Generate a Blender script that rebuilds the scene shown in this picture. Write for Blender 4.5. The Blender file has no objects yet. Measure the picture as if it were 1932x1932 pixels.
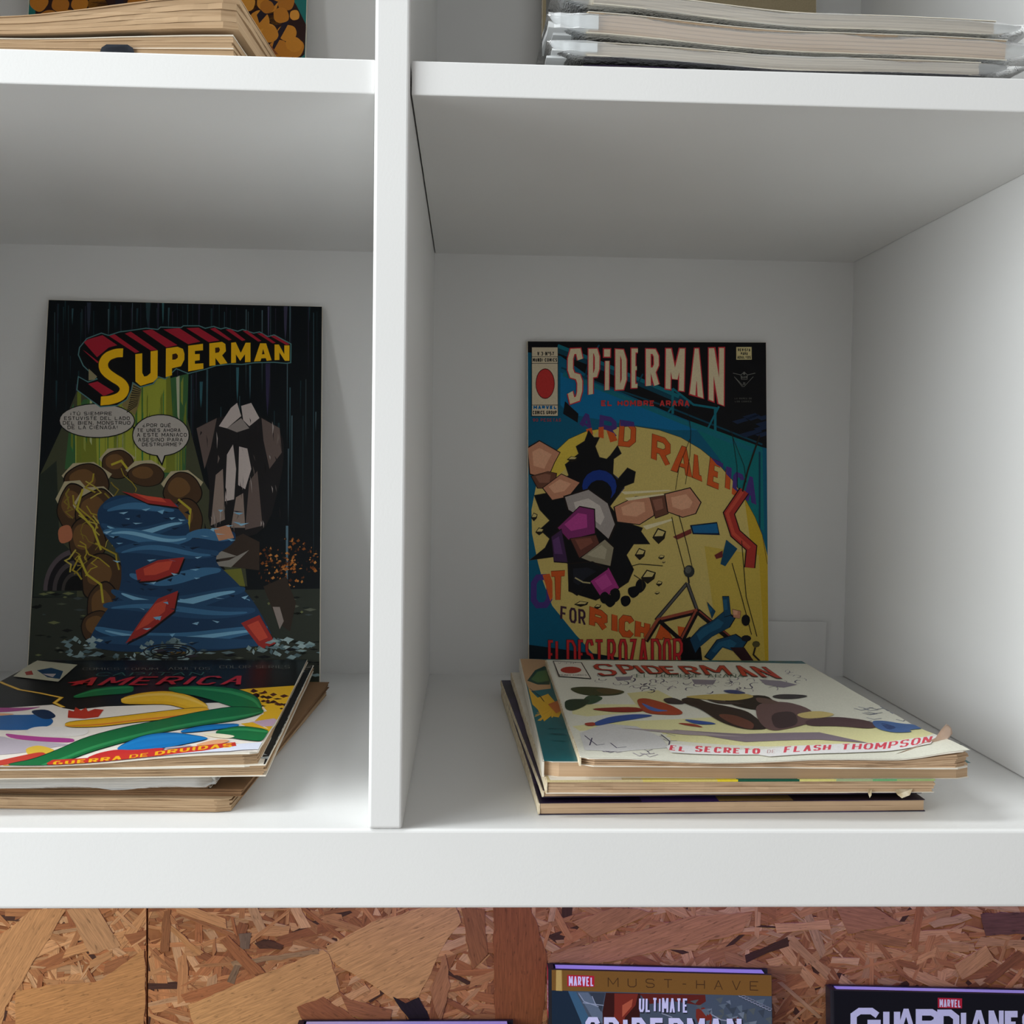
import bpy, bmesh, math, random
from mathutils import Vector, Matrix, noise
from mathutils.geometry import tessellate_polygon

# ------------------------------------------------------------------ camera, light, exposure
scene = bpy.context.scene
COL = scene.collection
cam_data = bpy.data.cameras.new('camera')
cam_data.sensor_width = 36.0
cam_data.lens = 39.03
cam_data.clip_start = 0.01
cam = bpy.data.objects.new('camera', cam_data)
COL.objects.link(cam)
_r = Vector((0.99907, -0.04066, 0.01436)); _d = Vector((0.01266, -0.04329, -0.99898)); _f = Vector((0.04124, 0.99823, -0.04274))
cam.matrix_world = Matrix(((_r.x, -_d.x, -_f.x, 0.0354), (_r.y, -_d.y, -_f.y, -0.5050), (_r.z, -_d.z, -_f.z, 0.1683), (0, 0, 0, 1)))
scene.camera = cam

world = bpy.data.worlds.new('room_light')
scene.world = world
world.use_nodes = True
world.node_tree.nodes['Background'].inputs[0].default_value = (1.0, 0.985, 0.965, 1)
world.node_tree.nodes['Background'].inputs[1].default_value = 0.38


def area_light(name, loc, target, sx, sy, power, color):
    l = bpy.data.lights.new(name, 'AREA')
    l.shape = 'RECTANGLE'
    l.size, l.size_y = sx, sy
    l.energy = power
    l.color = color
    o = bpy.data.objects.new(name, l)
    o.location = loc
    o.rotation_euler = (Vector(target) - Vector(loc)).to_track_quat('-Z', 'Y').to_euler()
    COL.objects.link(o)
    return o


# daylight from the shop window on the left, its near jamb just ahead of the shelf front
area_light('window_daylight', (-1.35, -0.88, 0.40), (0.0, -0.72, 0.25), 1.3, 1.2, 38.0, (0.93, 0.98, 1.0))
area_light('ceiling_lamp', (-1.2, -0.30, 1.9), (0.0, 0.0, 0.0), 0.35, 0.8, 25.0, (0.95, 0.99, 1.0))
LED_POWER = 0.75     # violet strip under the unit, built with its housing further down

scene.view_settings.view_transform = 'Standard'
scene.view_settings.look = 'None'
scene.view_settings.exposure = 0.0
scene.view_settings.gamma = 1.0
scene.view_settings.use_curve_mapping = False

# ------------------------------------------------------------------ helpers
def srgb(r, g, b):
    f = lambda c: (c / 255 / 12.92) if c / 255 <= 0.04045 else ((c / 255 + 0.055) / 1.055) ** 2.4
    return (f(r), f(g), f(b), 1.0)


def obj(name, me, mat=None, parent=None):
    o = bpy.data.objects.new(name, me)
    COL.objects.link(o)
    if mat is not None and not me.materials:
        me.materials.append(mat)
    if parent is not None:
        o.parent = parent
    return o


def thing(name, label, cat, loc=(0, 0, 0), group=None):
    o = bpy.data.objects.new(name, None)
    o.empty_display_size = 0.02
    COL.objects.link(o)
    o.location = loc
    tag(o, label, cat, group)
    return o


def tag(o, label, cat, group=None):
    o['label'] = label
    o['category'] = cat
    if group:
        o['group'] = group
    return o


def child(name, me, mat, parent, label=None, kind=None):
    """a part whose mesh is written in world metres"""
    o = obj(name, me, mat, parent)
    o.matrix_parent_inverse = Matrix.Translation(Vector((0, 0, 0)) if parent.parent else root_loc(parent)).inverted()
    if label:
        o['label'] = label
    if kind:
        o['kind'] = kind
    return o


def root_loc(o):
    v = Vector((0, 0, 0))
    while o is not None:
        v = v + o.location
        o = o.parent if o.parent else None
    return v


def box_mesh(name, x0, x1, y0, y1, z0, z1, bevel=0.0, seg=2):
    bm = bmesh.new()
    bmesh.ops.create_cube(bm, size=1.0)
    bmesh.ops.scale(bm, vec=(x1 - x0, y1 - y0, z1 - z0), verts=bm.verts)
    bmesh.ops.translate(bm, vec=((x0 + x1) / 2, (y0 + y1) / 2, (z0 + z1) / 2), verts=bm.verts)
    if bevel:
        bmesh.ops.bevel(bm, geom=bm.edges[:], offset=bevel, segments=seg, affect='EDGES', profile=0.5)
    me = bpy.data.meshes.new(name)
    bm.to_mesh(me)
    bm.free()
    return me


def new_mat(name, rough=0.5, spec=0.5):
    m = bpy.data.materials.new(name)
    m.use_nodes = True
    b = m.node_tree.nodes['Principled BSDF']
    b.inputs['Roughness'].default_value = rough
    b.inputs['Specular IOR Level'].default_value = spec
    return m, m.node_tree, b


def noise_mat(name, c1, c2, scale=(20, 20, 20), detail=4, rough=0.5, spec=0.4, bump=0.0, bump_scale=200.0):
    m, nt, b = new_mat(name, rough, spec)
    tc = nt.nodes.new('ShaderNodeTexCoord')
    mp = nt.nodes.new('ShaderNodeMapping')
    mp.inputs['Scale'].default_value = scale
    nz = nt.nodes.new('ShaderNodeTexNoise')
    nz.inputs['Scale'].default_value = 1.0
    nz.inputs['Detail'].default_value = detail
    rp = nt.nodes.new('ShaderNodeValToRGB')
    rp.color_ramp.elements[0].position = 0.35
    rp.color_ramp.elements[1].position = 0.65
    rp.color_ramp.elements[0].color = c1
    rp.color_ramp.elements[1].color = c2
    nt.links.new(tc.outputs['Object'], mp.inputs['Vector'])
    nt.links.new(mp.outputs['Vector'], nz.inputs['Vector'])
    nt.links.new(nz.outputs['Fac'], rp.inputs['Fac'])
    nt.links.new(rp.outputs['Color'], b.inputs['Base Color'])
    if bump:
        n2 = nt.nodes.new('ShaderNodeTexNoise')
        n2.inputs['Scale'].default_value = bump_scale
        bp = nt.nodes.new('ShaderNodeBump')
        bp.inputs['Strength'].default_value = bump
        bp.inputs['Distance'].default_value = 0.001
        nt.links.new(tc.outputs['Object'], n2.inputs['Vector'])
        nt.links.new(n2.outputs['Fac'], bp.inputs['Height'])
        nt.links.new(bp.outputs['Normal'], b.inputs['Normal'])
    return m


# ------------------------------------------------------------------ setting
MELAMINE = noise_mat('white_melamine', (0.80, 0.80, 0.79, 1), (0.83, 0.83, 0.82, 1), (6, 6, 6), 2, 0.38, 0.4, 0.04, 900.0)
FLOOR = noise_mat('grey_floor', (0.30, 0.28, 0.26, 1), (0.38, 0.36, 0.33, 1), (3, 3, 3), 4, 0.6)
floor = obj('floor', box_mesh('floor', -2.2, 2.2, -2.4, 0.5, -1.12, -1.10), FLOOR)
floor['kind'] = 'structure'

BAY, DIV, SHF, FRM, DEPTH = 0.3350, 0.0078, 0.0152, 0.0372, 0.3800
HB = 0.3336
XL, XR = -DIV - BAY, DIV + BAY
unit = thing('shelving_unit', 'white four-bay cube shelving unit on the chipboard wall, holding all the old comics', 'shelf', (0, 0.19, -FRM))
TOP = 2 * HB + SHF
child('bottom_board', box_mesh('bottom_board', XL - FRM, XR + FRM, 0.0004, DEPTH, -FRM, 0, 0.0016, 3), MELAMINE, unit)
child('top_board', box_mesh('top_board', XL - FRM, XR + FRM, 0.0004, DEPTH, TOP, TOP + FRM, 0.0012), MELAMINE, unit)
child('side_panel', box_mesh('side_panel', XL - FRM, XL, 0.0008, DEPTH, 0.0002, TOP - .0002, 0.0012), MELAMINE, unit)
child('side_panel', box_mesh('side_panel', XR, XR + FRM, 0.0008, DEPTH, 0.0002, TOP - .0002, 0.0012), MELAMINE, unit)
child('divider', box_mesh('divider', -DIV, DIV, 0.0, DEPTH, 0.0002, TOP - .0002, 0.0014, 3), MELAMINE, unit)
child('shelf_board', box_mesh('shelf_board', XL + .0001, -DIV - .0001, 0.003, DEPTH, HB, HB + SHF, 0.0006), MELAMINE, unit)
child('shelf_board', box_mesh('shelf_board', DIV + .0007, XR - .0001, 0.003, DEPTH, HB, HB + SHF, 0.0006), MELAMINE, unit)
for x0, x1 in ((XL, -DIV), (DIV, XR)):
    for z0, z1 in ((0, HB), (HB + SHF, TOP)):
        child('back_panel', box_mesh('back_panel', x0 - .004, x1 + .004, DEPTH - .0010, DEPTH + .004, z0 - .004, z1 + .004), MELAMINE, unit)

# ------------------------------------------------------------------ chipboard wall
def fbm(x, y, z=0.0):
    return noise.noise(Vector((x, y, z)))


def ink_material(name, rough=0.42, spec=0.4, grain=0.06, scale=900.0):
    """colour comes from the printed polygons, with a little paper grain"""
    m, nt, b = new_mat(name, rough, spec)
    at = nt.nodes.new('ShaderNodeAttribute')
    at.attribute_name = 'ink'
    tc = nt.nodes.new('ShaderNodeTexCoord')
    nz = nt.nodes.new('ShaderNodeTexNoise')
    nz.inputs['Scale'].default_value = scale
    nz.inputs['Detail'].default_value = 3
    mr = nt.nodes.new('ShaderNodeMapRange')
    mr.inputs['From Min'].default_value = 0.3
    mr.inputs['From Max'].default_value = 0.7
    mr.inputs['To Min'].default_value = 1.0 - grain
    mr.inputs['To Max'].default_value = 1.0 + grain
    mx = nt.nodes.new('ShaderNodeVectorMath')
    mx.operation = 'SCALE'
    nt.links.new(tc.outputs['Object'], nz.inputs['Vector'])
    nt.links.new(nz.outputs['Fac'], mr.inputs['Value'])
    nt.links.new(at.outputs['Color'], mx.inputs[0])
    nt.links.new(mr.outputs['Result'], mx.inputs['Scale'])
    nt.links.new(mx.outputs['Vector'], b.inputs['Base Color'])
    return m


def strand_material():
    m, nt, b = new_mat('wood_strand', 0.62, 0.25)
    at = nt.nodes.new('ShaderNodeAttribute')
    at.attribute_name = 'ink'
    uv = nt.nodes.new('ShaderNodeUVMap')
    mp = nt.nodes.new('ShaderNodeMapping')
    mp.inputs['Scale'].default_value = (60, 900, 1)
    nz = nt.nodes.new('ShaderNodeTexNoise')
    nz.inputs['Scale'].default_value = 1.0
    nz.inputs['Detail'].default_value = 5
    nz.inputs['Distortion'].default_value = 0.6
    mr = nt.nodes.new('ShaderNodeMapRange')
    mr.inputs['From Min'].default_value = 0.3
    mr.inputs['From Max'].default_value = 0.7
    mr.inputs['To Min'].default_value = 0.72
    mr.inputs['To Max'].default_value = 1.2
    # short dark flecks along the grain
    m2 = nt.nodes.new('ShaderNodeMapping')
    m2.inputs['Scale'].default_value = (120, 420, 1)
    n2 = nt.nodes.new('ShaderNodeTexNoise')
    n2.inputs['Scale'].default_value = 1.0
    n2.inputs['Detail'].default_value = 2
    r2 = nt.nodes.new('ShaderNodeMapRange')
    r2.inputs['From Min'].default_value = 0.62
    r2.inputs['From Max'].default_value = 0.72
    r2.inputs['To Min'].default_value = 1.0
    r2.inputs['To Max'].default_value = 0.6
    mu = nt.nodes.new('ShaderNodeMath')
    mu.operation = 'MULTIPLY'
    mx = nt.nodes.new('ShaderNodeVectorMath')
    mx.operation = 'SCALE'
    bp = nt.nodes.new('ShaderNodeBump')
    bp.inputs['Strength'].default_value = 0.25
    bp.inputs['Distance'].default_value = 0.0006
    nt.links.new(uv.outputs['UV'], mp.inputs['Vector'])
    nt.links.new(mp.outputs['Vector'], nz.inputs['Vector'])
    nt.links.new(nz.outputs['Fac'], mr.inputs['Value'])
    nt.links.new(uv.outputs['UV'], m2.inputs['Vector'])
    nt.links.new(m2.outputs['Vector'], n2.inputs['Vector'])
    nt.links.new(n2.outputs['Fac'], r2.inputs['Value'])
    nt.links.new(mr.outputs['Result'], mu.inputs[0])
    nt.links.new(r2.outputs['Result'], mu.inputs[1])
    nt.links.new(at.outputs['Color'], mx.inputs[0])
    nt.links.new(mu.outputs['Value'], mx.inputs['Scale'])
    nt.links.new(mx.outputs['Vector'], b.inputs['Base Color'])
    nt.links.new(nz.outputs['Fac'], bp.inputs['Height'])
    nt.links.new(bp.outputs['Normal'], b.inputs['Normal'])
    return m


STRAND = strand_material()
WALLY = 0.3860
OSB_BASE = noise_mat('chipboard_core', srgb(126, 76, 44), srgb(160, 104, 62), (60, 60, 60), 5, 0.7, 0.2)
wall = obj('wall_back', box_mesh('wall_back', -2.2, 2.2, WALLY + 0.012, 0.44, -1.1, 1.4), OSB_BASE)
wall['kind'] = 'structure'
SEAM = -0.2172
board_l = obj('chipboard_panel', box_mesh('chipboard_panel', -1.46, SEAM - .0006, WALLY, WALLY + .0118, -1.08, 1.38), OSB_BASE, wall)
board_r = obj('chipboard_panel', box_mesh('chipboard_panel', SEAM + .0006, 1.03, WALLY, WALLY + .0118, -1.08, 1.38), OSB_BASE, wall)


def strand_mesh(name, polys):
    """polys: (points xz, angle, rgb, y of the face) -> thin chips lying on the board"""
    bm = bmesh.new()
    cl = bm.loops.layers.float_color.new('ink')
    uvl = bm.loops.layers.uv.new('UVMap')
    for pts, ang, col, yy in polys:
        ca, sa = math.cos(ang), math.sin(ang)
        off = random.random() * 3
        front = [bm.verts.new((x, yy, z)) for x, z in pts]
        back = [bm.verts.new((x, WALLY + .0002, z)) for x, z in pts]
        n = len(pts)
        fs = []
        for tri in tessellate_polygon([[Vector((x, z, 0)) for x, z in pts]]):
            fs.append(bm.faces.new([front[i] for i in tri]))
        for i in range(n):
            fs.append(bm.faces.new((front[i], front[(i + 1) % n], back[(i + 1) % n], back[i])))
        for f in fs:
            for l in f.loops:
                l[cl] = col
                x, z = l.vert.co.x, l.vert.co.z
                l[uvl].uv = (x * ca + z * sa + off, -x * sa + z * ca + off)
    bmesh.ops.recalc_face_normals(bm, faces=bm.faces)
    me = bpy.data.meshes.new(name)
    bm.to_mesh(me)
    bm.free()
    me.materials.append(STRAND)
    return me


rng = random.Random(11)
random.seed(5)
TONES = [(172, 118, 74), (180, 128, 82), (166, 110, 68), (184, 134, 90), (160, 102, 62), (152, 94, 56), (174, 116, 72), (136, 82, 50), (188, 142, 100)]


def rand_strand(x0, x1, z0, z1):
    L, w = rng.uniform(.010, .055), rng.uniform(.0012, .0105)
    a = rng.choice([rng.gauss(0.0, .5), rng.uniform(0, math.pi)])
    cx, cz = rng.uniform(x0, x1), rng.uniform(z0, z1)
    ca, sa = math.cos(a), math.sin(a)
    n = rng.choice([2, 3])
    up = [(-L / 2 + L * i / n, w / 2 * rng.uniform(.6, 1.1)) for i in range(n + 1)]
    dn = [(L / 2 - L * i / n, -w / 2 * rng.uniform(.6, 1.1)) for i in range(n + 1)]
    sk = rng.uniform(-.006, .006)
    pts = [(u + (sk if v > 0 else 0), v) for u, v in up + dn]
    pts = [(min(max(cx + u * ca - v * sa, x0), x1), cz + u * sa + v * ca) for u, v in pts]
    k = rng.uniform(.9, 1.08)
    c = srgb(*[t * k for t in rng.choice(TONES)])
    if rng.random() < .03:
        c = srgb(70, 42, 30)
    return pts, a, c, WALLY - rng.uniform(.0001, .0009)


sl = [rand_strand(-.75, SEAM - .0008, -.55, -.06) for _ in range(4400)]
sr = [rand_strand(SEAM + .0008, .85, -.55, -.06) for _ in range(8900)]
for bd, lst in ((board_l, sl), (board_r, sr)):
    o = obj('strand_layer', strand_mesh('strand_layer', lst), None, bd)
    o['kind'] = 'stuff'
BIG = [
    ((172, 124, 80), 1.05, [(-.3083, -.1935), (-.2811, -.1936), (-.3296, -.2732), (-.3339, -.2949), (-.3464, -.2948), (-.346, -.2254)]),
    ((182, 134, 84), .4, [(-.1843, -.2718), (-.0759, -.2273), (-.0716, -.2308), (-.0628, -.2615), (-.0926, -.2811), (-.0883, -.2966), (-.1778, -.296)]),
    ((184, 136, 86), .45, [(-.0738, -.2242), (-.0376, -.2046), (.0052, -.1925), (.031, -.1925), (.0355, -.2048), (.0249, -.218), (.0017, -.2663), (-.0198, -.2684), (-.0414, -.2529), (-.0651, -.2396)]),
    ((170, 120, 72), .3, [(-.3212, -.2593), (-.254, -.2518), (-.2195, -.2259), (-.2190, -.2957), (-.3222, -.295)]),
    ((168, 124, 84), -1.0, [(-.2811, -.1936), (-.256, -.1928), (-.238, -.2236), (-.2624, -.2301)]),
    ((168, 118, 72), -.7, [(-.2076, -.2042), (-.2026, -.2033), (-.1716, -.2291), (-.1771, -.2317)]),
    ((140, 108, 76), .1, [(-.1504, -.237), (-.0802, -.2264), (-.0793, -.2308), (-.1483, -.241)]),
    ((106, 84, 66), 1.5, [(-.1441, -.2139), (-.1339, -.2131), (-.1356, -.2262), (-.1432, -.227)]),
    ((116, 90, 66), 1.1, [(-.1533, -.2532), (-.147, -.2392), (-.1423, -.2401), (-.1474, -.2554)]),
    ((74, 44, 30), -.2, [(-.1313, -.2218), (-.1229, -.2184), (-.1079, -.2236), (-.11, -.2271), (-.1271, -.2262)]),
    ((30, 20, 26), -1.0, [(-.0194, -.2662), (-.0168, -.2675), (-.009, -.272), (.0017, -.2672), (.0167, -.2973), (.0042, -.2972), (-.0124, -.2772)]),
    ((132, 76, 42), 1.57, [(.0612, -.1917), (.0915, -.1918), (.106, -.2315), (.1027, -.2979), (.0644, -.2976)]),
    ((166, 114, 74), .35, [(.1377, -.2249), (.2225, -.2009), (.2751, -.1974), (.2667, -.2143), (.2011, -.2296), (.1401, -.2413)]),
    ((160, 112, 74), .3, [(.1095, -.2315), (.1442, -.2228), (.1401, -.2396), (.1066, -.2385)]),
    ((152, 102, 68), -.2, [(.3435, -.1914), (.3723, -.1905), (.4013, -.208), (.3552, -.2155)]),
    ((172, 124, 80), .7, [(.4453, -.2417), (.4717, -.2252), (.4797, -.2374), (.4524, -.2543)]),
    ((96, 62, 52), 0, [(.4663, -.1992), (.5089, -.1971), (.5096, -.2159), (.4714, -.2176)]),
    ((184, 136, 92), .5, [(-.082, -.2768), (-.0414, -.2564), (-.0379, -.2608), (-.0777, -.2817)]),
    ((142, 88, 52), -.85, [(-.159, -.2195), (-.1526, -.2152), (-.1227, -.2459), (-.1355, -.2471)]),
    ((130, 82, 48), 1.5, [(-.2034, -.1955), (-.1983, -.1938), (-.2, -.2281), (-.2068, -.2285)]),
    ((138, 84, 52), -.6, [(-.097, -.2745), (-.0756, -.2659), (-.0411, -.2903), (-.0625, -.2968), (-.0883, -.2966)]),
    ((140, 88, 56), -.25, [(-.0628, -.2615), (-.0542, -.2682), (-.0197, -.2772), (-.0217, -.2904), (-.0541, -.2814)]),
    ((152, 102, 66), 1.2, [(.0103, -.2597), (.0229, -.2311), (.0275, -.2576), (.0193, -.2894)]),
    ((134, 84, 50), -1.3, [(.0354, -.1938), (.0548, -.1939), (.0575, -.2313), (.0446, -.2444)]),
    ((158, 108, 68), .5, [(.1265, -.205), (.1611, -.1928), (.1961, -.1964), (.1441, -.2183)]),
]
for k, (c, a, p) in enumerate(BIG):
    q = []
    for i in range(len(p)):        # ragged edges
        (xa, za), (xb, zb) = p[i], p[(i + 1) % len(p)]
        n = max(1, int(math.hypot(xb - xa, zb - za) / .006))
        for j in range(n):
            t = j / n
            jx, jz = (rng.uniform(-.0009, .0009), rng.uniform(-.0009, .0009)) if j else (0, 0)
            q.append((xa + (xb - xa) * t + jx, za + (zb - za) * t + jz))
    obj('wood_strand', strand_mesh('wood_strand', [(q, a, srgb(*[v * 1.06 for v in c]), WALLY - .0010 - .00001 * k)]), None, board_l if p[0][0] < SEAM else board_r)

# ------------------------------------------------------------------ printed sheets
GLYPH = {
    'A': [[(0, 1), (.5, 0), (1, 1)], [(.2, .66), (.8, .66)]], 'B': [[(0, .48), (.7, .48), (.92, .36), (.92, .12), (.65, 0), (0, 0), (0, 1), (.7, 1), (1, .86), (1, .62), (.7, .48)]],
    'C': [[(1, .2), (.75, 0), (.25, 0), (0, .2), (0, .8), (.25, 1), (.75, 1), (1, .8)]], 'D': [[(0, 0), (0, 1), (.62, 1), (1, .78), (1, .22), (.62, 0), (0, 0)]],
    'E': [[(1, 0), (0, 0), (0, 1), (1, 1)], [(0, .5), (.8, .5)]], 'F': [[(1, 0), (0, 0), (0, 1)], [(0, .5), (.8, .5)]],
    'G': [[(1, .2), (.75, 0), (.25, 0), (0, .2), (0, .8), (.25, 1), (.75, 1), (1, .82), (1, .56), (.58, .56)]], 'H': [[(0, 0), (0, 1)], [(1, 0), (1, 1)], [(0, .5), (1, .5)]],
    'I': [[(.5, 0), (.5, 1)]], 'J': [[(1, 0), (1, .8), (.75, 1), (.25, 1), (0, .8)]], 'K': [[(0, 0), (0, 1)], [(1, 0), (.1, .5), (1, 1)]], 'L': [[(0, 0), (0, 1), (1, 1)]],
    'M': [[(0, 1), (0, 0), (.5, .62), (1, 0), (1, 1)]], 'N': [[(0, 1), (0, 0), (1, 1), (1, 0)]], 'O': [[(.5, 0), (.25, 0), (0, .2), (0, .8), (.25, 1), (.75, 1), (1, .8), (1, .2), (.75, 0), (.5, 0)]],
    'P': [[(0, 1), (0, 0), (.72, 0), (1, .14), (1, .42), (.72, .56), (0, .56)]], 'Q': [[(.5, 0), (.25, 0), (0, .2), (0, .8), (.25, 1), (.75, 1), (1, .8), (1, .2), (.75, 0), (.5, 0)], [(.6, .75), (1, 1)]],
    'R': [[(0, 1), (0, 0), (.72, 0), (1, .14), (1, .4), (.72, .54), (0, .54)], [(.5, .54), (1, 1)]], 'S': [[(1, .18), (.8, 0), (.2, 0), (0, .14), (0, .36), (.2, .48), (.8, .54), (1, .66), (1, .86), (.8, 1), (.2, 1), (0, .82)]],
    'T': [[(0, 0), (1, 0)], [(.5, 0), (.5, 1)]], 'U': [[(0, 0), (0, .8), (.25, 1), (.75, 1), (1, .8), (1, 0)]], 'V': [[(0, 0), (.5, 1), (1, 0)]], 'W': [[(0, 0), (.25, 1), (.5, .4), (.75, 1), (1, 0)]],
    'X': [[(0, 0), (1, 1)], [(1, 0), (0, 1)]], 'Y': [[(0, 0), (.5, .5), (1, 0)], [(.5, .5), (.5, 1)]], 'Z': [[(0, 0), (1, 0), (0, 1), (1, 1)]],
    '!': [[(.6, 0), (.5, .66)], [(.42, .88), (.42, 1)]], '¡': [[(.5, .34), (.4, 1)], [(.58, 0), (.58, .12)]], '?': [[(0, .18), (.3, 0), (.8, 0), (1, .18), (.9, .38), (.5, .52), (.5, .7)], [(.45, .9), (.45, 1)]],
    '¿': [[(1, .82), (.7, 1), (.2, 1), (0, .82), (.1, .62), (.5, .48), (.5, .3)], [(.55, 0), (.55, .1)]], '.': [[(.5, .88), (.5, 1)]], ',': [[(.6, .85), (.35, 1.15)]], '-': [[(.1, .5), (.9, .5)]],
    'º': [[(.3, 0), (.7, 0), (.7, .3), (.3, .3), (.3, 0)]], '0': [[(.5, 0), (.2, 0), (0, .25), (0, .75), (.2, 1), (.8, 1), (1, .75), (1, .25), (.8, 0), (.5, 0)]],
    '3': [[(0, .1), (.2, 0), (.8, 0), (1, .15), (1, .35), (.7, .48), (1, .6), (1, .85), (.8, 1), (.2, 1), (0, .9)]], '5': [[(1, 0), (0, 0), (0, .45), (.75, .42), (1, .6), (1, .85), (.75, 1), (0, 1)]],
    '7': [[(0, 0), (1, 0), (.4, 1)]], '9': [[(1, .45), (.8, .55), (.2, .55), (0, .4), (0, .15), (.2, 0), (.8, 0), (1, .15), (1, .6), (.7, 1), (.2, 1)]],
}
for acc, base in (('É', 'E'), ('Í', 'I'), ('Ú', 'U'), ('Á', 'A'), ('Ó', 'O')):
    GLYPH[acc] = GLYPH[base] + [[(.42, -.14), (.66, -.32)]]
GLYPH['Ñ'] = GLYPH['N'] + [[(.15, -.2), (.4, -.3), (.6, -.2), (.85, -.3)]]
WIDTH = {'I': .38, 'Í': .38, '.': .3, ',': .3, '!': .4, '¡': .4, '-': .6, 'º': .5, ' ': .55, 'M': 1.2, 'W': 1.25, '1': .5}


def stroke_quads(pts, w):
    """thick polyline -> mitred quads"""
    n = len(pts)
    closed = n > 3 and pts[0] == pts[-1]
    h = w / 2

    def nrm(a, b):
        d = math.hypot(b[0] - a[0], b[1] - a[1]) or 1e-9
        return (-(b[1] - a[1]) / d, (b[0] - a[0]) / d)
    segs = [nrm(pts[i], pts[i + 1]) for i in range(n - 1)]
    L, R = [], []
    for i in range(n):
        if i == 0:
            a, b = (segs[-1], segs[0]) if closed else (segs[0], segs[0])
        elif i == n - 1:
            a, b = (segs[-1], segs[0]) if closed else (segs[-1], segs[-1])
        else:
            a, b = segs[i - 1], segs[i]
        mx, my = a[0] + b[0], a[1] + b[1]
        l2 = mx * mx + my * my
        if l2 < .25:
            mx, my, k = b[0], b[1], 1.0
        else:
            k = min(2.0 / l2, 1.6 / math.sqrt(l2))
        L.append((pts[i][0] + mx * k * h, pts[i][1] + my * k * h))
        R.append((pts[i][0] - mx * k * h, pts[i][1] - my * k * h))
    return [[L[i], L[i + 1], R[i + 1], R[i]] for i in range(n - 1)]


def slanted(ch, lw, H, t):
    """letters with diagonals, drawn as bars so that heavy weights keep their corners"""
    L, R, c, e = [(0, 0), (t, 0), (t, H), (0, H)], [(lw - t, 0), (lw, 0), (lw, H), (lw - t, H)], lw / 2, t * .52
    if ch in 'NÑ':
        return [L, R, [(0, 0), (t * 1.1, 0), (lw, H), (lw - t * 1.1, H)]]
    if ch == 'M':
        return [L, R, [(0, 0), (t, 0), (c + e, H * .74), (c - e, H * .74)], [(lw - t, 0), (lw, 0), (c + e, H * .74), (c - e, H * .74)]]
    if ch in 'AÁ':
        return [[(c - e, 0), (c + e, 0), (t, H), (0, H)], [(c - e, 0), (c + e, 0), (lw, H), (lw - t, H)], [(lw * .24, H * .62), (lw * .76, H * .62), (lw * .8, H * .62 + t * .7), (lw * .2, H * .62 + t * .7)]]
    if ch == 'V':
        return [[(0, 0), (t, 0), (c + e, H), (c - e, H)], [(lw - t, 0), (lw, 0), (c + e, H), (c - e, H)]]
    return []


def text_quads(text, w, quad, sp=.24):
    (ax, ay), (bx, by), (cx, cy), (dx, dy) = quad
    Wq = (math.hypot(bx - ax, by - ay) + math.hypot(cx - dx, cy - dy)) / 2
    Hq = (math.hypot(dx - ax, dy - ay) + math.hypot(cx - bx, cy - by)) / 2
    adv = [1.0 if len(text) == 1 else WIDTH.get(ch, 1.0) for ch in text]
    tot = sum(adv) + sp * (len(text) - 1)
    out, x = [], 0.0
    for ch, a in zip(text, adv):
        x0, lw = x / tot * Wq, a / tot * Wq
        x += a + sp
        th = min(w, lw * .8, Hq * .45)
        bars = slanted(ch, lw, Hq, th)
        shapes = [[(x0 + X, Y) for X, Y in s] for s in bars]
        for line in ([] if bars and ch not in 'ÑÁ' else GLYPH.get(ch, [])[-1:] if bars else GLYPH.get(ch, [])):
            p = [(x0 + th / 2 + u * (lw - th), th / 2 + v * (Hq - th)) for u, v in line]
            shapes += stroke_quads(p, th)
        for qd in shapes:
                o = []
                for X, Y in qd:
                    s, t = X / Wq, Y / Hq
                    o.append(((1 - s) * (1 - t) * ax + s * (1 - t) * bx + s * t * cx + (1 - s) * t * dx, (1 - s) * (1 - t) * ay + s * (1 - t) * by + s * t * cy + (1 - s) * t * dy))
                out.append(o)
    return out


def rounded(p, it=2):
    """corner cutting: a soft outline from a coarse one"""
    for _ in range(it):
        q = []
        for i in range(len(p)):
            (xa, ya), (xb, yb) = p[i], p[(i + 1) % len(p)]
            q += [(xa * .78 + xb * .22, ya * .78 + yb * .22), (xa * .22 + xb * .78, ya * .22 + yb * .78)]
        p = q
    return p


def parse_ops(ops):
    """-> list of (part name, label, [(rgba, [polygons])])"""
    groups = []
    for line in ops.split('\n'):
        k = line.split()
        if not k:
            continue
        if k[0] == 'G':
            groups.append((k[1], ' '.join(k[2:]), []))
            continue
        col = srgb(float(k[1]), float(k[2]), float(k[3]))
        kind = k[0].upper()
        if kind in 'PR':
            v = [float(t) for t in k[4:]]
            p = list(zip(v[0::2], v[1::2]))
            polys = [rounded(p) if kind == 'R' else p]
        elif kind == 'S':
            v = [float(t) for t in k[5:]]
            polys = stroke_quads(list(zip(v[0::2], v[1::2])), float(k[4]))
        else:
            v = [float(t) for t in k[5:13]]
            polys = text_quads(' '.join(k[13:]), float(k[4]), list(zip(v[0::2], v[1::2])))
        groups[-1][2].append((col, polys, k[0].islower()))
    return groups


INK = ink_material('printing_ink', 0.5, 0.16)
INK_GLOSS = ink_material('laminated_ink', 0.34, 0.16, 0.03)
STEP = 0.0000025


def surface_map(S, lift=None, w0=0.0):
    P0, U, V = Vector(S['P0']), Vector(S['U']), Vector(S['V'])
    N = V.cross(U)

    def f(u, v, w):
        return P0 + U * u + V * v + N * (w + w0 + (lift(u, v) if lift else 0.0))
    return f


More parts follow.
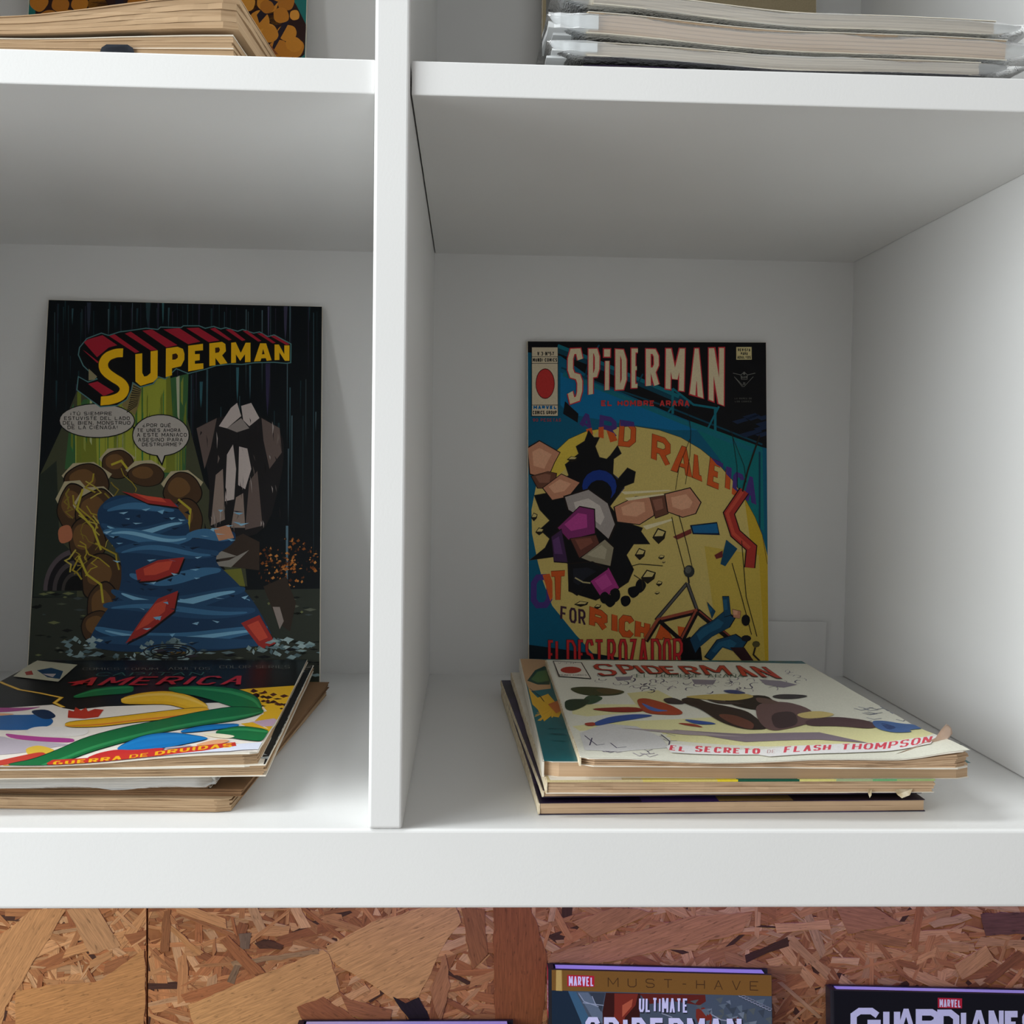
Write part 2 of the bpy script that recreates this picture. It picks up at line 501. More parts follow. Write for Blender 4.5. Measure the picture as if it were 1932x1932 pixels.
def print_sheet(S, root, mat, fmap, bis=0, under=None):
    """the flat print of a cover: every colour patch is a thin polygon just above the one below"""
    lvl, run = 3, 0
    step = STEP * (3 if bis else 1)
    Wm, Hm = S['W'], S['H']
    for name, label, items in parse_ops(S['ops']):
        bm = bmesh.new()
        cl = bm.loops.layers.float_color.new('ink')
        for col, polys, loose in items:
            if not loose:
                lvl += 1 + (6 if run else 0)
                run = 0
            else:
                run += 1
            zz = (lvl + (run % 7)) * step
            for pi, p in enumerate(polys):
                pts = [(min(max(x * 1e-4, .0001), Wm - .0001), min(max(y * 1e-4, .0001), Hm - .0001)) for x, y in p]
                vs = [bm.verts.new((x, y, zz + (pi % 3) * step * .3)) for x, y in pts]
                if len(pts) == 4 and len(polys) > 1:
                    tris = [(0, 1, 2), (0, 2, 3)]
                else:
                    tris = tessellate_polygon([[Vector((x, y, 0)) for x, y in pts]])
                for t in tris:
                    try:
                        fc = bm.faces.new([vs[i] for i in t])
                    except ValueError:
                        continue
                    for l in fc.loops:
                        l[cl] = col
        if bis:
            for ax, size in ((0, Wm), (1, Hm)):
                for i in range(1, bis):
                    co, no = [0, 0, 0], [0, 0, 0]
                    co[ax], no[ax] = size * i / bis, 1
                    bmesh.ops.bisect_plane(bm, geom=bm.verts[:] + bm.edges[:] + bm.faces[:], plane_co=co, plane_no=no)
        want = fmap(Wm / 2, Hm / 2, 1) - fmap(Wm / 2, Hm / 2, 0)
        for v in bm.verts:
            v.co = fmap(*v.co)
        bm.normal_update()
        flip = [f for f in bm.faces if f.normal.dot(want) < 0]
        bmesh.ops.reverse_faces(bm, faces=flip)
        me = bpy.data.meshes.new(name)
        bm.to_mesh(me)
        bm.free()
        child(name, me, mat, under or root, label or None)
    return lvl


def slab_mesh(name, fmap, slabs, nu=24, nv=8, round_corner=0.0):
    """stack of thin bent sheets; slab = (u0, u1, v0, v1, w0, w1, seed, rag)"""
    bm = bmesh.new()
    for (u0, u1, v0, v1, w0, w1, seed, rag) in slabs:
        top, bot = [], []
        for j in range(nv + 1):
            rt, rb = [], []
            for i in range(nu + 1):
                s, t = i / nu, j / nv
                u, v = u0 + (u1 - u0) * s, v0 + (v1 - v0) * t
                if rag:
                    if j == nv:
                        v += rag * fbm(s * 9, seed * 3.1) + rag * .5 * fbm(s * 31, seed * 7.7)
                    if j == 0:
                        v += rag * fbm(s * 9, seed * 5.1)
                    if i == nu:
                        u += rag * fbm(t * 9, seed * 4.3) + rag * .5 * fbm(t * 31, seed * 2.7)
                    if i == 0:
                        u += rag * fbm(t * 9, seed * 6.3)
                if round_corner and j == nv and i in (0, nu):
                    v -= round_corner
                rt.append(bm.verts.new(fmap(u, v, w1)))
                rb.append(bm.verts.new(fmap(u, v, w0)))
            top.append(rt)
            bot.append(rb)
        for j in range(nv):
            for i in range(nu):
                bm.faces.new((top[j][i], top[j][i + 1], top[j + 1][i + 1], top[j + 1][i]))
                bm.faces.new((bot[j][i], bot[j + 1][i], bot[j + 1][i + 1], bot[j][i + 1]))
        for i in range(nu):
            bm.faces.new((top[nv][i], top[nv][i + 1], bot[nv][i + 1], bot[nv][i]))
            bm.faces.new((top[0][i + 1], top[0][i], bot[0][i], bot[0][i + 1]))
        for j in range(nv):
            bm.faces.new((top[j][0], top[j + 1][0], bot[j + 1][0], bot[j][0]))
            bm.faces.new((top[j + 1][nu], top[j][nu], bot[j][nu], bot[j + 1][nu]))
    bmesh.ops.recalc_face_normals(bm, faces=bm.faces)
    me = bpy.data.meshes.new(name)
    bm.to_mesh(me)
    bm.free()
    return me


def paper_mat(name, c1, c2, streak=(5, 5, 900), rough=0.85):
    return noise_mat(name, srgb(*c1), srgb(*c2), streak, 2, rough, 0.15)


PAGES = paper_mat('aged_pages', (190, 160, 128), (202, 172, 140))
PAGES_OLD = paper_mat('old_tan_pages', (172, 144, 112), (184, 156, 124))
PAGES_DARK = paper_mat('browned_and_shaded_pages', (118, 88, 62), (140, 108, 78))  # browned loose leaves, and tan pages with shade put into their colour
PAGES_GREY = paper_mat('grey_pages', (176, 160, 138), (204, 188, 166))
CARD = noise_mat('cover_card', srgb(224, 216, 200), srgb(236, 230, 216), (40, 40, 40), 3, 0.6, 0.3)
CARD_DARK = noise_mat('dark_cover_card', srgb(34, 26, 44), srgb(60, 44, 84), (30, 30, 30), 3, 0.5, 0.35)
CARD_WORN = noise_mat('worn_spine_paper', srgb(206, 186, 150), srgb(238, 226, 200), (300, 300, 300), 4, 0.8, 0.2)

# ------------------------------------------------------------------ printed covers: polygons (P), strokes (S), letters (T) in tenths of a millimetre from the sheet corner
SHEETS = {}
SHEETS['A'] = dict(P0=(-0.29, 0.375, 0.2907), U=(0.99999, 0.0, -0.00474), V=(0.03073, -0.23399, -0.97175), W=0.2109, H=0.2962, ops="""G cover_artwork 
P 11 18 23 3 2959 3 3 2106 3 2106 2959
p 37 65 72 676 53 690 53 688 157 687 226 679 140
p 77 100 107 762 36 771 36 771 128 770 190 765 113
p 56 87 95 154 44 157 44 173 400 184 635 169 341
p 56 87 95 1309 6 1312 6 1317 284 1321 468 1315 238
p 30 55 60 127 457 130 457 136 608 140 708 133 582
p 47 47 65 656 355 661 355 671 680 678 895 667 626
p 60 55 75 241 677 250 677 262 1012 270 1232 254 956
p 47 47 65 1120 576 1126 576 1137 1033 1143 1333 1131 958
p 30 55 60 522 71 528 70 530 178 531 249 525 160
p 37 65 72 1029 23 1032 23 1039 308 1044 497 1036 261
p 37 65 72 1063 11 1073 11 1080 405 1085 665 1073 340
p 47 47 65 1999 9 2005 8 2006 356 2006 585 2001 299
p 47 47 65 1444 26 1447 25 1450 260 1453 415 1448 221
p 60 55 75 992 247 1006 247 1012 623 1016 870 1002 561
p 77 100 107 1707 6 1710 6 1713 313 1715 515 1710 262
p 56 87 95 762 608 768 607 772 787 774 906 767 757
p 77 100 107 1534 58 1538 58 1541 306 1543 470 1538 265
p 47 47 65 835 7 849 6 851 232 852 381 841 195
p 56 87 95 1481 744 1486 744 1489 987 1491 1147 1486 947
p 56 87 95 182 67 196 67 194 150 193 206 185 137
p 47 47 65 550 33 564 32 566 237 568 372 556 203
p 77 100 107 1986 597 1989 597 1991 935 1992 1158 1988 879
p 77 100 107 1879 890 1888 890 1889 1294 1889 1559 1883 1228
p 56 87 95 831 47 834 47 836 148 838 215 834 131
p 56 87 95 917 42 931 41 929 156 927 232 920 137
p 30 55 60 1134 696 1138 696 1140 817 1141 897 1136 797
p 37 65 72 817 978 826 978 834 1303 839 1517 827 1249
p 37 65 72 250 98 256 98 265 339 270 497 259 299
p 30 55 60 342 816 346 816 357 1095 364 1279 352 1049
p 37 65 72 89 651 103 651 105 802 106 901 96 777
p 30 55 60 1574 29 1581 28 1580 140 1579 213 1576 121
p 47 47 65 765 63 779 63 783 322 784 493 773 279
p 56 87 95 1341 833 1345 833 1353 1221 1357 1477 1348 1157
p 60 55 75 1705 367 1711 366 1713 668 1714 867 1709 618
p 47 47 65 69 31 83 31 86 198 88 308 77 170
p 37 65 72 961 1001 967 1001 980 1461 988 1763 974 1386
p 30 55 60 462 12 476 12 476 161 476 259 467 136
p 60 55 75 1745 25 1749 25 1752 376 1755 606 1750 318
p 77 100 107 258 71 262 70 267 217 271 314 264 193
p 77 100 107 1639 43 1648 43 1651 451 1653 719 1645 384
p 37 65 72 861 792 866 792 870 951 872 1057 866 925
p 77 100 107 358 869 372 869 373 1018 374 1117 364 993
p 60 55 75 1365 24 1368 24 1369 149 1370 231 1367 128
p 56 87 95 1350 65 1355 65 1358 291 1360 441 1354 254
p 47 47 65 69 54 75 54 89 389 99 610 83 334
p 60 55 75 1137 244 1146 244 1153 635 1158 892 1146 570
p 56 87 95 1225 537 1239 537 1245 993 1249 1292 1235 918
p 30 55 60 1104 7 1109 6 1113 235 1116 387 1110 197
p 30 55 60 35 363 39 363 52 645 61 831 48 598
p 30 55 60 167 652 170 651 183 933 192 1120 179 887
p 30 55 60 125 7 135 7 136 120 137 195 130 101
p 30 55 60 80 273 93 272 99 497 103 645 89 460
p 30 55 60 1080 567 1089 566 1094 871 1097 1071 1087 820
p 30 55 60 1965 890 1971 890 1973 1350 1974 1651 1968 1274
p 77 100 107 1854 6 1864 6 1862 227 1861 374 1856 191
p 37 65 72 679 556 685 556 690 734 692 852 685 705
p 47 47 65 1863 29 1868 28 1870 332 1871 533 1866 282
p 77 100 107 1838 357 1847 357 1849 832 1850 1143 1843 754
p 77 100 107 360 397 374 397 386 771 393 1017 375 709
p 47 47 65 706 18 709 18 720 341 727 554 716 288
p 47 47 65 1150 6 1164 6 1164 199 1163 326 1155 167
p 37 65 72 1066 77 1069 77 1078 422 1083 649 1074 365
p 77 100 107 557 70 562 69 567 240 570 353 563 212
p 30 55 60 1777 950 1791 950 1789 1201 1787 1366 1780 1159
p 77 100 107 1191 266 1196 266 1197 384 1198 462 1194 364
p 37 65 72 1859 6 1866 6 1865 116 1864 189 1861 98
p 47 47 65 1262 6 1266 6 1267 128 1268 208 1265 108
p 30 55 60 2066 44 2070 44 2070 335 2071 527 2068 287
p 56 87 95 1492 975 1497 975 1499 1169 1500 1298 1496 1137
p 30 55 60 1943 610 1952 610 1950 786 1948 902 1944 757
p 37 65 72 1396 50 1399 50 1407 465 1412 737 1404 396
p 77 100 107 52 103 56 103 67 355 74 521 62 313
p 30 55 60 254 570 263 569 273 858 279 1048 265 810
p 77 100 107 641 11 646 11 650 158 652 255 646 133
p 77 100 107 2062 856 2069 856 2067 955 2066 1020 2063 938
p 30 55 60 347 82 353 81 368 452 377 696 361 391
p 37 65 72 508 38 517 38 519 171 520 259 512 149
p 37 65 72 590 997 594 997 605 1300 611 1500 600 1250
p 37 65 72 2006 6 2016 5 2013 86 2010 140 2007 73
p 37 65 72 986 7 989 7 995 257 1000 423 992 216
p 47 47 65 552 31 556 30 558 124 560 187 556 109
p 60 55 75 636 48 640 47 648 305 654 476 644 263
p 56 87 95 1862 666 1871 666 1872 1060 1873 1320 1866 995
p 60 55 75 605 326 619 326 630 748 637 1026 619 679
p 30 55 60 912 614 926 613 935 1064 941 1360 925 990
p 37 65 72 1746 855 1751 854 1754 1176 1755 1387 1750 1123
p 30 55 60 74 39 84 39 86 154 87 230 79 135
p 37 65 72 115 56 122 56 127 217 131 325 122 191
p 60 55 75 951 75 955 75 965 456 972 707 962 393
p 56 87 95 1109 583 1115 583 1124 996 1130 1266 1119 927
p 77 100 107 1515 40 1524 40 1528 449 1531 718 1521 382
p 37 65 72 188 453 193 453 196 566 199 640 193 547
p 30 55 60 1246 38 1260 38 1262 352 1263 559 1252 300
p 60 55 75 284 47 288 46 305 452 317 718 300 385
p 77 100 107 458 65 468 65 471 241 473 357 465 211
P 52 47 77 1676 477 1711 476 1705 773 1697 899 1684 731
P 57 105 115 1452 515 1474 514 1471 708 1466 791 1458 681
P 50 95 105 1177 636 1201 635 1198 783 1192 846 1182 762
P 62 100 112 1552 496 1565 496 1565 690 1563 773 1557 663
P 65 62 85 1810 9 1839 8 1833 207 1825 292 1815 179
P 75 72 100 1685 13 1700 12 1699 222 1696 312 1689 193
P 50 57 72 296 16 327 15 326 201 320 280 306 175
P 42 65 72 746 4 783 3 777 143 768 203 754 124
P 55 100 105 870 3 886 3 886 129 883 183 876 111
P 87 110 120 1856 1152 1863 1152 1866 1571 1866 1749 1861 1512
P 87 115 130 1848 1749 1866 1749 1868 2369 1866 2630 1856 2282
P 55 87 95 2039 53 2044 53 2054 1494 2057 2084 2049 1294
P 72 75 55 279 656 140 1060 11 1393 12 2311 504 2304 697 1953 1263 1867 1449 2154 1570 2213 1534 1908 1228 1417 1033 720 859 578
P 42 50 42 11 1393 128 1281 181 1885 313 2005 328 2306 12 2311
P 62 105 62 301 801 1090 573 1091 1404 192 1343 209 1027
P 122 130 45 327 865 646 648 952 592 1022 1358 282 1341 254 1089
P 160 167 60 647 664 922 609 945 1328 431 1322 399 927
p 175 182 82 899 1089 905 1041 915 1376 908 1345
p 137 150 62 1035 647 1052 598 1055 829 1040 797
p 115 130 47 1069 842 1080 793 1089 1170 1078 1139
p 115 130 47 271 697 281 649 309 1295 298 1264
p 55 125 70 749 930 759 882 775 1379 764 1347
p 115 130 47 536 875 552 827 564 1206 549 1175
p 55 125 70 217 879 233 831 248 1215 232 1184
p 75 117 55 335 810 345 762 354 1012 343 980
p 115 130 47 221 995 237 947 245 1194 229 1163
p 175 182 82 850 1049 861 1001 869 1311 858 1280
p 187 197 137 570 1098 572 1050 585 1382 580 1351
p 150 160 75 887 1027 897 979 903 1218 892 1187
p 75 117 55 801 931 807 883 816 1193 809 1161
p 187 197 137 595 792 606 743 626 1309 615 1278
p 137 150 62 1000 1006 1017 957 1026 1374 1011 1343
p 187 197 137 702 971 705 923 722 1380 717 1348
p 137 150 62 616 987 627 939 641 1360 630 1329
p 75 117 55 326 868 336 820 348 1146 337 1114
p 115 130 47 874 1082 885 1034 894 1376 883 1345
p 55 125 70 480 903 497 855 504 1103 488 1072
p 187 197 137 351 749 367 700 384 1155 368 1124
p 137 150 62 1022 1088 1039 1040 1045 1373 1030 1342
p 75 117 55 375 695 385 647 403 1106 392 1074
p 55 125 70 420 770 426 721 451 1335 444 1304
p 75 117 55 982 813 988 765 998 1138 991 1106
p 137 150 62 878 868 889 819 895 1072 884 1040
p 115 130 47 686 1003 692 955 699 1190 692 1158
p 150 160 75 556 941 572 893 589 1382 573 1351
p 55 125 70 940 1077 946 1029 952 1235 945 1203
p 187 197 137 893 1005 910 956 913 1148 897 1116
p 115 130 47 1042 1057 1059 1009 1066 1373 1051 1342
p 55 125 70 902 743 908 695 921 1138 914 1106
p 150 160 75 317 1026 333 978 340 1209 324 1178
p 175 182 82 255 1008 260 960 279 1388 272 1357
p 137 150 62 781 782 787 734 803 1225 796 1194
p 75 117 55 779 960 782 912 790 1150 785 1119
p 150 160 75 678 910 695 862 703 1178 687 1146
p 75 117 55 736 651 747 602 769 1272 758 1240
p 115 130 47 1064 929 1070 881 1081 1299 1074 1267
p 75 117 55 689 660 705 611 722 1142 706 1111
p 115 130 47 256 745 272 696 280 928 263 896
p 55 125 70 810 1060 816 1012 827 1378 820 1346
p 150 160 75 511 841 527 792 535 1079 519 1048
p 115 130 47 478 1032 481 984 492 1271 487 1240
p 75 117 55 495 1020 501 972 516 1382 509 1351
p 115 130 47 883 776 899 727 912 1211 896 1180
P 187 190 162 998 607 1023 590 1033 945 1017 914
P 87 77 82 83 2265 83 2225 87 2185 95 2146 107 2109 123 2075 143 2044 165 2017 191 1993 218 1975 248 1961 279 1953 311 1949 343 1952 375 1959 405 1972 435 1990 463 2012 488 2039 510 2069 530 2103 545 2139 557 2178 565 2217 569 2258
P 25 22 27 112 2265 112 2229 116 2194 123 2160 134 2128 148 2098 165 2070 185 2046 207 2026 231 2010 257 1998 285 1990 313 1988 341 1989 369 1996 396 2007 422 2023 446 2042 468 2066 488 2092 505 2122 519 2154 529 2188 536 2223 539 2258
P 72 65 67 149 2264 149 2235 152 2206 158 2178 167 2151 179 2126 193 2103 209 2084 228 2067 248 2053 269 2043 292 2037 315 2035 338 2037 361 2042 384 2051 405 2064 425 2080 443 2100 460 2122 474 2146 485 2173 494 2201 500 2229 502 2259
P 17 17 20 179 2264 179 2239 181 2215 186 2192 194 2169 203 2149 215 2130 229 2113 244 2099 261 2088 279 2080 297 2075 317 2073 336 2074 355 2079 374 2086 392 2097 408 2111 424 2127 437 2145 449 2165 459 2187 466 2211 471 2235 473 2259
P 62 57 55 215 2263 215 2245 217 2227 221 2209 227 2192 234 2177 243 2163 253 2150 264 2140 277 2132 290 2125 305 2122 319 2120 333 2121 348 2125 362 2130 375 2138 388 2148 399 2160 409 2174 418 2190 425 2206 431 2223 434 2241 436 2260
P 12 12 15 237 2263 237 2248 239 2234 242 2220 246 2206 252 2194 259 2183 268 2173 277 2164 287 2158 298 2153 309 2150 320 2149 332 2149 343 2152 355 2157 365 2163 375 2171 384 2181 393 2192 400 2204 405 2217 410 2231 413 2245 414 2260
P 50 55 47 3 2959 3 2318 504 2304 1213 2249 2106 2220 2106 2959
p 97 102 87 1014 2794 1027 2784 1040 2794 1027 2803
p 110 115 75 101 2279 136 2270 171 2278 136 2287
p 110 115 75 125 2499 171 2486 219 2498 172 2511
p 110 115 75 225 2311 242 2304 260 2310 243 2317
p 97 102 87 1948 2686 1960 2675 1973 2686 1961 2696
p 12 15 15 1748 2829 1777 2824 1806 2829 1777 2834
p 67 75 75 577 2468 626 2462 676 2467 627 2473
p 97 102 87 427 2473 471 2461 516 2472 472 2485
p 97 102 87 191 2683 209 2674 228 2683 210 2692
p 97 102 87 398 2478 445 2473 492 2477 445 2482
p 97 102 87 518 2632 545 2624 573 2631 546 2639
p 27 32 30 146 2810 167 2798 188 2809 168 2820
p 82 87 72 698 2419 747 2409 798 2418 748 2429
p 110 115 75 1552 2657 1601 2649 1650 2656 1601 2663
p 12 15 15 1574 2791 1611 2778 1648 2790 1611 2803
p 67 75 75 1713 2306 1753 2297 1794 2305 1753 2314
p 97 102 87 796 2405 824 2396 853 2405 825 2414
p 67 75 75 389 2738 429 2726 470 2737 430 2749
p 67 75 75 308 2403 353 2394 400 2402 354 2411
p 17 20 20 1620 2290 1639 2279 1659 2290 1640 2301
p 17 20 20 849 2642 879 2632 910 2641 879 2651
p 12 15 15 2041 2766 2093 2759 2106 2760 2106 2770 2093 2772
p 17 20 20 431 2512 481 2498 533 2510 482 2524
p 110 115 75 484 2509 520 2498 556 2508 521 2519
p 82 87 72 1122 2712 1163 2700 1205 2711 1164 2723
p 17 20 20 611 2596 637 2585 663 2595 638 2607
p 27 32 30 905 2365 925 2357 946 2364 926 2372
p 27 32 30 380 2300 401 2293 422 2299 401 2306
p 12 15 15 489 2740 525 2727 563 2739 527 2753
p 82 87 72 26 2789 46 2781 66 2789 47 2797
p 67 75 75 81 2441 96 2434 112 2440 97 2447
p 97 102 87 1217 2803 1243 2791 1269 2803 1243 2815
p 110 115 75 1255 2711 1293 2706 1331 2710 1294 2715
p 17 20 20 1239 2620 1258 2612 1278 2619 1259 2627
p 17 20 20 111 2857 123 2846 136 2856 124 2867
p 27 32 30 1696 2732 1723 2724 1751 2731 1724 2739
p 12 15 15 641 2379 683 2369 727 2378 684 2388
p 27 32 30 853 2728 890 2722 928 2727 891 2734
p 82 87 72 181 2362 220 2353 260 2361 221 2369
p 82 87 72 1385 2497 1398 2486 1411 2497 1398 2508
p 110 115 75 848 2265 890 2252 933 2264 891 2276
p 17 20 20 416 2694 435 2689 455 2693 436 2698
p 97 102 87 885 2742 912 2730 940 2742 913 2754
p 67 75 75 1602 2321 1615 2315 1628 2321 1615 2327
p 27 32 30 1889 2293 1926 2284 1962 2292 1926 2300
p 12 15 15 353 2469 371 2463 388 2469 371 2475
p 17 20 20 228 2556 270 2542 314 2554 272 2568
p 82 87 72 634 2755 646 2743 659 2755 647 2768
p 27 32 30 127 2813 153 2801 180 2813 154 2825
p 27 32 30 1434 2778 1470 2765 1508 2777 1471 2789
p 17 20 20 846 2758 890 2752 935 2757 891 2764
p 17 20 20 104 2821 121 2813 138 2821 121 2828
p 27 32 30 519 2691 566 2685 613 2689 566 2695
p 97 102 87 1752 2644 1791 2636 1829 2643 1791 2651
p 97 102 87 1245 2578 1281 2570 1318 2577 1281 2585
p 27 32 30 633 2407 660 2398 687 2406 660 2414
p 17 20 20 899 2267 935 2258 972 2266 936 2276
p 67 75 75 929 2623 973 2610 1017 2621 973 2634
p 12 15 15 974 2317 990 2308 1006 2316 990 2325
p 17 20 20 1667 2545 1705 2540 1743 2544 1705 2550
p 12 15 15 181 2700 222 2690 265 2699 223 2708
p 12 15 15 1566 2778 1604 2767 1641 2777 1604 2789
p 17 20 20 1786 2836 1826 2823 1867 2835 1826 2847
p 67 75 75 286 2788 308 2776 331 2787 309 2799
p 82 87 72 352 2730 400 2724 449 2729 401 2734
p 67 75 75 1263 2400 1287 2389 1311 2399 1287 2409
p 27 32 30 941 2405 991 2396 1042 2404 992 2413
p 17 20 20 546 2561 570 2556 594 2560 570 2565
p 97 102 87 840 2634 862 2627 884 2634 862 2641
p 110 115 75 360 2728 375 2719 391 2727 375 2737
p 110 115 75 1788 2818 1817 2808 1847 2817 1817 2827
p 97 102 87 1832 2303 1883 2292 1936 2301 1884 2312
p 17 20 20 1531 2468 1557 2459 1584 2467 1557 2475
p 110 115 75 753 2711 782 2705 811 2710 782 2717
p 67 75 75 1992 2416 2024 2409 2056 2415 2024 2423
p 12 15 15 1218 2646 1242 2641 1265 2645 1242 2650
p 82 87 72 455 2434 491 2425 528 2433 492 2442
p 12 15 15 1859 2319 1880 2308 1900 2318 1880 2329
p 27 32 30 118 2602 141 2593 164 2602 142 2611
p 27 32 30 468 2608 503 2601 538 2607 503 2613
p 110 115 75 1718 2337 1730 2325 1742 2337 1730 2349
p 67 75 75 300 2319 336 2306 373 2318 337 2331
p 67 75 75 568 2741 617 2736 667 2740 618 2745
p 27 32 30 1164 2460 1201 2451 1239 2459 1201 2468
p 27 32 30 1520 2394 1568 2388 1616 2393 1568 2398
p 12 15 15 46 2377 63 2364 81 2376 64 2389
p 17 20 20 31 2594 80 2588 129 2593 80 2599
p 27 32 30 1077 2635 1114 2626 1152 2634 1115 2643
p 110 115 75 358 2446 381 2441 405 2446 382 2451
p 110 115 75 1629 2671 1640 2659 1651 2671 1640 2683
p 12 15 15 1894 2287 1932 2281 1970 2286 1932 2293
p 110 115 75 546 2642 562 2630 578 2642 563 2655
p 110 115 75 1960 2397 1973 2386 1986 2396 1973 2407
p 110 115 75 910 2723 942 2716 974 2723 942 2730
p 17 20 20 1934 2774 1948 2765 1963 2773 1948 2782
p 110 115 75 534 2400 574 2387 616 2399 575 2412
p 97 102 87 1900 2355 1928 2344 1955 2354 1928 2364
p 27 32 30 1888 2618 1927 2607 1967 2617 1928 2628
p 97 102 87 980 2753 1019 2740 1058 2752 1020 2764
p 97 102 87 1987 2379 2034 2366 2082 2377 2034 2390
p 12 15 15 1285 2294 1334 2288 1382 2293 1334 2300
p 110 115 75 238 2633 255 2620 273 2633 256 2646
p 110 115 75 49 2290 87 2280 126 2289 88 2300
p 17 20 20 130 2292 175 2280 221 2291 176 2303
p 67 75 75 1702 2732 1749 2727 1796 2731 1749 2737
p 17 20 20 1572 2670 1599 2663 1625 2669 1599 2676
p 110 115 75 221 2284 265 2271 311 2282 266 2295
p 17 20 20 192 2710 228 2701 264 2709 228 2718
p 97 102 87 213 2713 232 2706 251 2713 233 2720
p 67 75 75 538 2469 587 2463 636 2467 587 2473
p 67 75 75 759 2448 809 2438 859 2446 810 2456
p 27 32 30 603 2702 646 2697 688 2701 646 2706
p 17 20 20 1604 2452 1644 2442 1684 2451 1644 2461
p 97 102 87 1487 2740 1521 2732 1556 2739 1522 2746
p 12 15 15 3 2389 3 2385 38 2373 80 2386 40 2400
p 97 102 87 712 2313 751 2301 791 2312 752 2325
p 17 20 20 1237 2819 1268 2809 1300 2818 1269 2828
p 12 15 15 582 2387 621 2377 660 2386 621 2395
p 27 32 30 1954 2698 1985 2684 2016 2697 1985 2711
p 97 102 87 1636 2619 1661 2611 1687 2619 1662 2627
p 82 87 72 1856 2686 1884 2676 1913 2686 1884 2696
p 97 102 87 422 2418 469 2408 517 2416 470 2426
p 27 32 30 2045 2616 2094 2610 2106 2611 2106 2619 2095 2621
p 82 87 72 1570 2694 1607 2686 1644 2693 1607 2701
p 82 87 72 1089 2768 1118 2758 1147 2767 1118 2777
p 17 20 20 351 2523 393 2513 436 2522 394 2532
p 82 87 72 696 2640 735 2630 774 2639 736 2648
p 17 20 20 631 2676 675 2670 720 2675 676 2682
p 17 20 20 2029 2671 2065 2663 2101 2670 2065 2678
p 12 15 15 673 2370 723 2358 774 2369 724 2380
p 17 20 20 347 2653 366 2647 385 2653 367 2659
p 110 115 75 1654 2682 1682 2675 1711 2681 1683 2688
p 12 15 15 1894 2408 1941 2399 1989 2407 1941 2416
p 110 115 75 834 2726 872 2716 912 2725 873 2734
p 12 15 15 603 2271 624 2259 646 2270 625 2282
p 110 115 75 1543 2786 1572 2777 1600 2786 1572 2796
p 67 75 75 1348 2752 1386 2741 1424 2751 1386 2762
p 12 15 15 1333 2597 1353 2590 1374 2596 1353 2603
p 97 102 87 937 2441 974 2435 1011 2440 974 2445
p 67 75 75 501 2498 540 2492 580 2497 541 2504
p 110 115 75 877 2526 913 2518 950 2525 914 2534
p 12 15 15 1377 2768 1424 2760 1472 2767 1425 2774
p 27 32 30 806 2548 856 2542 907 2546 856 2552
p 82 87 72 459 2686 508 2679 557 2685 508 2692
p 27 32 30 214 2606 247 2594 280 2605 248 2616
p 110 115 75 47 2736 72 2728 98 2735 73 2743
p 67 75 75 1970 2365 2009 2356 2049 2364 2010 2372
p 82 87 72 1941 2676 1977 2665 2014 2675 1978 2685
p 97 102 87 567 2497 578 2489 590 2497 579 2505
p 82 87 72 1307 2651 1341 2645 1376 2650 1342 2656
P 115 117 55 1230 2339 1304 2315 1293 2458 1221 2548
P 120 122 50 1358 2095 1522 2077 1555 2213 1450 2200
p 200 132 65 1836 1850 1848 1842 1856 1850 1844 1856
p 50 32 22 1784 2048 1802 2042 1815 2047 1796 2051
p 175 105 45 1917 2164 1932 2148 1942 2163 1927 2175
p 200 132 65 1744 2147 1761 2131 1772 2146 1755 2157
p 200 132 65 2056 2026 2070 2011 2080 2026 2066 2037
p 105 57 27 1718 2170 1726 2161 1732 2170 1724 2177
p 105 57 27 2040 2015 2051 1999 2059 2014 2047 2026
p 75 42 25 1738 2146 1746 2135 1752 2146 1744 2154
p 200 132 65 1729 1927 1738 1909 1745 1927 1736 1939
p 175 105 45 2056 2089 2074 2074 2086 2089 2068 2100
p 175 105 45 1736 2018 1749 2004 1757 2018 1745 2028
p 175 105 45 2027 1988 2035 1982 2040 1988 2033 1992
p 175 105 45 1897 1986 1908 1971 1916 1986 1905 1997
p 75 42 25 2024 1938 2030 1921 2035 1938 2028 1950
p 50 32 22 1897 2028 1915 2015 1928 2027 1909 2036
p 50 32 22 1893 1981 1908 1969 1918 1980 1903 1989
p 200 132 65 1950 1909 1955 1903 1959 1909 1953 1913
p 200 132 65 1858 2081 1870 2076 1878 2081 1866 2085
p 75 42 25 2011 1947 2018 1940 2024 1947 2016 1952
p 75 42 25 1856 2029 1873 2018 1885 2029 1868 2037
p 50 32 22 1746 2037 1757 2026 1764 2036 1753 2044
p 75 42 25 2013 2095 2027 2090 2036 2094 2023 2098
p 137 77 32 2044 2075 2064 2059 2077 2074 2057 2085
p 50 32 22 1702 2029 1721 2023 1733 2028 1715 2032
p 105 57 27 1801 2057 1806 2044 1810 2057 1805 2067
p 200 132 65 1696 2056 1712 2048 1723 2055 1707 2061
p 105 57 27 1801 2095 1805 2087 1808 2095 1804 2101
p 75 42 25 1912 1943 1924 1934 1932 1943 1920 1949
p 175 105 45 1807 2086 1818 2080 1826 2086 1814 2091
p 137 77 32 1809 2109 1822 2096 1831 2109 1818 2118
p 200 132 65 1721 2111 1731 2098 1738 2111 1728 2119
p 75 42 25 1849 2039 1856 2022 1861 2039 1854 2051
p 200 132 65 1855 2007 1866 1995 1874 2007 1863 2015
p 50 32 22 1717 1944 1732 1931 1742 1943 1727 1952
p 175 105 45 1874 2043 1888 2030 1897 2043 1883 2052
p 50 32 22 1912 2067 1916 2052 1919 2067 1915 2078
p 50 32 22 2076 2045 2082 2036 2086 2045 2080 2051
p 200 132 65 1847 2116 1858 2107 1865 2116 1854 2122
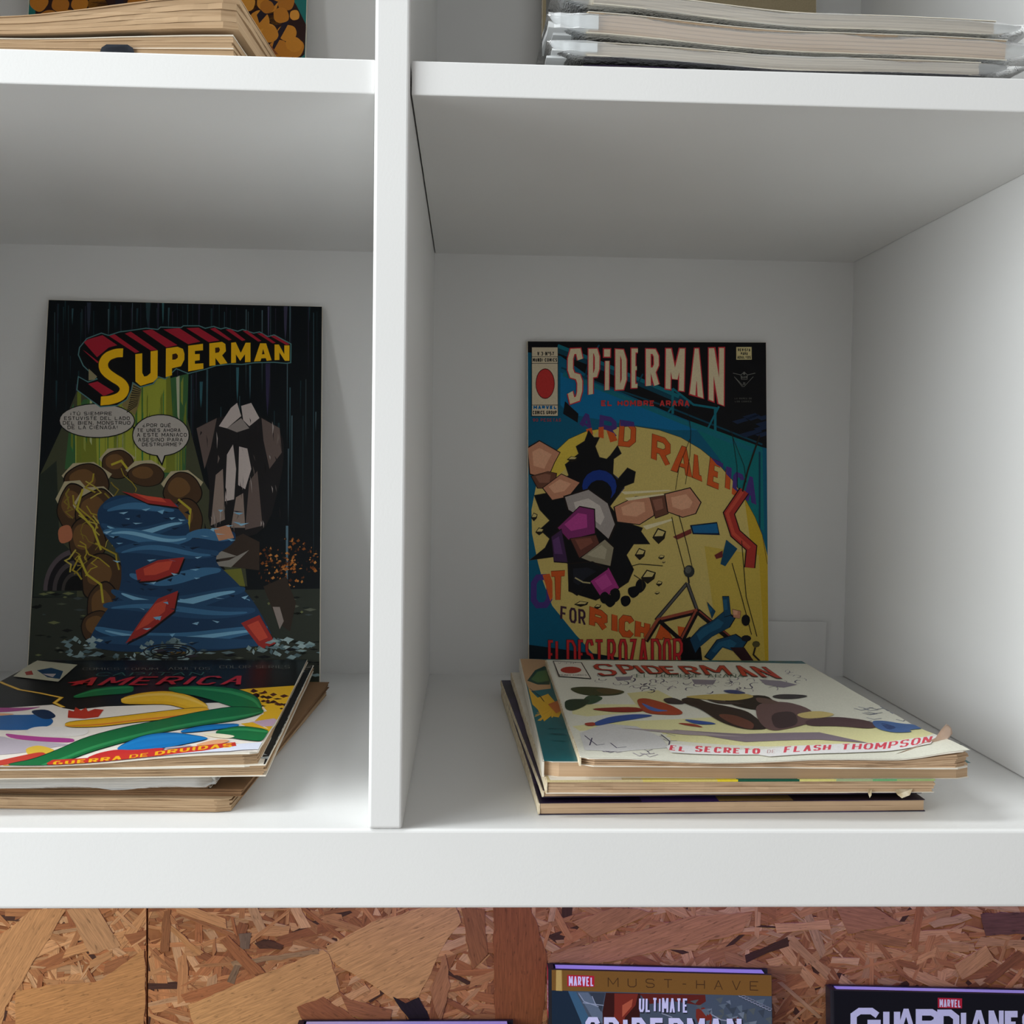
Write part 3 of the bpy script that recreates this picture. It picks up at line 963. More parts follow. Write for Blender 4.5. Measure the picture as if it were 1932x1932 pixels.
p 75 42 25 1696 1984 1714 1972 1727 1983 1709 1991
p 200 132 65 1906 2043 1922 2031 1934 2043 1917 2052
p 50 32 22 1840 2037 1849 2024 1856 2037 1846 2046
p 50 32 22 1998 2017 2008 2011 2015 2017 2005 2021
p 137 77 32 1626 2068 1640 2058 1649 2068 1636 2075
p 137 77 32 1828 1994 1847 1988 1860 1994 1841 1998
p 50 32 22 1862 2042 1877 2034 1887 2041 1872 2047
p 50 32 22 1840 1852 1850 1837 1856 1852 1847 1863
p 50 32 22 1972 1910 1977 1897 1981 1910 1976 1920
p 137 77 32 1664 2039 1682 2021 1694 2038 1677 2050
p 75 42 25 1849 2026 1853 2012 1856 2025 1852 2035
p 200 132 65 1948 2073 1963 2066 1974 2072 1958 2077
p 200 132 65 1765 1981 1784 1966 1797 1981 1778 1991
p 50 32 22 1822 1990 1839 1980 1850 1989 1834 1996
p 200 132 65 1962 2172 1974 2157 1981 2172 1970 2183
p 137 77 32 2048 1975 2061 1966 2069 1975 2057 1981
p 75 42 25 1717 1938 1734 1925 1745 1937 1729 1947
p 75 42 25 1849 2024 1855 2007 1859 2023 1854 2035
p 75 42 25 1648 2113 1657 2099 1664 2113 1654 2123
p 105 57 27 1863 1965 1873 1950 1881 1964 1870 1975
p 137 77 32 1842 2138 1855 2122 1864 2138 1851 2149
p 175 105 45 1837 2081 1855 2062 1867 2080 1849 2093
p 200 132 65 1821 2202 1837 2188 1849 2202 1832 2212
p 175 105 45 1827 2062 1839 2046 1848 2062 1835 2073
p 137 77 32 1896 1884 1915 1875 1928 1884 1909 1890
p 137 77 32 1786 1934 1793 1926 1798 1934 1791 1940
p 137 77 32 1887 1926 1892 1910 1896 1925 1891 1937
p 75 42 25 1871 2163 1889 2146 1902 2162 1884 2174
p 137 77 32 1787 2142 1794 2134 1798 2141 1791 2147
p 200 132 65 1935 2167 1944 2155 1951 2167 1941 2176
p 200 132 65 1890 1864 1898 1846 1903 1863 1895 1876
p 175 105 45 1816 2063 1829 2047 1839 2062 1825 2073
p 137 77 32 1843 2049 1851 2036 1857 2049 1849 2058
p 75 42 25 2093 2070 2106 2061 2106 2077 2105 2077
p 200 132 65 1907 2209 1915 2203 1921 2208 1912 2213
p 137 77 32 1872 1867 1892 1859 1905 1867 1885 1873
p 137 77 32 1723 2197 1733 2192 1740 2196 1730 2200
p 137 77 32 1640 1976 1651 1958 1658 1976 1647 1988
p 137 77 32 1968 1925 1987 1910 2000 1925 1981 1935
p 50 32 22 1846 2161 1860 2144 1869 2161 1855 2174
p 175 105 45 1776 2033 1793 2023 1805 2032 1788 2039
p 105 57 27 1938 2029 1942 2020 1945 2029 1941 2034
p 105 57 27 2005 2077 2009 2060 2011 2077 2007 2089
p 137 77 32 1894 1886 1908 1867 1917 1886 1903 1899
p 50 32 22 1942 2083 1945 2076 1948 2083 1944 2088
p 105 57 27 1802 2160 1817 2154 1828 2160 1812 2164
p 200 132 65 1764 2106 1773 2096 1780 2106 1770 2113
p 50 32 22 1857 2082 1871 2078 1881 2082 1867 2086
p 137 77 32 2031 1945 2037 1929 2042 1945 2036 1956
p 200 132 65 2056 1960 2074 1953 2086 1960 2068 1964
p 137 77 32 2078 1982 2088 1977 2095 1982 2085 1986
p 50 32 22 1741 2062 1758 2051 1769 2062 1752 2070
p 200 132 65 1776 2101 1792 2093 1802 2100 1787 2106
p 200 132 65 1791 2018 1808 2010 1820 2018 1803 2024
p 175 105 45 1852 2048 1865 2039 1874 2048 1861 2054
p 175 105 45 1849 2074 1859 2063 1867 2074 1856 2082
p 175 105 45 1885 2030 1903 2016 1915 2029 1897 2039
p 105 57 27 1647 1975 1652 1960 1656 1975 1651 1986
p 200 132 65 1764 2066 1771 2058 1776 2066 1769 2072
p 105 57 27 1798 2206 1802 2191 1805 2205 1801 2216
p 75 42 25 1965 2142 1975 2130 1983 2142 1972 2150
p 175 105 45 1854 2036 1871 2023 1882 2035 1865 2044
p 175 105 45 1835 2050 1845 2041 1852 2049 1842 2055
p 175 105 45 1900 2077 1916 2062 1927 2076 1911 2087
p 105 57 27 1674 1937 1692 1922 1704 1937 1687 1948
p 175 105 45 1880 2076 1894 2062 1904 2075 1890 2085
p 200 132 65 1781 2004 1785 1989 1789 2004 1784 2014
p 105 57 27 1976 1880 1988 1870 1996 1879 1984 1886
p 200 132 65 1972 1886 1984 1881 1991 1886 1980 1890
p 105 57 27 1978 2138 1985 2126 1990 2138 1983 2147
p 105 57 27 2041 2065 2053 2048 2062 2065 2049 2076
p 50 32 22 1712 2023 1723 2016 1732 2022 1720 2027
p 200 132 65 1861 2201 1879 2185 1892 2200 1873 2211
p 50 32 22 1646 1955 1654 1949 1660 1955 1652 1959
p 137 77 32 1696 2040 1708 2028 1717 2040 1705 2048
p 105 57 27 1854 2069 1867 2062 1877 2068 1863 2073
p 50 32 22 1853 2199 1857 2193 1860 2199 1856 2203
p 200 132 65 1844 1959 1861 1945 1872 1959 1855 1968
p 50 32 22 1660 2016 1665 1999 1668 2015 1663 2027
p 105 57 27 1896 2102 1907 2090 1914 2102 1903 2111
p 175 105 45 1896 2061 1913 2049 1926 2060 1908 2069
p 175 105 45 1893 1995 1905 1980 1914 1994 1901 2005
p 75 42 25 1866 2030 1880 2015 1889 2029 1875 2039
p 105 57 27 1935 1929 1944 1911 1951 1929 1941 1941
p 75 42 25 1804 2094 1813 2084 1819 2094 1810 2102
p 137 77 32 1927 1863 1944 1846 1955 1862 1939 1874
p 200 132 65 1823 2079 1837 2069 1847 2078 1833 2085
p 105 57 27 1846 2027 1851 2019 1855 2026 1849 2032
p 200 132 65 1712 2084 1716 2078 1719 2084 1715 2089
p 137 77 32 1888 1852 1902 1836 1911 1852 1898 1863
p 105 57 27 2030 2061 2037 2047 2043 2061 2035 2071
p 137 77 32 1702 1917 1706 1911 1709 1917 1705 1922
p 105 57 27 1714 2022 1733 2014 1746 2022 1727 2028
p 75 42 25 1811 2079 1816 2061 1819 2079 1815 2091
p 200 132 65 1887 2013 1900 1996 1909 2013 1896 2025
p 105 57 27 1895 2065 1903 2055 1909 2065 1900 2072
p 200 132 65 1824 2186 1839 2177 1849 2186 1834 2192
p 50 32 22 1721 1954 1735 1946 1745 1953 1731 1959
p 105 57 27 1701 2167 1709 2156 1715 2167 1706 2174
p 75 42 25 1965 2049 1971 2037 1976 2049 1969 2057
p 105 57 27 1667 2146 1673 2128 1677 2146 1671 2158
p 105 57 27 1710 1996 1717 1977 1723 1995 1715 2008
p 105 57 27 1868 2038 1880 2025 1888 2038 1876 2047
p 50 32 22 1819 2044 1829 2034 1835 2044 1825 2052
p 175 105 45 1862 1912 1882 1898 1895 1912 1876 1922
p 75 42 25 1691 2108 1697 2101 1701 2108 1695 2113
p 50 32 22 1977 1896 1989 1881 1997 1896 1985 1906
p 50 32 22 2069 1940 2077 1926 2082 1940 2074 1949
p 75 42 25 1902 2010 1919 2005 1931 2009 1913 2013
p 200 132 65 1720 1976 1739 1963 1752 1975 1733 1984
p 200 132 65 1910 1969 1924 1963 1933 1969 1919 1973
p 75 42 25 1814 1959 1823 1950 1829 1959 1820 1966
p 200 132 65 1732 2002 1740 1987 1746 2002 1738 2013
p 200 132 65 1774 2091 1786 2075 1795 2091 1783 2102
p 105 57 27 1700 1977 1704 1959 1708 1976 1703 1989
p 200 132 65 2023 2004 2031 1995 2036 2004 2028 2011
p 200 132 65 2037 1913 2041 1905 2043 1913 2039 1919
p 200 132 65 1804 2152 1812 2139 1818 2152 1810 2161
p 105 57 27 1696 2023 1711 2013 1721 2023 1706 2030
p 137 77 32 2035 2068 2045 2063 2053 2067 2042 2071
p 75 42 25 1803 2029 1812 2018 1819 2028 1809 2036
p 200 132 65 1912 2010 1918 2000 1923 2010 1916 2017
p 75 42 25 1687 2087 1706 2077 1720 2086 1700 2093
p 137 77 32 1850 1998 1859 1988 1866 1997 1856 2004
p 50 32 22 1921 1926 1927 1909 1930 1926 1925 1938
p 50 32 22 1723 2187 1735 2169 1743 2187 1731 2200
p 175 105 45 1910 2100 1922 2088 1930 2099 1918 2107
p 75 42 25 1822 2048 1835 2042 1843 2048 1831 2052
p 137 77 32 2032 2025 2037 2015 2039 2025 2035 2032
p 137 77 32 1787 2173 1790 2164 1793 2173 1789 2179
p 75 42 25 1690 1962 1697 1950 1701 1962 1695 1970
p 175 105 45 1645 1966 1663 1954 1675 1966 1657 1974
P 187 175 140 444 1261 504 1179 612 1168 712 1245 678 1302 485 1306
R 17 12 10 712 1304 680 1363 641 1408 558 1418 482 1366 465 1321 465 1249 526 1197 613 1180 691 1235
R 77 55 35 705 1304 674 1360 638 1402 559 1411 488 1362 472 1320 472 1253 529 1203 611 1187 685 1239
R 115 82 47 633 1282 614 1312 593 1336 545 1341 502 1314 493 1291 493 1253 528 1226 577 1217 621 1246
P 187 175 140 643 1343 710 1273 832 1261 942 1328 904 1376 687 1380
R 17 12 10 943 1373 911 1443 851 1467 773 1471 676 1432 653 1370 679 1330 765 1287 855 1289 906 1318
R 77 55 35 934 1374 905 1439 848 1462 774 1466 683 1429 661 1370 686 1333 767 1292 852 1294 900 1321
R 115 82 47 854 1357 836 1393 802 1406 757 1408 703 1388 690 1356 705 1335 753 1312 804 1314 833 1328
P 187 175 140 172 1396 251 1298 406 1285 544 1375 500 1446 224 1452
R 17 12 10 535 1447 522 1527 426 1593 338 1589 223 1545 181 1437 196 1376 287 1306 394 1289 490 1343
R 77 55 35 525 1447 513 1522 422 1585 339 1581 230 1539 192 1438 206 1380 292 1314 392 1298 483 1349
R 115 82 47 428 1420 420 1462 365 1497 316 1494 250 1471 227 1415 236 1384 288 1348 348 1339 402 1366
P 187 175 140 911 1445 981 1346 1110 1334 1225 1425 1186 1496 957 1500
R 17 12 10 1227 1496 1213 1567 1125 1639 1047 1652 949 1583 918 1511 960 1407 1026 1346 1107 1349 1176 1398
R 77 55 35 1218 1496 1205 1563 1122 1631 1048 1643 956 1578 927 1511 966 1412 1029 1354 1105 1357 1170 1404
R 115 82 47 1133 1469 1125 1506 1075 1544 1031 1551 975 1515 958 1478 982 1423 1020 1391 1065 1393 1104 1419
R 17 12 10 1237 1705 1215 1827 1153 1874 1094 1898 1016 1827 992 1732 997 1632 1071 1546 1134 1550 1192 1594
R 77 55 35 1230 1706 1209 1821 1151 1865 1095 1888 1021 1821 998 1732 1004 1637 1074 1555 1132 1560 1187 1601
R 115 82 47 1160 1676 1147 1739 1112 1764 1078 1777 1035 1740 1021 1691 1024 1639 1066 1594 1101 1596 1134 1619
P 187 175 140 136 1575 195 1440 309 1428 416 1549 383 1651 180 1654
R 17 12 10 420 1664 398 1788 351 1833 269 1869 191 1781 140 1675 168 1550 222 1448 293 1452 371 1508
R 77 55 35 412 1663 392 1780 347 1823 270 1857 196 1774 148 1674 174 1556 226 1460 293 1464 366 1516
R 115 82 47 335 1619 323 1683 296 1707 249 1726 205 1680 176 1625 193 1560 224 1507 264 1509 308 1538
P 187 175 140 265 1619 339 1484 488 1472 620 1592 579 1694 317 1698
R 17 12 10 636 1674 592 1844 501 1914 423 1902 320 1817 277 1706 298 1571 400 1507 483 1475 563 1547
R 77 55 35 626 1676 584 1836 498 1902 425 1891 327 1810 287 1705 306 1578 403 1518 481 1488 556 1555
R 115 82 47 523 1645 498 1733 446 1770 402 1764 344 1719 320 1662 332 1592 390 1558 437 1542 482 1579
R 17 12 10 538 1922 499 2009 435 2079 353 2080 286 2042 244 1907 258 1781 314 1709 409 1701 490 1765
R 77 55 35 529 1921 492 2003 432 2069 354 2069 291 2034 252 1907 265 1788 318 1720 408 1712 484 1772
R 115 82 47 443 1874 421 1919 385 1955 338 1956 300 1936 277 1866 285 1801 317 1763 371 1759 416 1792
R 17 12 10 684 2181 643 2304 590 2343 482 2350 371 2306 357 2190 343 2070 446 1976 543 1977 656 2065
R 77 55 35 674 2180 636 2296 586 2333 484 2340 379 2298 366 2188 352 2076 450 1987 541 1987 648 2071
R 115 82 47 579 2136 556 2200 526 2220 464 2224 402 2201 394 2141 386 2079 444 2030 499 2030 563 2076
R 17 12 10 687 2416 646 2523 588 2607 490 2590 418 2513 403 2410 406 2291 473 2204 552 2176 648 2294
R 77 55 35 679 2415 640 2516 585 2595 493 2579 425 2507 411 2409 413 2297 477 2214 551 2188 641 2300
R 115 82 47 597 2367 573 2422 540 2466 485 2457 444 2417 436 2363 438 2302 476 2256 521 2242 574 2303
R 17 12 10 635 2544 611 2623 535 2693 461 2663 389 2609 363 2528 382 2455 451 2410 520 2399 599 2453
R 77 55 35 627 2544 605 2619 533 2685 463 2656 396 2605 371 2529 389 2460 454 2418 519 2407 593 2458
R 115 82 47 553 2517 539 2558 496 2595 454 2579 414 2551 399 2509 410 2471 449 2448 488 2442 533 2470
S 170 150 47 9 367 1623 404 1681 474 1698 457 1733 479 1762
S 170 150 47 12 264 1543 273 1610 345 1670 427 1736 458 1793
S 170 150 47 6 504 1741 488 1785 565 1821 598 1846 589 1908
S 137 120 42 6 332 1837 371 1853 395 1894 470 1922 446 1957
S 170 150 47 12 341 1997 313 2051 288 2110 321 2128 358 2178
S 187 170 75 12 417 1695 458 1747 529 1789 592 1837 647 1852
S 170 150 47 12 445 1904 522 1949 599 1987 607 2036 627 2102
S 170 150 47 12 409 1374 404 1421 402 1432 351 1484 428 1519
S 187 170 75 12 304 1956 260 2024 230 2039 275 2068 270 2126
S 137 120 42 12 234 1494 210 1535 226 1564 238 1622 230 1652
S 170 150 47 6 296 1968 333 1990 302 2026 363 2068 320 2077
S 137 120 42 9 539 1438 559 1464 598 1495 561 1558 580 1608
S 137 120 42 9 237 1556 201 1596 268 1652 214 1672 273 1721
S 187 170 75 6 619 1799 624 1821 701 1859 694 1899 679 1915
S 170 150 47 9 330 1893 375 1920 384 1985 371 2013 380 2034
S 187 170 75 6 581 1740 613 1792 575 1824 527 1893 520 1936
S 170 150 47 6 609 1328 632 1384 698 1439 731 1486 723 1511
S 137 120 42 12 496 1524 547 1577 562 1624 553 1666 552 1677
S 137 120 42 9 379 2011 389 2040 365 2063 355 2079 300 2140
S 137 120 42 6 413 1714 397 1733 348 1760 334 1813 356 1877
S 170 150 47 9 598 1722 550 1741 576 1809 569 1864 572 1925
S 187 170 75 9 351 1435 421 1475 471 1521 445 1531 393 1567
S 170 150 47 6 577 1768 548 1821 626 1864 581 1922 646 1950
S 187 170 75 9 312 1694 378 1740 450 1759 439 1813 473 1845
S 170 150 47 9 317 1924 371 1936 401 1991 482 2021 557 2081
S 170 150 47 9 472 2009 422 2054 466 2081 421 2099 384 2153
S 187 172 55 16 328 2004 394 2140 500 2214 521 2349
S 187 172 55 16 334 1496 297 1652 422 1789 489 1956
S 187 172 55 17 536 1305 610 1272 658 1334
S 187 172 55 17 1043 1561 1136 1637 1125 1792
P 107 82 37 912 2552 996 2432 1071 2461 1130 2713 1028 2721
P 162 130 50 976 2477 1012 2454 1049 2714 1027 2717
R 32 30 32 1148 1007 1345 906 1606 869 1823 1025 1827 1311 1698 1844 1262 1836 1281 1400
P 105 90 85 1164 1007 1315 923 1275 1164 1233 1323
P 105 90 85 1653 916 1792 993 1810 1184 1720 1313 1671 1092
P 200 187 182 1332 987 1420 840 1466 799 1499 903 1393 1002
P 200 187 182 1497 823 1573 797 1637 916 1562 982 1515 935
P 150 140 135 1393 1002 1499 919 1562 998 1470 1032
P 150 132 122 1290 1758 1318 1368 1370 1320 1394 1710
P 200 187 182 1391 1570 1398 1209 1442 1128 1469 1318 1459 1554
P 200 187 182 1487 1443 1488 1143 1550 1158 1583 1316 1540 1474
P 105 90 85 1546 1785 1570 1410 1629 1331 1674 1752
P 150 132 122 1441 1771 1473 1538 1526 1505 1546 1770
P 62 50 42 1250 1944 1532 1816 1654 1876 1657 2090 1417 2063
P 150 145 137 1191 1991 1354 1942 1490 1986 1296 2020
P 150 145 137 1237 2051 1431 2017 1579 1938 1447 2071
P 55 45 37 1689 2211 1853 2133 1930 2329 1888 2540 1798 2481
P 150 137 130 1759 2361 1811 2361 1842 2466 1813 2526
p 22 20 22 1682 1264 1694 1300 1690 1355
p 120 107 100 1394 1539 1406 1563 1406 1599
p 120 107 100 1381 1566 1393 1621 1383 1704
p 120 107 100 1506 1140 1513 1163 1520 1199
p 120 107 100 1779 1028 1791 1068 1770 1130
p 22 20 22 1197 1026 1207 1041 1191 1064
p 22 20 22 1758 1213 1771 1232 1773 1261
p 22 20 22 1662 1354 1672 1382 1678 1424
p 120 107 100 1326 1685 1337 1736 1327 1813
p 37 32 35 1733 992 1746 1037 1750 1105
p 120 107 100 1596 1204 1605 1226 1613 1260
p 175 165 160 1765 1436 1771 1458 1775 1492
p 120 107 100 1332 1212 1344 1239 1330 1280
p 22 20 22 1790 1084 1800 1122 1808 1179
p 175 165 160 1662 1714 1671 1732 1661 1760
p 120 107 100 1490 1664 1498 1683 1480 1713
p 37 32 35 1669 1627 1682 1672 1685 1738
p 175 165 160 1306 1644 1319 1700 1322 1783
p 175 165 160 1289 1686 1297 1704 1300 1731
p 37 32 35 1240 1055 1250 1098 1250 1162
p 37 32 35 1591 1243 1602 1270 1586 1312
p 22 20 22 1562 915 1573 934 1572 962
p 37 32 35 1624 942 1638 995 1618 1075
p 22 20 22 1478 1021 1486 1053 1484 1101
p 175 165 160 1574 1370 1587 1427 1593 1511
p 22 20 22 1245 1735 1258 1784 1245 1858
p 37 32 35 1291 1136 1299 1152 1281 1176
p 175 165 160 1675 1712 1686 1735 1683 1771
p 175 165 160 1520 1374 1530 1417 1519 1482
p 120 107 100 1451 1733 1465 1762 1465 1806
p 175 165 160 1736 1443 1748 1466 1747 1501
p 37 32 35 1795 1603 1808 1645 1808 1707
p 175 165 160 1735 941 1747 985 1738 1051
p 120 107 100 1594 1293 1606 1331 1609 1388
p 22 20 22 1500 1412 1513 1468 1514 1552
p 175 165 160 1715 1205 1726 1220 1724 1244
p 22 20 22 1386 1445 1400 1481 1399 1535
p 175 165 160 1354 1624 1365 1674 1359 1748
p 175 165 160 1315 1030 1326 1084 1322 1165
p 120 107 100 1679 1106 1687 1126 1697 1156
R 32 65 100 432 1665 546 1539 741 1536 999 1585 1123 1715 1143 1869 1322 1835 1471 1786 1481 1879 1296 2004 1479 2169 1632 2333 1815 2675 391 2722 484 2499 650 2257 640 1999 499 1834
R 42 82 120 489 1610 567 1576 645 1552 724 1542 804 1549 884 1566 964 1586 1044 1599 1046 1637 967 1655 887 1660 808 1656 728 1649 649 1645 570 1645 491 1648
R 67 120 162 521 1648 590 1619 660 1598 730 1590 801 1595 873 1610 944 1627 1016 1638 1016 1657 945 1661 874 1656 803 1647 732 1641 662 1643 591 1652 521 1667
R 42 82 120 480 1747 573 1775 665 1789 757 1784 848 1764 939 1739 1031 1717 1123 1710 1124 1742 1033 1776 942 1818 851 1855 760 1875 668 1868 575 1834 481 1779
R 130 187 220 526 1769 606 1798 685 1812 764 1807 843 1788 921 1762 999 1741 1079 1734 1079 1748 1000 1766 922 1796 844 1827 766 1846 687 1846 607 1823 526 1783
R 67 120 162 497 1802 591 1788 684 1789 779 1803 874 1823 968 1839 1063 1842 1156 1829 1157 1864 1064 1904 971 1923 877 1920 783 1900 688 1873 593 1850 499 1837
R 130 187 220 558 1824 636 1810 715 1811 795 1826 875 1846 954 1862 1033 1866 1112 1853 1112 1864 1034 1885 955 1888 876 1876 796 1856 716 1838 637 1829 558 1835
R 42 82 120 593 1939 700 1905 808 1886 916 1884 1026 1898 1136 1920 1245 1939 1354 1946 1355 1984 1247 2007 1138 2012 1029 2004 920 1989 811 1977 702 1973 594 1976
R 67 120 162 638 1966 731 1932 824 1913 917 1912 1012 1926 1106 1948 1201 1968 1295 1975 1296 1989 1202 1993 1107 1983 1013 1965 919 1951 825 1947 732 1957 639 1980
R 67 120 162 704 2122 800 2139 895 2140 991 2126 1086 2105 1181 2084 1276 2073 1373 2077 1373 2109 1278 2130 1183 2162 1088 2194 993 2216 898 2218 802 2196 705 2154
R 42 82 120 575 2240 716 2277 856 2298 996 2300 1135 2282 1275 2253 1414 2225 1555 2210 1556 2253 1416 2301 1277 2356 1139 2400 1000 2418 860 2401 719 2353 577 2282
R 130 187 220 651 2269 770 2306 889 2328 1008 2330 1126 2312 1244 2283 1362 2256 1481 2242 1481 2260 1363 2288 1245 2327 1127 2362 1009 2380 891 2372 771 2338 651 2287
R 42 82 120 521 2350 678 2327 836 2320 995 2328 1154 2345 1314 2363 1473 2372 1632 2367 1633 2406 1474 2442 1316 2458 1157 2454 998 2437 840 2415 681 2397 523 2388
R 67 120 162 581 2379 721 2357 863 2350 1004 2358 1147 2375 1289 2393 1431 2403 1573 2398 1574 2413 1432 2429 1290 2429 1148 2416 1006 2399 864 2386 723 2383 582 2393
R 67 120 162 470 2518 649 2546 828 2563 1007 2566 1185 2554 1364 2532 1544 2510 1724 2496 1724 2533 1545 2576 1366 2622 1188 2656 1010 2668 831 2652 652 2611 471 2554
R 130 187 220 544 2547 705 2575 865 2593 1025 2595 1184 2584 1344 2563 1504 2541 1665 2527 1665 2540 1504 2563 1345 2593 1185 2619 1026 2630 866 2623 706 2597 545 2559
R 42 82 120 415 2607 609 2591 804 2584 999 2584 1195 2590 1391 2599 1588 2604 1785 2603 1785 2634 1589 2661 1393 2675 1197 2678 1002 2671 807 2660 611 2648 417 2638
R 67 120 162 1111 1824 1181 1791 1251 1780 1322 1792 1393 1815 1464 1827 1465 1856 1395 1875 1324 1873 1253 1860 1183 1852 1112 1853
P 25 15 17 757 2116 918 2038 1111 2012 1070 2127 908 2190 775 2199
P 170 52 47 748 2104 908 2026 1102 2000 1060 2115 899 2178 766 2187
P 215 82 62 805 2091 901 2044 1017 2028 992 2097 895 2135 815 2141
P 25 15 17 1074 2263 1049 2413 848 2580 704 2656 815 2476 928 2325
P 170 52 47 1064 2251 1040 2401 839 2568 695 2644 806 2464 918 2313
P 215 82 62 986 2315 972 2405 851 2506 765 2551 831 2443 899 2352
P 25 15 17 1540 2496 1672 2435 1794 2642 1691 2688
P 170 52 47 1530 2485 1663 2423 1785 2631 1682 2676
P 215 82 62 1575 2501 1655 2464 1728 2588 1666 2616
P 25 15 17 629 1519 811 1554 992 1575 1055 1636 828 1609
P 170 52 47 620 1507 802 1542 983 1562 1045 1623 819 1596
P 215 82 62 704 1518 813 1540 922 1552 959 1588 823 1572
R 187 115 82 162 1793 257 1761 285 1883 183 1923
P 200 145 112 1313 1781 1425 1748 1465 1848 1353 1873
p 20 42 67 1431 2281 1480 2276 1472 2294
p 130 187 220 957 2339 992 2334 996 2354
p 130 187 220 981 1702 1029 1699 1000 1719
p 150 200 227 1285 1787 1315 1775 1315 1804
p 130 187 220 1178 2152 1223 2153 1193 2164
p 20 37 57 1137 1928 1222 1919 1160 1942
p 20 42 67 1073 2123 1114 2120 1112 2139
p 130 187 220 892 1657 944 1642 931 1677
p 20 37 57 976 2242 1026 2237 1008 2261
p 20 37 57 735 2615 767 2606 775 2624
p 130 187 220 984 2020 1044 2032 1022 2029
p 130 187 220 1144 2090 1216 2087 1189 2100
p 150 200 227 577 2031 637 2040 612 2049
p 20 37 57 925 1653 988 1660 963 1663
p 20 42 67 731 1695 766 1681 769 1710
p 20 37 57 578 2323 636 2308 614 2336
p 20 42 67 1151 2637 1231 2625 1176 2651
p 20 37 57 540 2635 599 2622 566 2651
p 130 187 220 827 2025 897 2018 849 2038
p 20 37 57 979 2172 1020 2158 1010 2185
p 150 200 227 1007 2119 1059 2128 1029 2139
p 20 37 57 1092 1661 1122 1647 1136 1680
p 130 187 220 537 1847 585 1853 577 1863
p 130 187 220 1012 2574 1053 2565 1032 2593
p 20 42 67 629 1759 708 1758 645 1777
p 150 200 227 1291 1776 1362 1781 1316 1788
p 150 200 227 1400 1755 1462 1753 1422 1765
p 20 37 57 553 1851 625 1848 582 1871
p 150 200 227 1493 1741 1574 1733 1515 1757
p 150 200 227 854 2195 902 2187 886 2206
p 150 200 227 1528 2293 1581 2278 1554 2309
p 20 42 67 752 2181 793 2170 773 2194
p 20 37 57 924 1651 962 1663 970 1671
p 20 37 57 1067 1913 1099 1921 1110 1932
p 20 37 57 717 1907 782 1907 735 1918
p 150 200 227 816 2535 879 2528 848 2544
p 150 200 227 500 1821 568 1807 525 1836
p 150 200 227 785 2382 821 2392 824 2399
p 20 42 67 1006 2384 1082 2386 1035 2393
p 150 200 227 1047 1710 1103 1720 1065 1728
p 20 42 67 1293 1980 1343 1990 1335 1995
p 150 200 227 654 1714 691 1713 685 1724
p 20 42 67 1000 1781 1061 1776 1022 1795
p 150 200 227 714 1747 787 1747 736 1757
p 150 200 227 606 1672 677 1663 644 1683
p 130 187 220 776 1645 843 1632 808 1655
p 150 200 227 1214 1834 1280 1841 1250 1843
p 20 42 67 778 2236 810 2239 814 2254
p 130 187 220 888 2450 952 2440 913 2470
p 150 200 227 1342 1637 1381 1636 1362 1655
p 150 200 227 1328 1817 1400 1823 1345 1826
p 20 37 57 1444 1641 1529 1647 1479 1652
p 130 187 220 1190 2482 1225 2488 1215 2492
p 130 187 220 1550 2300 1588 2310 1593 2320
p 150 200 227 1317 2467 1373 2476 1356 2486
p 20 42 67 848 2603 881 2611 887 2620
p 130 187 220 1413 1854 1477 1865 1445 1874
p 130 187 220 1454 1654 1532 1658 1498 1672
p 20 37 57 931 1702 1001 1713 959 1714
p 20 42 67 836 2240 918 2238 864 2252
p 20 42 67 669 2182 720 2192 703 2194
p 130 187 220 596 1900 650 1900 618 1911
p 150 200 227 1179 1999 1232 1993 1198 2010
p 130 187 220 898 2455 946 2449 939 2473
p 150 200 227 1171 2493 1223 2478 1211 2503
p 20 37 57 777 2201 850 2205 821 2218
p 150 200 227 1322 2297 1407 2307 1357 2306
p 20 37 57 1177 2070 1229 2074 1211 2083
p 130 187 220 1075 2311 1134 2316 1091 2330
p 130 187 220 1454 1726 1511 1733 1496 1744
p 162 185 187 389 2664 403 2653 427 2660 412 2670
p 87 110 115 481 2721 503 2712 537 2718 515 2725
p 115 140 145 459 2727 492 2705 545 2719 511 2739
p 140 165 167 356 2730 373 2701 401 2721 384 2747
p 162 185 187 439 2620 455 2591 481 2610 465 2637
p 140 165 167 351 2642 361 2621 377 2635 368 2654
p 140 165 167 417 2635 426 2616 442 2629 433 2646
p 140 165 167 477 2730 487 2716 504 2726 494 2739
p 115 140 145 228 2642 256 2626 299 2636 271 2650
p 87 110 115 368 2747 386 2725 417 2740 398 2759
p 87 110 115 263 2714 279 2699 304 2709 288 2722
p 87 110 115 382 2711 413 2693 463 2704 431 2720
p 87 110 115 278 2630 292 2619 315 2626 301 2636
p 87 110 115 294 2621 311 2612 338 2618 321 2626
p 140 165 167 274 2732 295 2718 327 2728 306 2740
p 162 185 187 382 2742 388 2716 400 2734 394 2757
p 140 165 167 281 2736 294 2723 315 2731 302 2743
p 140 165 167 430 2661 453 2635 489 2652 466 2676
p 140 165 167 459 2664 469 2640 486 2656 476 2678
p 162 185 187 405 2631 437 2607 488 2623 456 2645
p 115 140 145 283 2709 297 2683 321 2701 307 2725
p 115 140 145 255 2669 279 2641 318 2660 294 2685
p 140 165 167 428 2736 461 2727 510 2733 478 2741
p 162 185 187 479 2628 501 2611 536 2622 514 2637
p 115 140 145 421 2618 451 2607 497 2614 467 2623
p 140 165 167 308 2622 328 2594 359 2613 340 2638
p 115 140 145 1005 2626 1030 2598 1068 2617 1043 2641
p 140 165 167 860 2640 877 2613 903 2632 887 2657
p 115 140 145 1046 2636 1066 2615 1098 2629 1078 2648
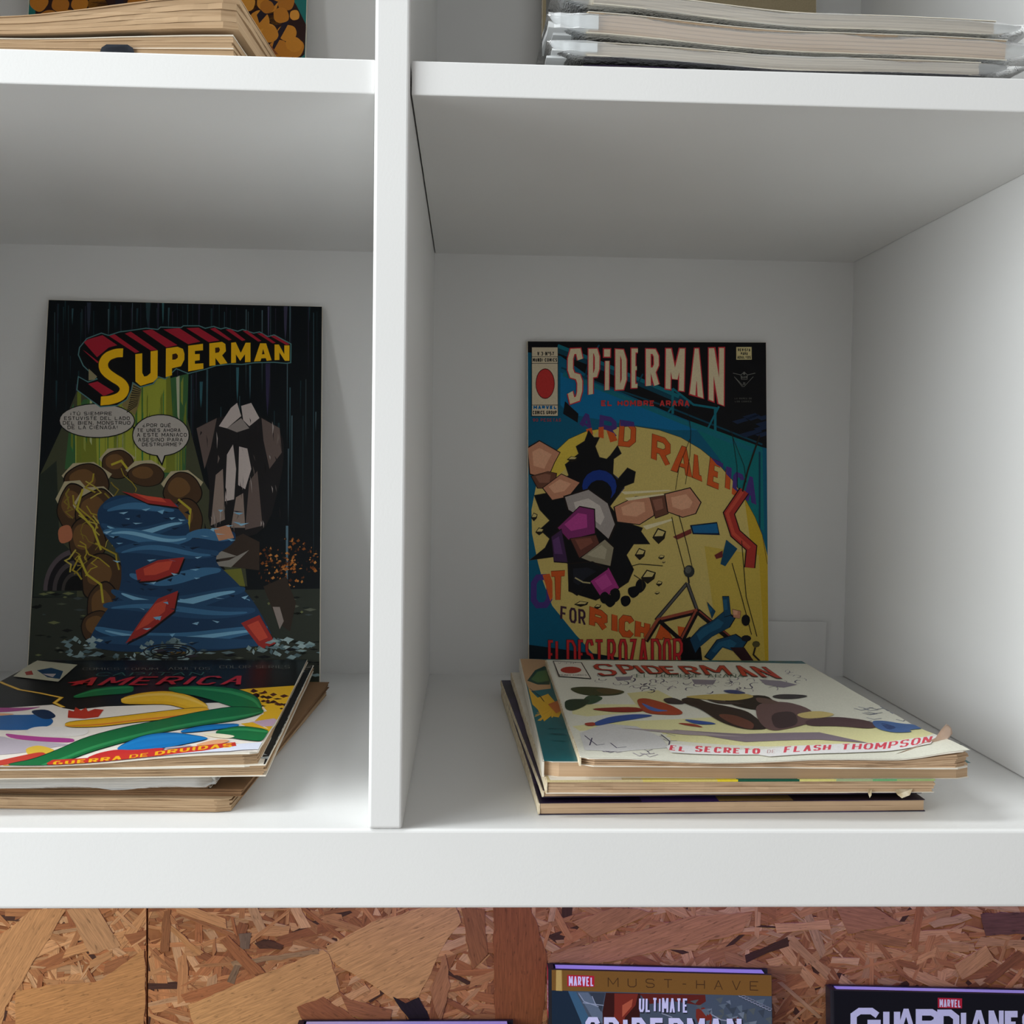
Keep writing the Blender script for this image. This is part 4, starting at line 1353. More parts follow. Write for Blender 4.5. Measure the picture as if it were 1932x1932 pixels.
p 140 165 167 960 2745 982 2718 1017 2737 995 2761
p 162 185 187 873 2753 880 2727 893 2745 886 2769
p 140 165 167 1059 2753 1086 2735 1129 2747 1101 2762
p 87 110 115 1231 2688 1255 2679 1290 2684 1267 2692
p 162 185 187 1122 2723 1146 2707 1183 2717 1159 2731
p 162 185 187 888 2693 909 2668 943 2685 922 2708
p 115 140 145 1151 2636 1172 2627 1205 2632 1184 2640
p 162 185 187 1215 2707 1233 2698 1261 2704 1243 2712
p 87 110 115 983 2638 1000 2619 1027 2632 1010 2649
p 162 185 187 1061 2773 1095 2748 1148 2765 1114 2788
p 87 110 115 942 2666 966 2646 1003 2659 979 2678
p 162 185 187 800 2721 826 2703 866 2715 840 2731
p 140 165 167 949 2682 959 2658 976 2675 966 2696
p 115 140 145 1000 2641 1018 2629 1046 2637 1028 2648
p 162 185 187 1036 2663 1064 2637 1106 2654 1079 2678
p 140 165 167 1012 2620 1045 2596 1094 2612 1062 2634
p 162 185 187 1137 2712 1142 2685 1152 2704 1147 2728
p 162 185 187 812 2679 834 2664 868 2674 846 2687
p 140 165 167 1000 2716 1011 2700 1027 2711 1017 2725
p 115 140 145 1081 2647 1089 2637 1103 2644 1094 2652
p 162 185 187 850 2759 870 2749 900 2756 880 2764
p 140 165 167 1071 2645 1101 2634 1146 2641 1116 2650
p 140 165 167 882 2694 899 2678 925 2689 908 2703
p 87 110 115 1132 2684 1146 2658 1167 2676 1154 2699
p 87 110 115 1053 2630 1063 2603 1079 2622 1070 2646
p 87 110 115 1041 2706 1052 2685 1071 2699 1059 2718
p 140 165 167 1268 2709 1302 2699 1354 2705 1320 2714
p 162 185 187 1082 2757 1114 2731 1163 2749 1131 2773
p 115 140 145 831 2648 851 2626 881 2641 862 2660
p 140 165 167 1146 2699 1161 2672 1186 2691 1171 2715
p 87 110 115 936 2685 947 2667 965 2679 954 2695
p 115 140 145 1033 2638 1059 2611 1100 2629 1074 2653
p 87 110 115 836 2741 862 2728 903 2736 877 2748
p 87 110 115 949 2648 958 2620 974 2639 965 2664
p 87 110 115 1146 2713 1180 2700 1233 2708 1198 2720
p 140 165 167 798 2674 810 2650 829 2666 818 2688
p 87 110 115 1035 2776 1046 2769 1064 2774 1052 2781
p 140 165 167 1933 2684 1966 2672 2017 2680 1983 2691
p 115 140 145 1997 2647 2030 2633 2080 2642 2047 2655
p 140 165 167 1645 2687 1679 2662 1730 2679 1696 2701
p 140 165 167 1903 2735 1914 2716 1930 2729 1920 2746
p 140 165 167 1570 2673 1586 2646 1612 2665 1596 2689
p 140 165 167 1926 2629 1956 2610 2002 2622 1972 2639
p 140 165 167 1758 2617 1782 2599 1818 2611 1794 2627
p 87 110 115 1708 2664 1719 2645 1737 2658 1725 2675
p 140 165 167 1870 2734 1898 2712 1939 2727 1912 2747
p 140 165 167 1759 2661 1780 2639 1812 2654 1791 2674
p 162 185 187 1785 2607 1816 2597 1863 2603 1832 2612
p 162 185 187 1795 2716 1809 2697 1831 2710 1817 2727
p 115 140 145 1817 2669 1826 2659 1838 2665 1830 2674
p 115 140 145 1647 2671 1664 2649 1691 2664 1674 2683
p 140 165 167 2001 2640 2030 2612 2075 2631 2046 2657
p 87 110 115 1806 2662 1831 2635 1871 2653 1845 2678
p 162 185 187 1833 2658 1857 2644 1894 2653 1870 2666
p 162 185 187 1780 2639 1795 2624 1817 2634 1803 2648
p 87 110 115 1741 2696 1751 2667 1767 2687 1757 2713
p 162 185 187 1832 2607 1867 2582 1920 2598 1885 2621
p 162 185 187 1825 2667 1846 2651 1879 2661 1857 2675
p 162 185 187 1942 2653 1970 2628 2014 2644 1985 2667
p 162 185 187 1865 2622 1874 2596 1887 2614 1879 2637
p 87 110 115 1685 2696 1693 2686 1705 2693 1697 2702
p 87 110 115 1913 2719 1938 2700 1976 2713 1951 2731
p 115 140 145 1980 2650 2008 2628 2052 2643 2023 2663
p 87 110 115 1860 2737 1892 2714 1940 2729 1908 2751
p 115 140 145 1760 2603 1771 2586 1788 2598 1777 2613
p 162 185 187 1735 2616 1763 2603 1805 2611 1777 2623
p 115 140 145 1889 2668 1920 2646 1968 2661 1937 2681
p 140 165 167 1706 2628 1732 2614 1772 2623 1746 2636
p 140 165 167 1790 2621 1798 2612 1811 2618 1803 2626
p 87 110 115 1779 2616 1800 2589 1831 2608 1811 2632
p 115 140 145 1850 2695 1865 2679 1888 2690 1873 2705
p 162 185 187 1614 2699 1622 2671 1635 2690 1627 2715
p 140 165 167 1765 2706 1782 2681 1809 2698 1792 2720
p 140 165 167 823 2704 848 2690 886 2699 861 2712
p 162 185 187 754 2734 762 2709 775 2726 768 2748
p 140 165 167 688 2726 698 2717 713 2723 703 2732
p 140 165 167 625 2780 647 2768 681 2776 659 2787
p 162 185 187 704 2777 736 2748 786 2767 754 2793
p 162 185 187 632 2786 641 2761 657 2778 648 2801
p 115 140 145 680 2765 704 2738 743 2756 718 2781
p 115 140 145 706 2783 734 2770 776 2778 749 2790
p 87 110 115 843 2712 873 2699 920 2707 889 2719
p 162 185 187 727 2752 735 2736 749 2747 741 2761
p 87 110 115 732 2757 750 2747 778 2753 760 2763
p 115 140 145 612 2734 629 2716 656 2728 639 2745
p 162 185 187 824 2725 831 2713 843 2721 836 2732
p 140 165 167 652 2779 685 2759 735 2772 703 2790
p 87 110 115 606 2746 618 2725 637 2740 625 2758
p 115 140 145 861 2782 882 2769 914 2777 893 2789
p 87 110 115 630 2746 638 2728 652 2740 643 2757
p 87 110 115 833 2727 860 2718 901 2724 874 2732
S 37 42 45 9 1211 2697 1200 2715 1167 2732 1116 2745 1054 2752 988 2753 926 2747 875 2736 841 2720 829 2702 840 2683 872 2666 923 2654 985 2647 1051 2646 1114 2651 1165 2663 1198 2679 1211 2697
S 25 30 32 9 1159 2698 1151 2711 1127 2723 1090 2732 1045 2738 997 2738 951 2734 914 2726 889 2714 880 2701 888 2687 912 2675 949 2666 994 2661 1043 2660 1088 2664 1126 2673 1150 2684 1159 2698
S 25 30 32 9 1108 2698 1103 2707 1088 2714 1064 2720 1036 2724 1005 2724 976 2721 953 2716 937 2709 932 2700 937 2692 952 2684 975 2678 1003 2675 1034 2675 1063 2677 1087 2682 1102 2690 1108 2698
S 37 42 45 9 1064 2699 1061 2703 1054 2707 1042 2710 1028 2711 1012 2712 998 2710 986 2708 978 2704 976 2700 978 2696 986 2692 997 2689 1012 2687 1027 2687 1041 2688 1053 2691 1061 2695 1064 2699
p 137 162 165 1386 2761 1445 2749 1489 2760 1430 2773
p 110 132 137 1470 2791 1529 2778 1573 2789 1514 2802
p 137 162 165 392 2680 450 2668 494 2679 437 2692
p 137 162 165 1348 2848 1407 2836 1451 2847 1392 2859
p 62 55 65 1126 2731 1185 2718 1229 2729 1171 2742
p 110 132 137 1388 2702 1446 2690 1491 2701 1432 2714
p 110 132 137 331 2890 389 2878 433 2889 375 2902
p 110 132 137 1548 2891 1607 2879 1651 2890 1592 2902
p 20 22 25 1374 2838 1433 2826 1477 2837 1419 2850
p 137 162 165 64 2803 121 2790 165 2801 108 2814
p 110 132 137 952 2896 1010 2883 1054 2895 996 2907
p 20 22 25 924 2708 982 2696 1027 2707 968 2720
p 20 22 25 650 2758 708 2745 752 2756 694 2769
p 20 22 25 1957 2765 2016 2753 2061 2764 2002 2777
p 20 22 25 65 2931 122 2919 166 2930 109 2942
p 62 55 65 165 2779 222 2767 266 2778 209 2790
p 20 22 25 1405 2722 1464 2709 1508 2720 1449 2733
p 110 132 137 423 2802 481 2789 525 2800 468 2813
p 20 22 25 2106 2785 2082 2779 2106 2773
p 137 162 165 2032 2859 2091 2846 2106 2850 2106 2864 2076 2870
p 137 162 165 860 2763 918 2750 963 2762 904 2774
p 20 22 25 1195 2872 1253 2859 1297 2871 1239 2883
p 110 132 137 1725 2661 1784 2648 1829 2660 1770 2672
p 62 55 65 1271 2793 1329 2780 1374 2792 1315 2804
p 137 162 165 309 2742 367 2730 411 2741 353 2753
p 20 22 25 589 2785 647 2773 691 2784 633 2796
p 110 132 137 2106 2700 2079 2693 2106 2687
p 20 22 25 1846 2675 1906 2662 1950 2673 1891 2686
p 62 55 65 890 2693 948 2680 993 2691 935 2704
p 20 22 25 1647 2730 1706 2717 1751 2728 1692 2741
G speech_balloon 
P 12 15 17 701 957 696 986 679 1014 650 1039 611 1061 563 1079 509 1092 451 1099 392 1100 333 1095 278 1085 230 1069 189 1049 158 1025 138 998 130 970 135 941 152 913 181 888 220 866 267 848 321 835 379 827 439 826 498 831 553 841 602 857 643 878 674 902 694 929
P 187 180 172 694 957 688 984 671 1011 643 1034 605 1055 559 1072 506 1084 450 1091 392 1092 335 1088 282 1078 234 1063 195 1044 165 1021 145 996 138 969 143 942 159 916 187 892 225 871 271 854 324 842 381 835 439 834 496 838 550 848 598 863 637 882 667 905 686 931
T 37 35 35 5 212 898 526 891 528 919 213 926 ¡TÚ SIEMPRE
T 37 35 35 5 168 935 660 925 661 953 170 964 ESTUVISTE DEL LADO
T 37 35 35 5 161 972 666 961 667 990 162 1001 DEL BIEN, MONSTRUO
T 37 35 35 5 197 1006 573 998 575 1027 199 1035 DE LA CIÉNAGA!
G speech_balloon 
P 12 15 17 683 1001 722 1016 708 1064
P 12 15 17 1115 1063 1111 1098 1098 1131 1076 1161 1047 1188 1011 1209 970 1223 927 1231 882 1232 837 1226 796 1213 759 1193 728 1169 704 1139 689 1107 683 1072 686 1038 699 1005 720 974 750 948 785 927 826 912 870 903 916 902 960 909 1002 922 1039 942 1071 967 1094 996 1109 1029
P 12 15 17 859 1212 916 1310 944 1210
P 187 180 172 1107 1064 1104 1096 1091 1128 1070 1157 1042 1182 1007 1202 968 1216 926 1224 882 1224 839 1219 799 1206 763 1188 733 1164 711 1136 696 1105 690 1072 694 1039 706 1008 727 979 755 954 789 933 829 919 871 911 915 910 958 916 999 929 1035 948 1065 972 1087 1000 1102 1031
P 187 180 172 870 1207 913 1285 934 1205
T 37 35 35 5 758 978 972 974 973 1003 759 1007 ¿POR QUÉ
T 37 35 35 5 717 1018 1045 1011 1045 1039 718 1046 TE UNES AHORA
T 37 35 35 5 718 1054 1093 1046 1094 1075 720 1083 A ESTE MANIACO
T 37 35 35 5 729 1092 1064 1085 1065 1114 730 1121 ASESINO PARA
T 37 35 35 5 759 1128 1053 1122 1053 1151 760 1157 DESTRUIRME?
G title_lettering yellow and red block title
P 135 120 75 667 647 742 712 724 828 700 914 597 840
p 37 32 25 677 675 738 707 738 712 677 685
p 37 32 25 673 695 735 718 735 724 674 704
p 37 32 25 669 714 733 730 733 736 670 724
p 37 32 25 666 733 731 741 731 747 666 743
p 37 32 25 662 753 728 753 729 759 662 762
p 37 32 25 658 772 726 765 726 770 658 781
p 37 32 25 654 791 724 776 724 782 655 801
p 37 32 25 650 810 721 788 722 793 651 820
p 37 32 25 647 830 719 799 719 805 647 839
p 37 32 25 643 849 717 811 717 817 643 858
p 37 32 25 639 868 715 822 715 828 639 877
p 37 32 25 635 887 712 834 712 840 636 897
P 12 13 16 293 530 252 444 258 385 310 311 418 264 474 282 555 251 628 239 692 228 756 216 849 224 867 204 1024 204 1042 189 1162 186 1209 205 1273 188 1329 207 1366 196 1459 223 1496 207 1580 235 1627 224 1692 261 1739 245 1870 316 1870 468 1835 474 1742 468 1594 475 1493 492 1410 489 1299 506 1217 537 1090 574 997 537 917 622 862 604 827 662 728 693 672 656 665 714 632 792 561 841 435 855 254 724 260 618 335 659 402 634
S 90 135 137 8 293 530 252 444 258 385 310 311 418 264 474 282 555 251 628 239 692 228 756 216 849 224 867 204 1024 204 1042 189 1162 186 1209 205 1273 188 1329 207 1366 196 1459 223 1496 207 1580 235 1627 224 1692 261 1739 245 1870 316 1870 468 1835 474 1742 468 1594 475 1493 492 1410 489 1299 506 1217 537 1090 574 997 537 917 622 862 604 827 662 728 693 672 656 665 714 632 792 561 841 435 855 254 724 260 618 335 659 402 634 293 530
P 150 140 105 335 553 401 614 384 639 339 645
P 175 37 55 288 341 319 317 428 281 543 359 478 380 394 460
P 175 37 55 478 287 519 271 713 408 681 419
P 175 37 55 597 264 642 247 850 390 800 396
P 175 37 55 729 237 803 225 1000 347 918 369
P 175 37 55 890 223 1010 208 1175 314 1083 338
P 175 37 55 1065 208 1158 201 1322 302 1239 317
P 175 37 55 1246 209 1283 198 1415 293 1392 300
P 175 37 55 1366 211 1408 207 1521 293 1494 301
P 175 37 55 1497 219 1534 216 1642 297 1619 303
P 175 37 55 1608 236 1645 235 1753 309 1730 315
P 175 37 55 1711 256 1748 252 1860 318 1833 325
P 175 37 55 336 674 407 653 534 732 458 769
P 175 37 55 285 404 301 413 410 498 401 508
S 50 27 17 82 589 419 586 419 579 420 569 420 555 421 541 423 526 427 511 433 495 440 481 448 469 459 459 471 451 486 446 500 444 515 445 531 449 546 456 561 467 575 481 589 498 602 516 614 532 625 549 635 565 644 579 654 591 665 600 676 607 688 611 700 611 714 609 727 603 742 594 755 582 767 567 777 550 785 531 792 511 798 491 802 469 804 453 806 442 808 437 808
S 255 197 25 70 589 419 586 419 579 420 569 420 555 421 541 423 526 427 511 433 495 440 481 448 469 459 459 471 451 486 446 500 444 515 445 531 449 546 456 561 467 575 481 589 498 602 516 614 532 625 549 635 565 644 579 654 591 665 600 676 607 688 611 700 611 714 609 727 603 742 594 755 582 767 567 777 550 785 531 792 511 798 491 802 469 804 453 806 442 808 437 808
P 255 197 25 683 428 735 420 741 577 757 606 779 601 804 576 798 403 852 393 858 613 827 648 732 681 692 646
P 255 197 25 914 376 1001 360 1043 376 1056 414 1057 463 1033 517 965 535 967 591 920 607
P 255 197 25 1083 350 1195 331 1197 384 1135 391 1136 417 1173 414 1174 465 1137 471 1138 495 1202 489 1204 533 1089 557
P 255 197 25 1244 327 1341 312 1367 330 1372 387 1344 422 1386 484 1331 495 1293 443 1295 503 1249 510
P 255 197 25 1411 318 1445 312 1486 399 1522 315 1559 314 1562 470 1520 473 1519 408 1483 463 1449 410 1451 478 1414 482
P 255 197 25 1633 317 1679 316 1723 452 1686 458 1678 436 1644 439 1638 461 1589 465
P 255 197 25 1744 324 1777 323 1820 401 1819 329 1859 328 1860 453 1825 454 1782 387 1783 448 1746 451
P 60 32 15 964 422 993 414 1007 430 1006 450 990 463 965 467
P 60 32 15 1289 362 1319 357 1327 378 1318 398 1291 404
P 60 32 15 1657 361 1669 404 1648 407""")
SHEETS['B'] = dict(P0=(0.0819, 0.375, 0.2659), U=(0.99991, 0.0, 0.01365), V=(0.01619, -0.05949, -0.9981), W=0.1905, H=0.2656, ops="""G cover_artwork 
P 7 97 130 3 2653 3 3 1902 3 1902 2653
P 10 10 15 3 3 1902 3 1902 845 1765 816 1505 716 1144 573 540 316 261 117 3 90
P 5 115 167 261 246 540 374 1144 587 1447 702 1143 702 711 646 323 575 259 504
P 12 12 20 295 475 402 575 395 646 280 575
P 7 120 125 1288 630 1867 838 1876 1521 1690 1190 1503 903
S 10 70 90 66 240 60 570 187 1145 429 1289 501
S 17 115 132 29 240 38 570 166 1203 436
S 17 115 132 37 282 260 655 402 1144 602 1866 888
S 10 70 90 14 268 210 597 345 1144 530 1867 816
S 17 115 132 20 1152 372 1151 573
S 17 115 132 20 1491 529 1490 716
S 17 115 132 17 1152 372 1318 500 1506 529
S 17 115 132 14 1115 559 1188 472
S 17 115 132 14 1432 687 1521 514
S 10 70 90 13 454 302 483 159 570 29
S 10 70 90 12 856 373 915 257
S 10 70 90 15 1844 874 1840 1478
p 25 42 72 1808 737 1902 710 1902 742 1851 759
p 25 42 72 1679 735 1781 706 1810 728 1722 757
p 25 42 72 1710 594 1812 565 1841 586 1754 615
p 25 42 72 1821 602 1902 579 1902 611 1864 624
p 25 42 72 1625 632 1727 603 1756 624 1668 653
p 25 42 72 1683 739 1785 710 1814 732 1727 761
p 25 42 72 1811 652 1902 626 1902 658 1854 674
p 25 42 72 1736 720 1838 691 1867 713 1779 742
p 25 42 72 1797 689 1899 660 1902 663 1902 690 1840 711
p 25 42 72 1733 604 1835 575 1864 597 1776 626
P 220 197 115 200 890 322 775 466 711 653 682 840 671 1042 702 1215 760 1373 853 1503 960 1618 1090 1718 1233 1804 1392 1861 1535 1902 1704 1902 2653 598 2653 514 2474 372 2317 187 2088 117 1903 75 1746 30 1518 27 1333 63 1147 121 1004
P 232 202 77 200 890 322 775 466 711 567 696 451 818 321 990 206 1090 121 1047
P 212 177 50 1718 1233 1804 1392 1861 1535 1902 1704 1902 2653 1825 2653 1842 2052 1759 1550
P 215 187 82 1397 1621 1831 1693 1881 2626 1493 2337
S 75 62 25 4 200 890 322 775 466 711 653 682 840 671 1042 702 1215 760 1373 853 1503 960 1618 1090 1718 1233 1804 1392 1861 1535 1899 1765
G cover_lettering orange and purple arched sign letters
T 77 55 130 35 424 556 518 593 517 739 408 655 A
T 77 55 130 38 571 582 701 608 711 780 559 754 R
T 87 37 20 45 729 620 862 640 855 846 712 830 D
T 222 95 37 38 732 623 858 644 851 842 715 827 D
P 222 95 37 460 697 507 686 513 744 476 739
P 222 95 37 560 681 601 676 601 770 559 759
P 222 95 37 622 702 685 728 711 785 653 801
P 77 55 130 732 621 842 638 848 675 732 671
T 87 37 20 49 985 729 1133 776 1132 1012 973 950 R
T 222 95 37 42 988 732 1130 779 1128 1009 977 946 R
T 87 37 20 49 1184 812 1296 848 1305 1080 1130 1023 A
T 222 95 37 42 1187 816 1292 852 1301 1077 1133 1019 A
T 87 37 20 49 1320 869 1369 885 1415 1127 1303 1080 L
T 222 95 37 42 1324 873 1366 889 1411 1124 1306 1077 L
T 87 37 20 49 1446 916 1553 963 1536 1185 1418 1138 E
T 222 95 37 42 1450 920 1549 967 1532 1181 1422 1134 E
T 87 37 20 45 1566 984 1623 1000 1609 1200 1555 1179 I
T 222 95 37 38 1570 988 1620 1003 1606 1197 1558 1176 I
T 77 55 130 36 1633 1024 1728 1061 1711 1223 1621 1197 C
T 77 55 130 36 1744 1061 1807 1082 1816 1296 1711 1249 A
P 77 55 130 1455 923 1552 967 1549 1003 1502 977
P 77 55 130 1575 988 1620 1003 1615 1092 1575 1050
P 222 95 37 1622 1155 1669 1197 1647 1226 1618 1207
G cover_lettering orange and purple sign letters low on the disc
T 77 55 130 46 21 1845 184 1835 188 2104 16 2109 O
T 87 37 20 49 149 1816 317 1806 290 2067 174 2067 T
T 222 95 37 42 153 1820 314 1810 287 2063 177 2063 T
P 222 95 37 111 1845 168 1835 189 1897 190 2022 172 2053 152 1990 137 1928
T 70 42 57 18 252 2089 448 2121 452 2251 247 2198 FOR
T 87 37 20 51 480 2092 623 2139 625 2302 474 2265 R
T 222 95 37 44 484 2095 619 2143 622 2298 478 2261 R
T 87 37 20 51 647 2129 709 2145 713 2323 643 2307 I
T 222 95 37 44 651 2132 706 2148 709 2319 647 2303 I
T 87 37 20 51 713 2155 842 2176 836 2349 708 2333 C
T 222 95 37 44 716 2159 838 2180 832 2346 712 2330 C
T 87 37 20 51 842 2181 964 2213 956 2371 833 2360 H
T 222 95 37 44 846 2185 960 2217 952 2367 837 2356 H
T 87 37 20 51 1028 2229 1098 2240 1144 2362 995 2361 A
T 222 95 37 44 1031 2233 1094 2243 1140 2358 999 2357 A
P 222 95 37 1178 2254 1246 2265 1219 2358 1188 2348
G cover_artwork 
P 20 45 115 507 1047 623 1004 723 1090 765 1161 650 1305 478 1161
P 10 10 15 481 704 449 790 380 833 401 890 293 976 321 1061 235 1119 206 1190 48 1219 91 1333 169 1418 90 1489 168 1561 132 1632 6 1731 203 1704 318 1761 316 1975 416 2011 531 2047 703 1962 790 1905 834 1805 777 1691 835 1605 964 1605 893 1505 907 1477 735 1419 650 1305 766 1147 838 1119 853 1033 788 1001 708 1093 673 1047 680 932 741 889 710 825 652 904 623 932 566 918 534 832 569 761 523 761
S 75 65 37 4 481 704 449 790 380 833 401 890 293 976 321 1061 235 1119 206 1190 48 1219 91 1333 169 1418 90 1489 168 1561 132 1632 6 1731 203 1704 318 1761 316 1975 416 2011 531 2047 703 1962 790 1905 834 1805 777 1691 835 1605 964 1605 893 1505 907 1477 735 1419 650 1305 766 1147 838 1119 853 1033 788 1001 708 1093 673 1047 680 932 741 889 710 825 652 904 623 932 566 918 534 832 569 761 523 761 481 704
P 22 55 140 701 1147 690 1196 660 1238 616 1266 564 1276 512 1266 467 1238 438 1196 428 1147 439 1098 468 1056 513 1028 565 1018 617 1028 661 1056 691 1098
P 10 10 15 665 1197 654 1241 626 1276 586 1295 541 1295 501 1275 473 1241 464 1197 474 1154 502 1119 542 1100 587 1100 627 1119 655 1154
P 32 20 15 3 961 3 835 91 783 259 879 213 963 154 1101 11 1055
P 212 147 115 3 865 3 847 93 793 250 883 207 961 152 1090 18 1047
P 237 177 142 35 876 92 846 189 896 163 939 129 1010 45 986
P 32 20 15 20 1067 158 1029 230 1044 211 1166 73 1166
P 115 72 55 28 1069 157 1033 224 1047 206 1161 77 1161
P 150 100 80 58 1069 138 1049 180 1057 169 1120 89 1120
P 32 20 15 110 1161 264 1047 417 1115 324 1230 186 1261
P 212 147 115 120 1161 264 1054 407 1119 320 1226 191 1254
P 237 177 142 162 1151 251 1092 340 1127 286 1186 206 1202
P 32 20 15 674 1310 851 1226 990 1233 1005 1379 881 1455 696 1432
P 212 147 115 685 1312 851 1233 981 1240 994 1376 879 1448 706 1426
P 237 177 142 736 1313 839 1269 919 1273 928 1348 856 1388 749 1376
P 32 20 15 961 1236 1092 1205 1114 1366 1006 1405
P 115 72 55 966 1240 1089 1212 1110 1362 1009 1398
P 155 102 82 984 1257 1060 1241 1073 1324 1011 1344
P 32 20 15 1079 1206 1288 1155 1377 1275 1333 1367 1224 1398 1101 1352
P 212 147 115 1089 1212 1284 1164 1367 1276 1326 1362 1225 1391 1110 1348
P 237 177 142 1133 1236 1254 1210 1305 1272 1280 1319 1217 1335 1145 1311
P 32 20 15 277 1225 476 1164 637 1278 698 1454 643 1577 475 1423 307 1332
P 175 165 160 292 1233 478 1176 628 1283 685 1448 634 1562 477 1419 320 1333
P 220 210 202 360 1274 476 1243 569 1302 604 1392 572 1455 475 1377 377 1329
P 32 20 15 221 1478 406 1302 529 1325 535 1524 313 1577
P 140 50 115 233 1475 406 1311 520 1333 526 1519 318 1568
P 197 72 155 285 1449 392 1359 463 1370 467 1473 338 1500
P 32 20 15 179 1541 263 1480 315 1755 201 1747
P 70 42 82 183 1547 262 1490 310 1747 203 1739
P 100 62 115 193 1573 242 1542 272 1683 206 1679
P 32 20 15 324 1558 539 1528 569 1605 400 1719
P 107 60 50 333 1561 534 1533 562 1605 404 1711
P 140 82 67 369 1568 493 1553 511 1592 413 1651
P 32 20 15 408 1713 608 1561 681 1630 653 1782 484 1744
P 160 150 125 418 1711 605 1569 674 1633 647 1776 489 1740
P 187 177 150 463 1688 579 1610 621 1646 605 1724 507 1704
P 32 20 15 484 1895 634 1781 723 1950 579 2041
P 175 55 135 491 1897 633 1790 715 1948 581 2033
P 200 75 157 523 1894 611 1836 662 1922 579 1969
P 32 20 15 309 1754 508 1739 631 1800 477 1907 384 2013 316 1967
P 15 15 20 318 1761 504 1747 618 1805 474 1904 388 2003 324 1960
P 30 32 42 352 1796 467 1788 538 1820 449 1874 395 1929 356 1905
S 187 175 125 11 367 1868 431 1904 489 1911
P 245 232 187 736 1190 1111 1176 1140 1184 765 1212
P 245 232 187 765 1240 1068 1207 1082 1216 794 1262
P 245 232 187 907 1462 1138 1405 1146 1417 936 1491
P 37 30 17 982 1554 1026 1477 1092 1503 1080 1561 1031 1606
P 220 200 130 998 1544 1029 1490 1081 1509 1064 1541
P 37 30 17 841 1693 876 1635 928 1655 919 1699 880 1732
P 220 200 130 854 1686 878 1645 919 1660 906 1684
P 37 30 17 888 1874 936 1806 1009 1829 996 1880 942 1920
P 220 200 130 906 1865 939 1817 997 1834 978 1863
P 37 30 17 1027 1713 1048 1689 1079 1697 1074 1715 1050 1729
P 220 200 130 1035 1710 1049 1693 1074 1699 1066 1709
P 37 30 17 1008 1922 1029 1894 1060 1904 1055 1924 1031 1940
P 220 200 130 1016 1918 1030 1899 1055 1906 1047 1917
P 37 30 17 996 1994 1013 1979 1037 1984 1033 1996 1014 2004
P 220 200 130 1002 1992 1014 1981 1033 1985 1027 1992
P 37 30 17 1057 1750 1068 1740 1086 1744 1083 1751 1070 1757
P 220 200 130 1061 1749 1069 1742 1083 1744 1078 1749
P 37 30 17 307 937 342 910 393 919 385 940 346 956
P 220 200 130 320 934 344 914 385 921 372 933
P 37 30 17 56 1510 83 1472 124 1485 117 1513 86 1535
P 220 200 130 66 1505 85 1479 118 1488 107 1504
P 37 30 17 22 1396 43 1355 74 1369 68 1400 45 1424
P 220 200 130 30 1391 44 1362 68 1373 61 1390
P 37 30 17 359 2079 405 2052 473 2061 462 2082 410 2098
P 220 200 130 376 2076 408 2056 462 2064 445 2075
P 37 30 17 516 2101 539 2077 574 2085 568 2103 542 2117
P 220 200 130 525 2098 541 2081 568 2087 559 2097
R 17 12 10 638 2028 630 2068 590 2076 565 2049 564 2002 600 1975 629 1991
R 10 10 15 636 2028 628 2066 591 2074 567 2048 566 2004 600 1979 628 1993
R 17 12 10 727 2008 717 2042 685 2068 654 2026 640 1975 683 1948 717 1963
R 10 10 15 725 2008 716 2040 685 2064 656 2025 642 1976 683 1951 715 1965
R 17 12 10 811 2052 793 2086 759 2101 731 2076 726 2032 752 2011 794 2012
R 10 10 15 808 2052 791 2084 760 2098 733 2075 729 2033 752 2013 793 2014
R 17 12 10 889 1975 859 2017 820 2034 787 1997 785 1951 826 1938 864 1934
R 10 10 15 886 1975 857 2014 821 2030 790 1996 787 1953 826 1940 862 1937
R 17 12 10 686 2043 686 2075 642 2110 597 2069 609 2022 631 2001 671 2010
R 10 10 15 683 2044 684 2073 642 2106 600 2068 611 2023 631 2004 669 2012
R 17 12 10 935 1927 913 1970 878 1996 843 1955 850 1907 876 1878 906 1885
R 10 10 15 932 1927 911 1968 878 1992 846 1954 852 1909 877 1881 904 1888
S 50 40 20 7 819 1777 877 1762 1064 1777
S 50 40 20 7 833 1848 898 1891 904 1963
S 32 12 12 90 1719 1183 1594 1363 1644 1521 1773 1636 1757 1794
S 182 57 47 73 1719 1183 1594 1363 1644 1521 1773 1636 1757 1794
S 212 82 62 26 1704 1190 1580 1363 1629 1521 1759 1639
P 12 30 55 1282 1456 1499 1431 1520 1535 1304 1527
P 25 105 157 1297 1463 1496 1442 1510 1520 1311 1517
P 17 75 105 1571 1571 1660 1643 1562 1782 1523 1764
P 130 55 47 1145 1548 1289 1484 1296 1520 1181 1570
P 120 45 42 1476 1693 1541 1657 1541 1710 1490 1724
S 37 32 25 4 1274 573 1295 702 1286 903 1248 1133
S 37 32 25 4 1287 774 1199 989 1169 1176
S 37 32 25 6 1138 1391 1166 1534 1237 1806
S 37 32 25 6 1196 1377 1260 1620 1302 1807
S 37 32 25 13 1845 744 1749 1018 1704 1190
S 37 32 25 4 1621 701 1662 989 1664 1162
S 37 32 25 4 1606 701 1720 989 1734 1118
S 37 32 25 6 1616 1757 1698 2052 1768 2324
S 37 32 25 6 1694 1578 1727 2023 1811 2339
P 50 52 52 1316 1821 1312 1842 1299 1859 1282 1868 1263 1868 1245 1859 1234 1842 1229 1821 1234 1800 1246 1783 1263 1773 1283 1773 1300 1783 1312 1800
P 95 97 92 1292 1809 1286 1826 1273 1837 1257 1837 1244 1826 1240 1809 1245 1793 1258 1782 1274 1782 1287 1793
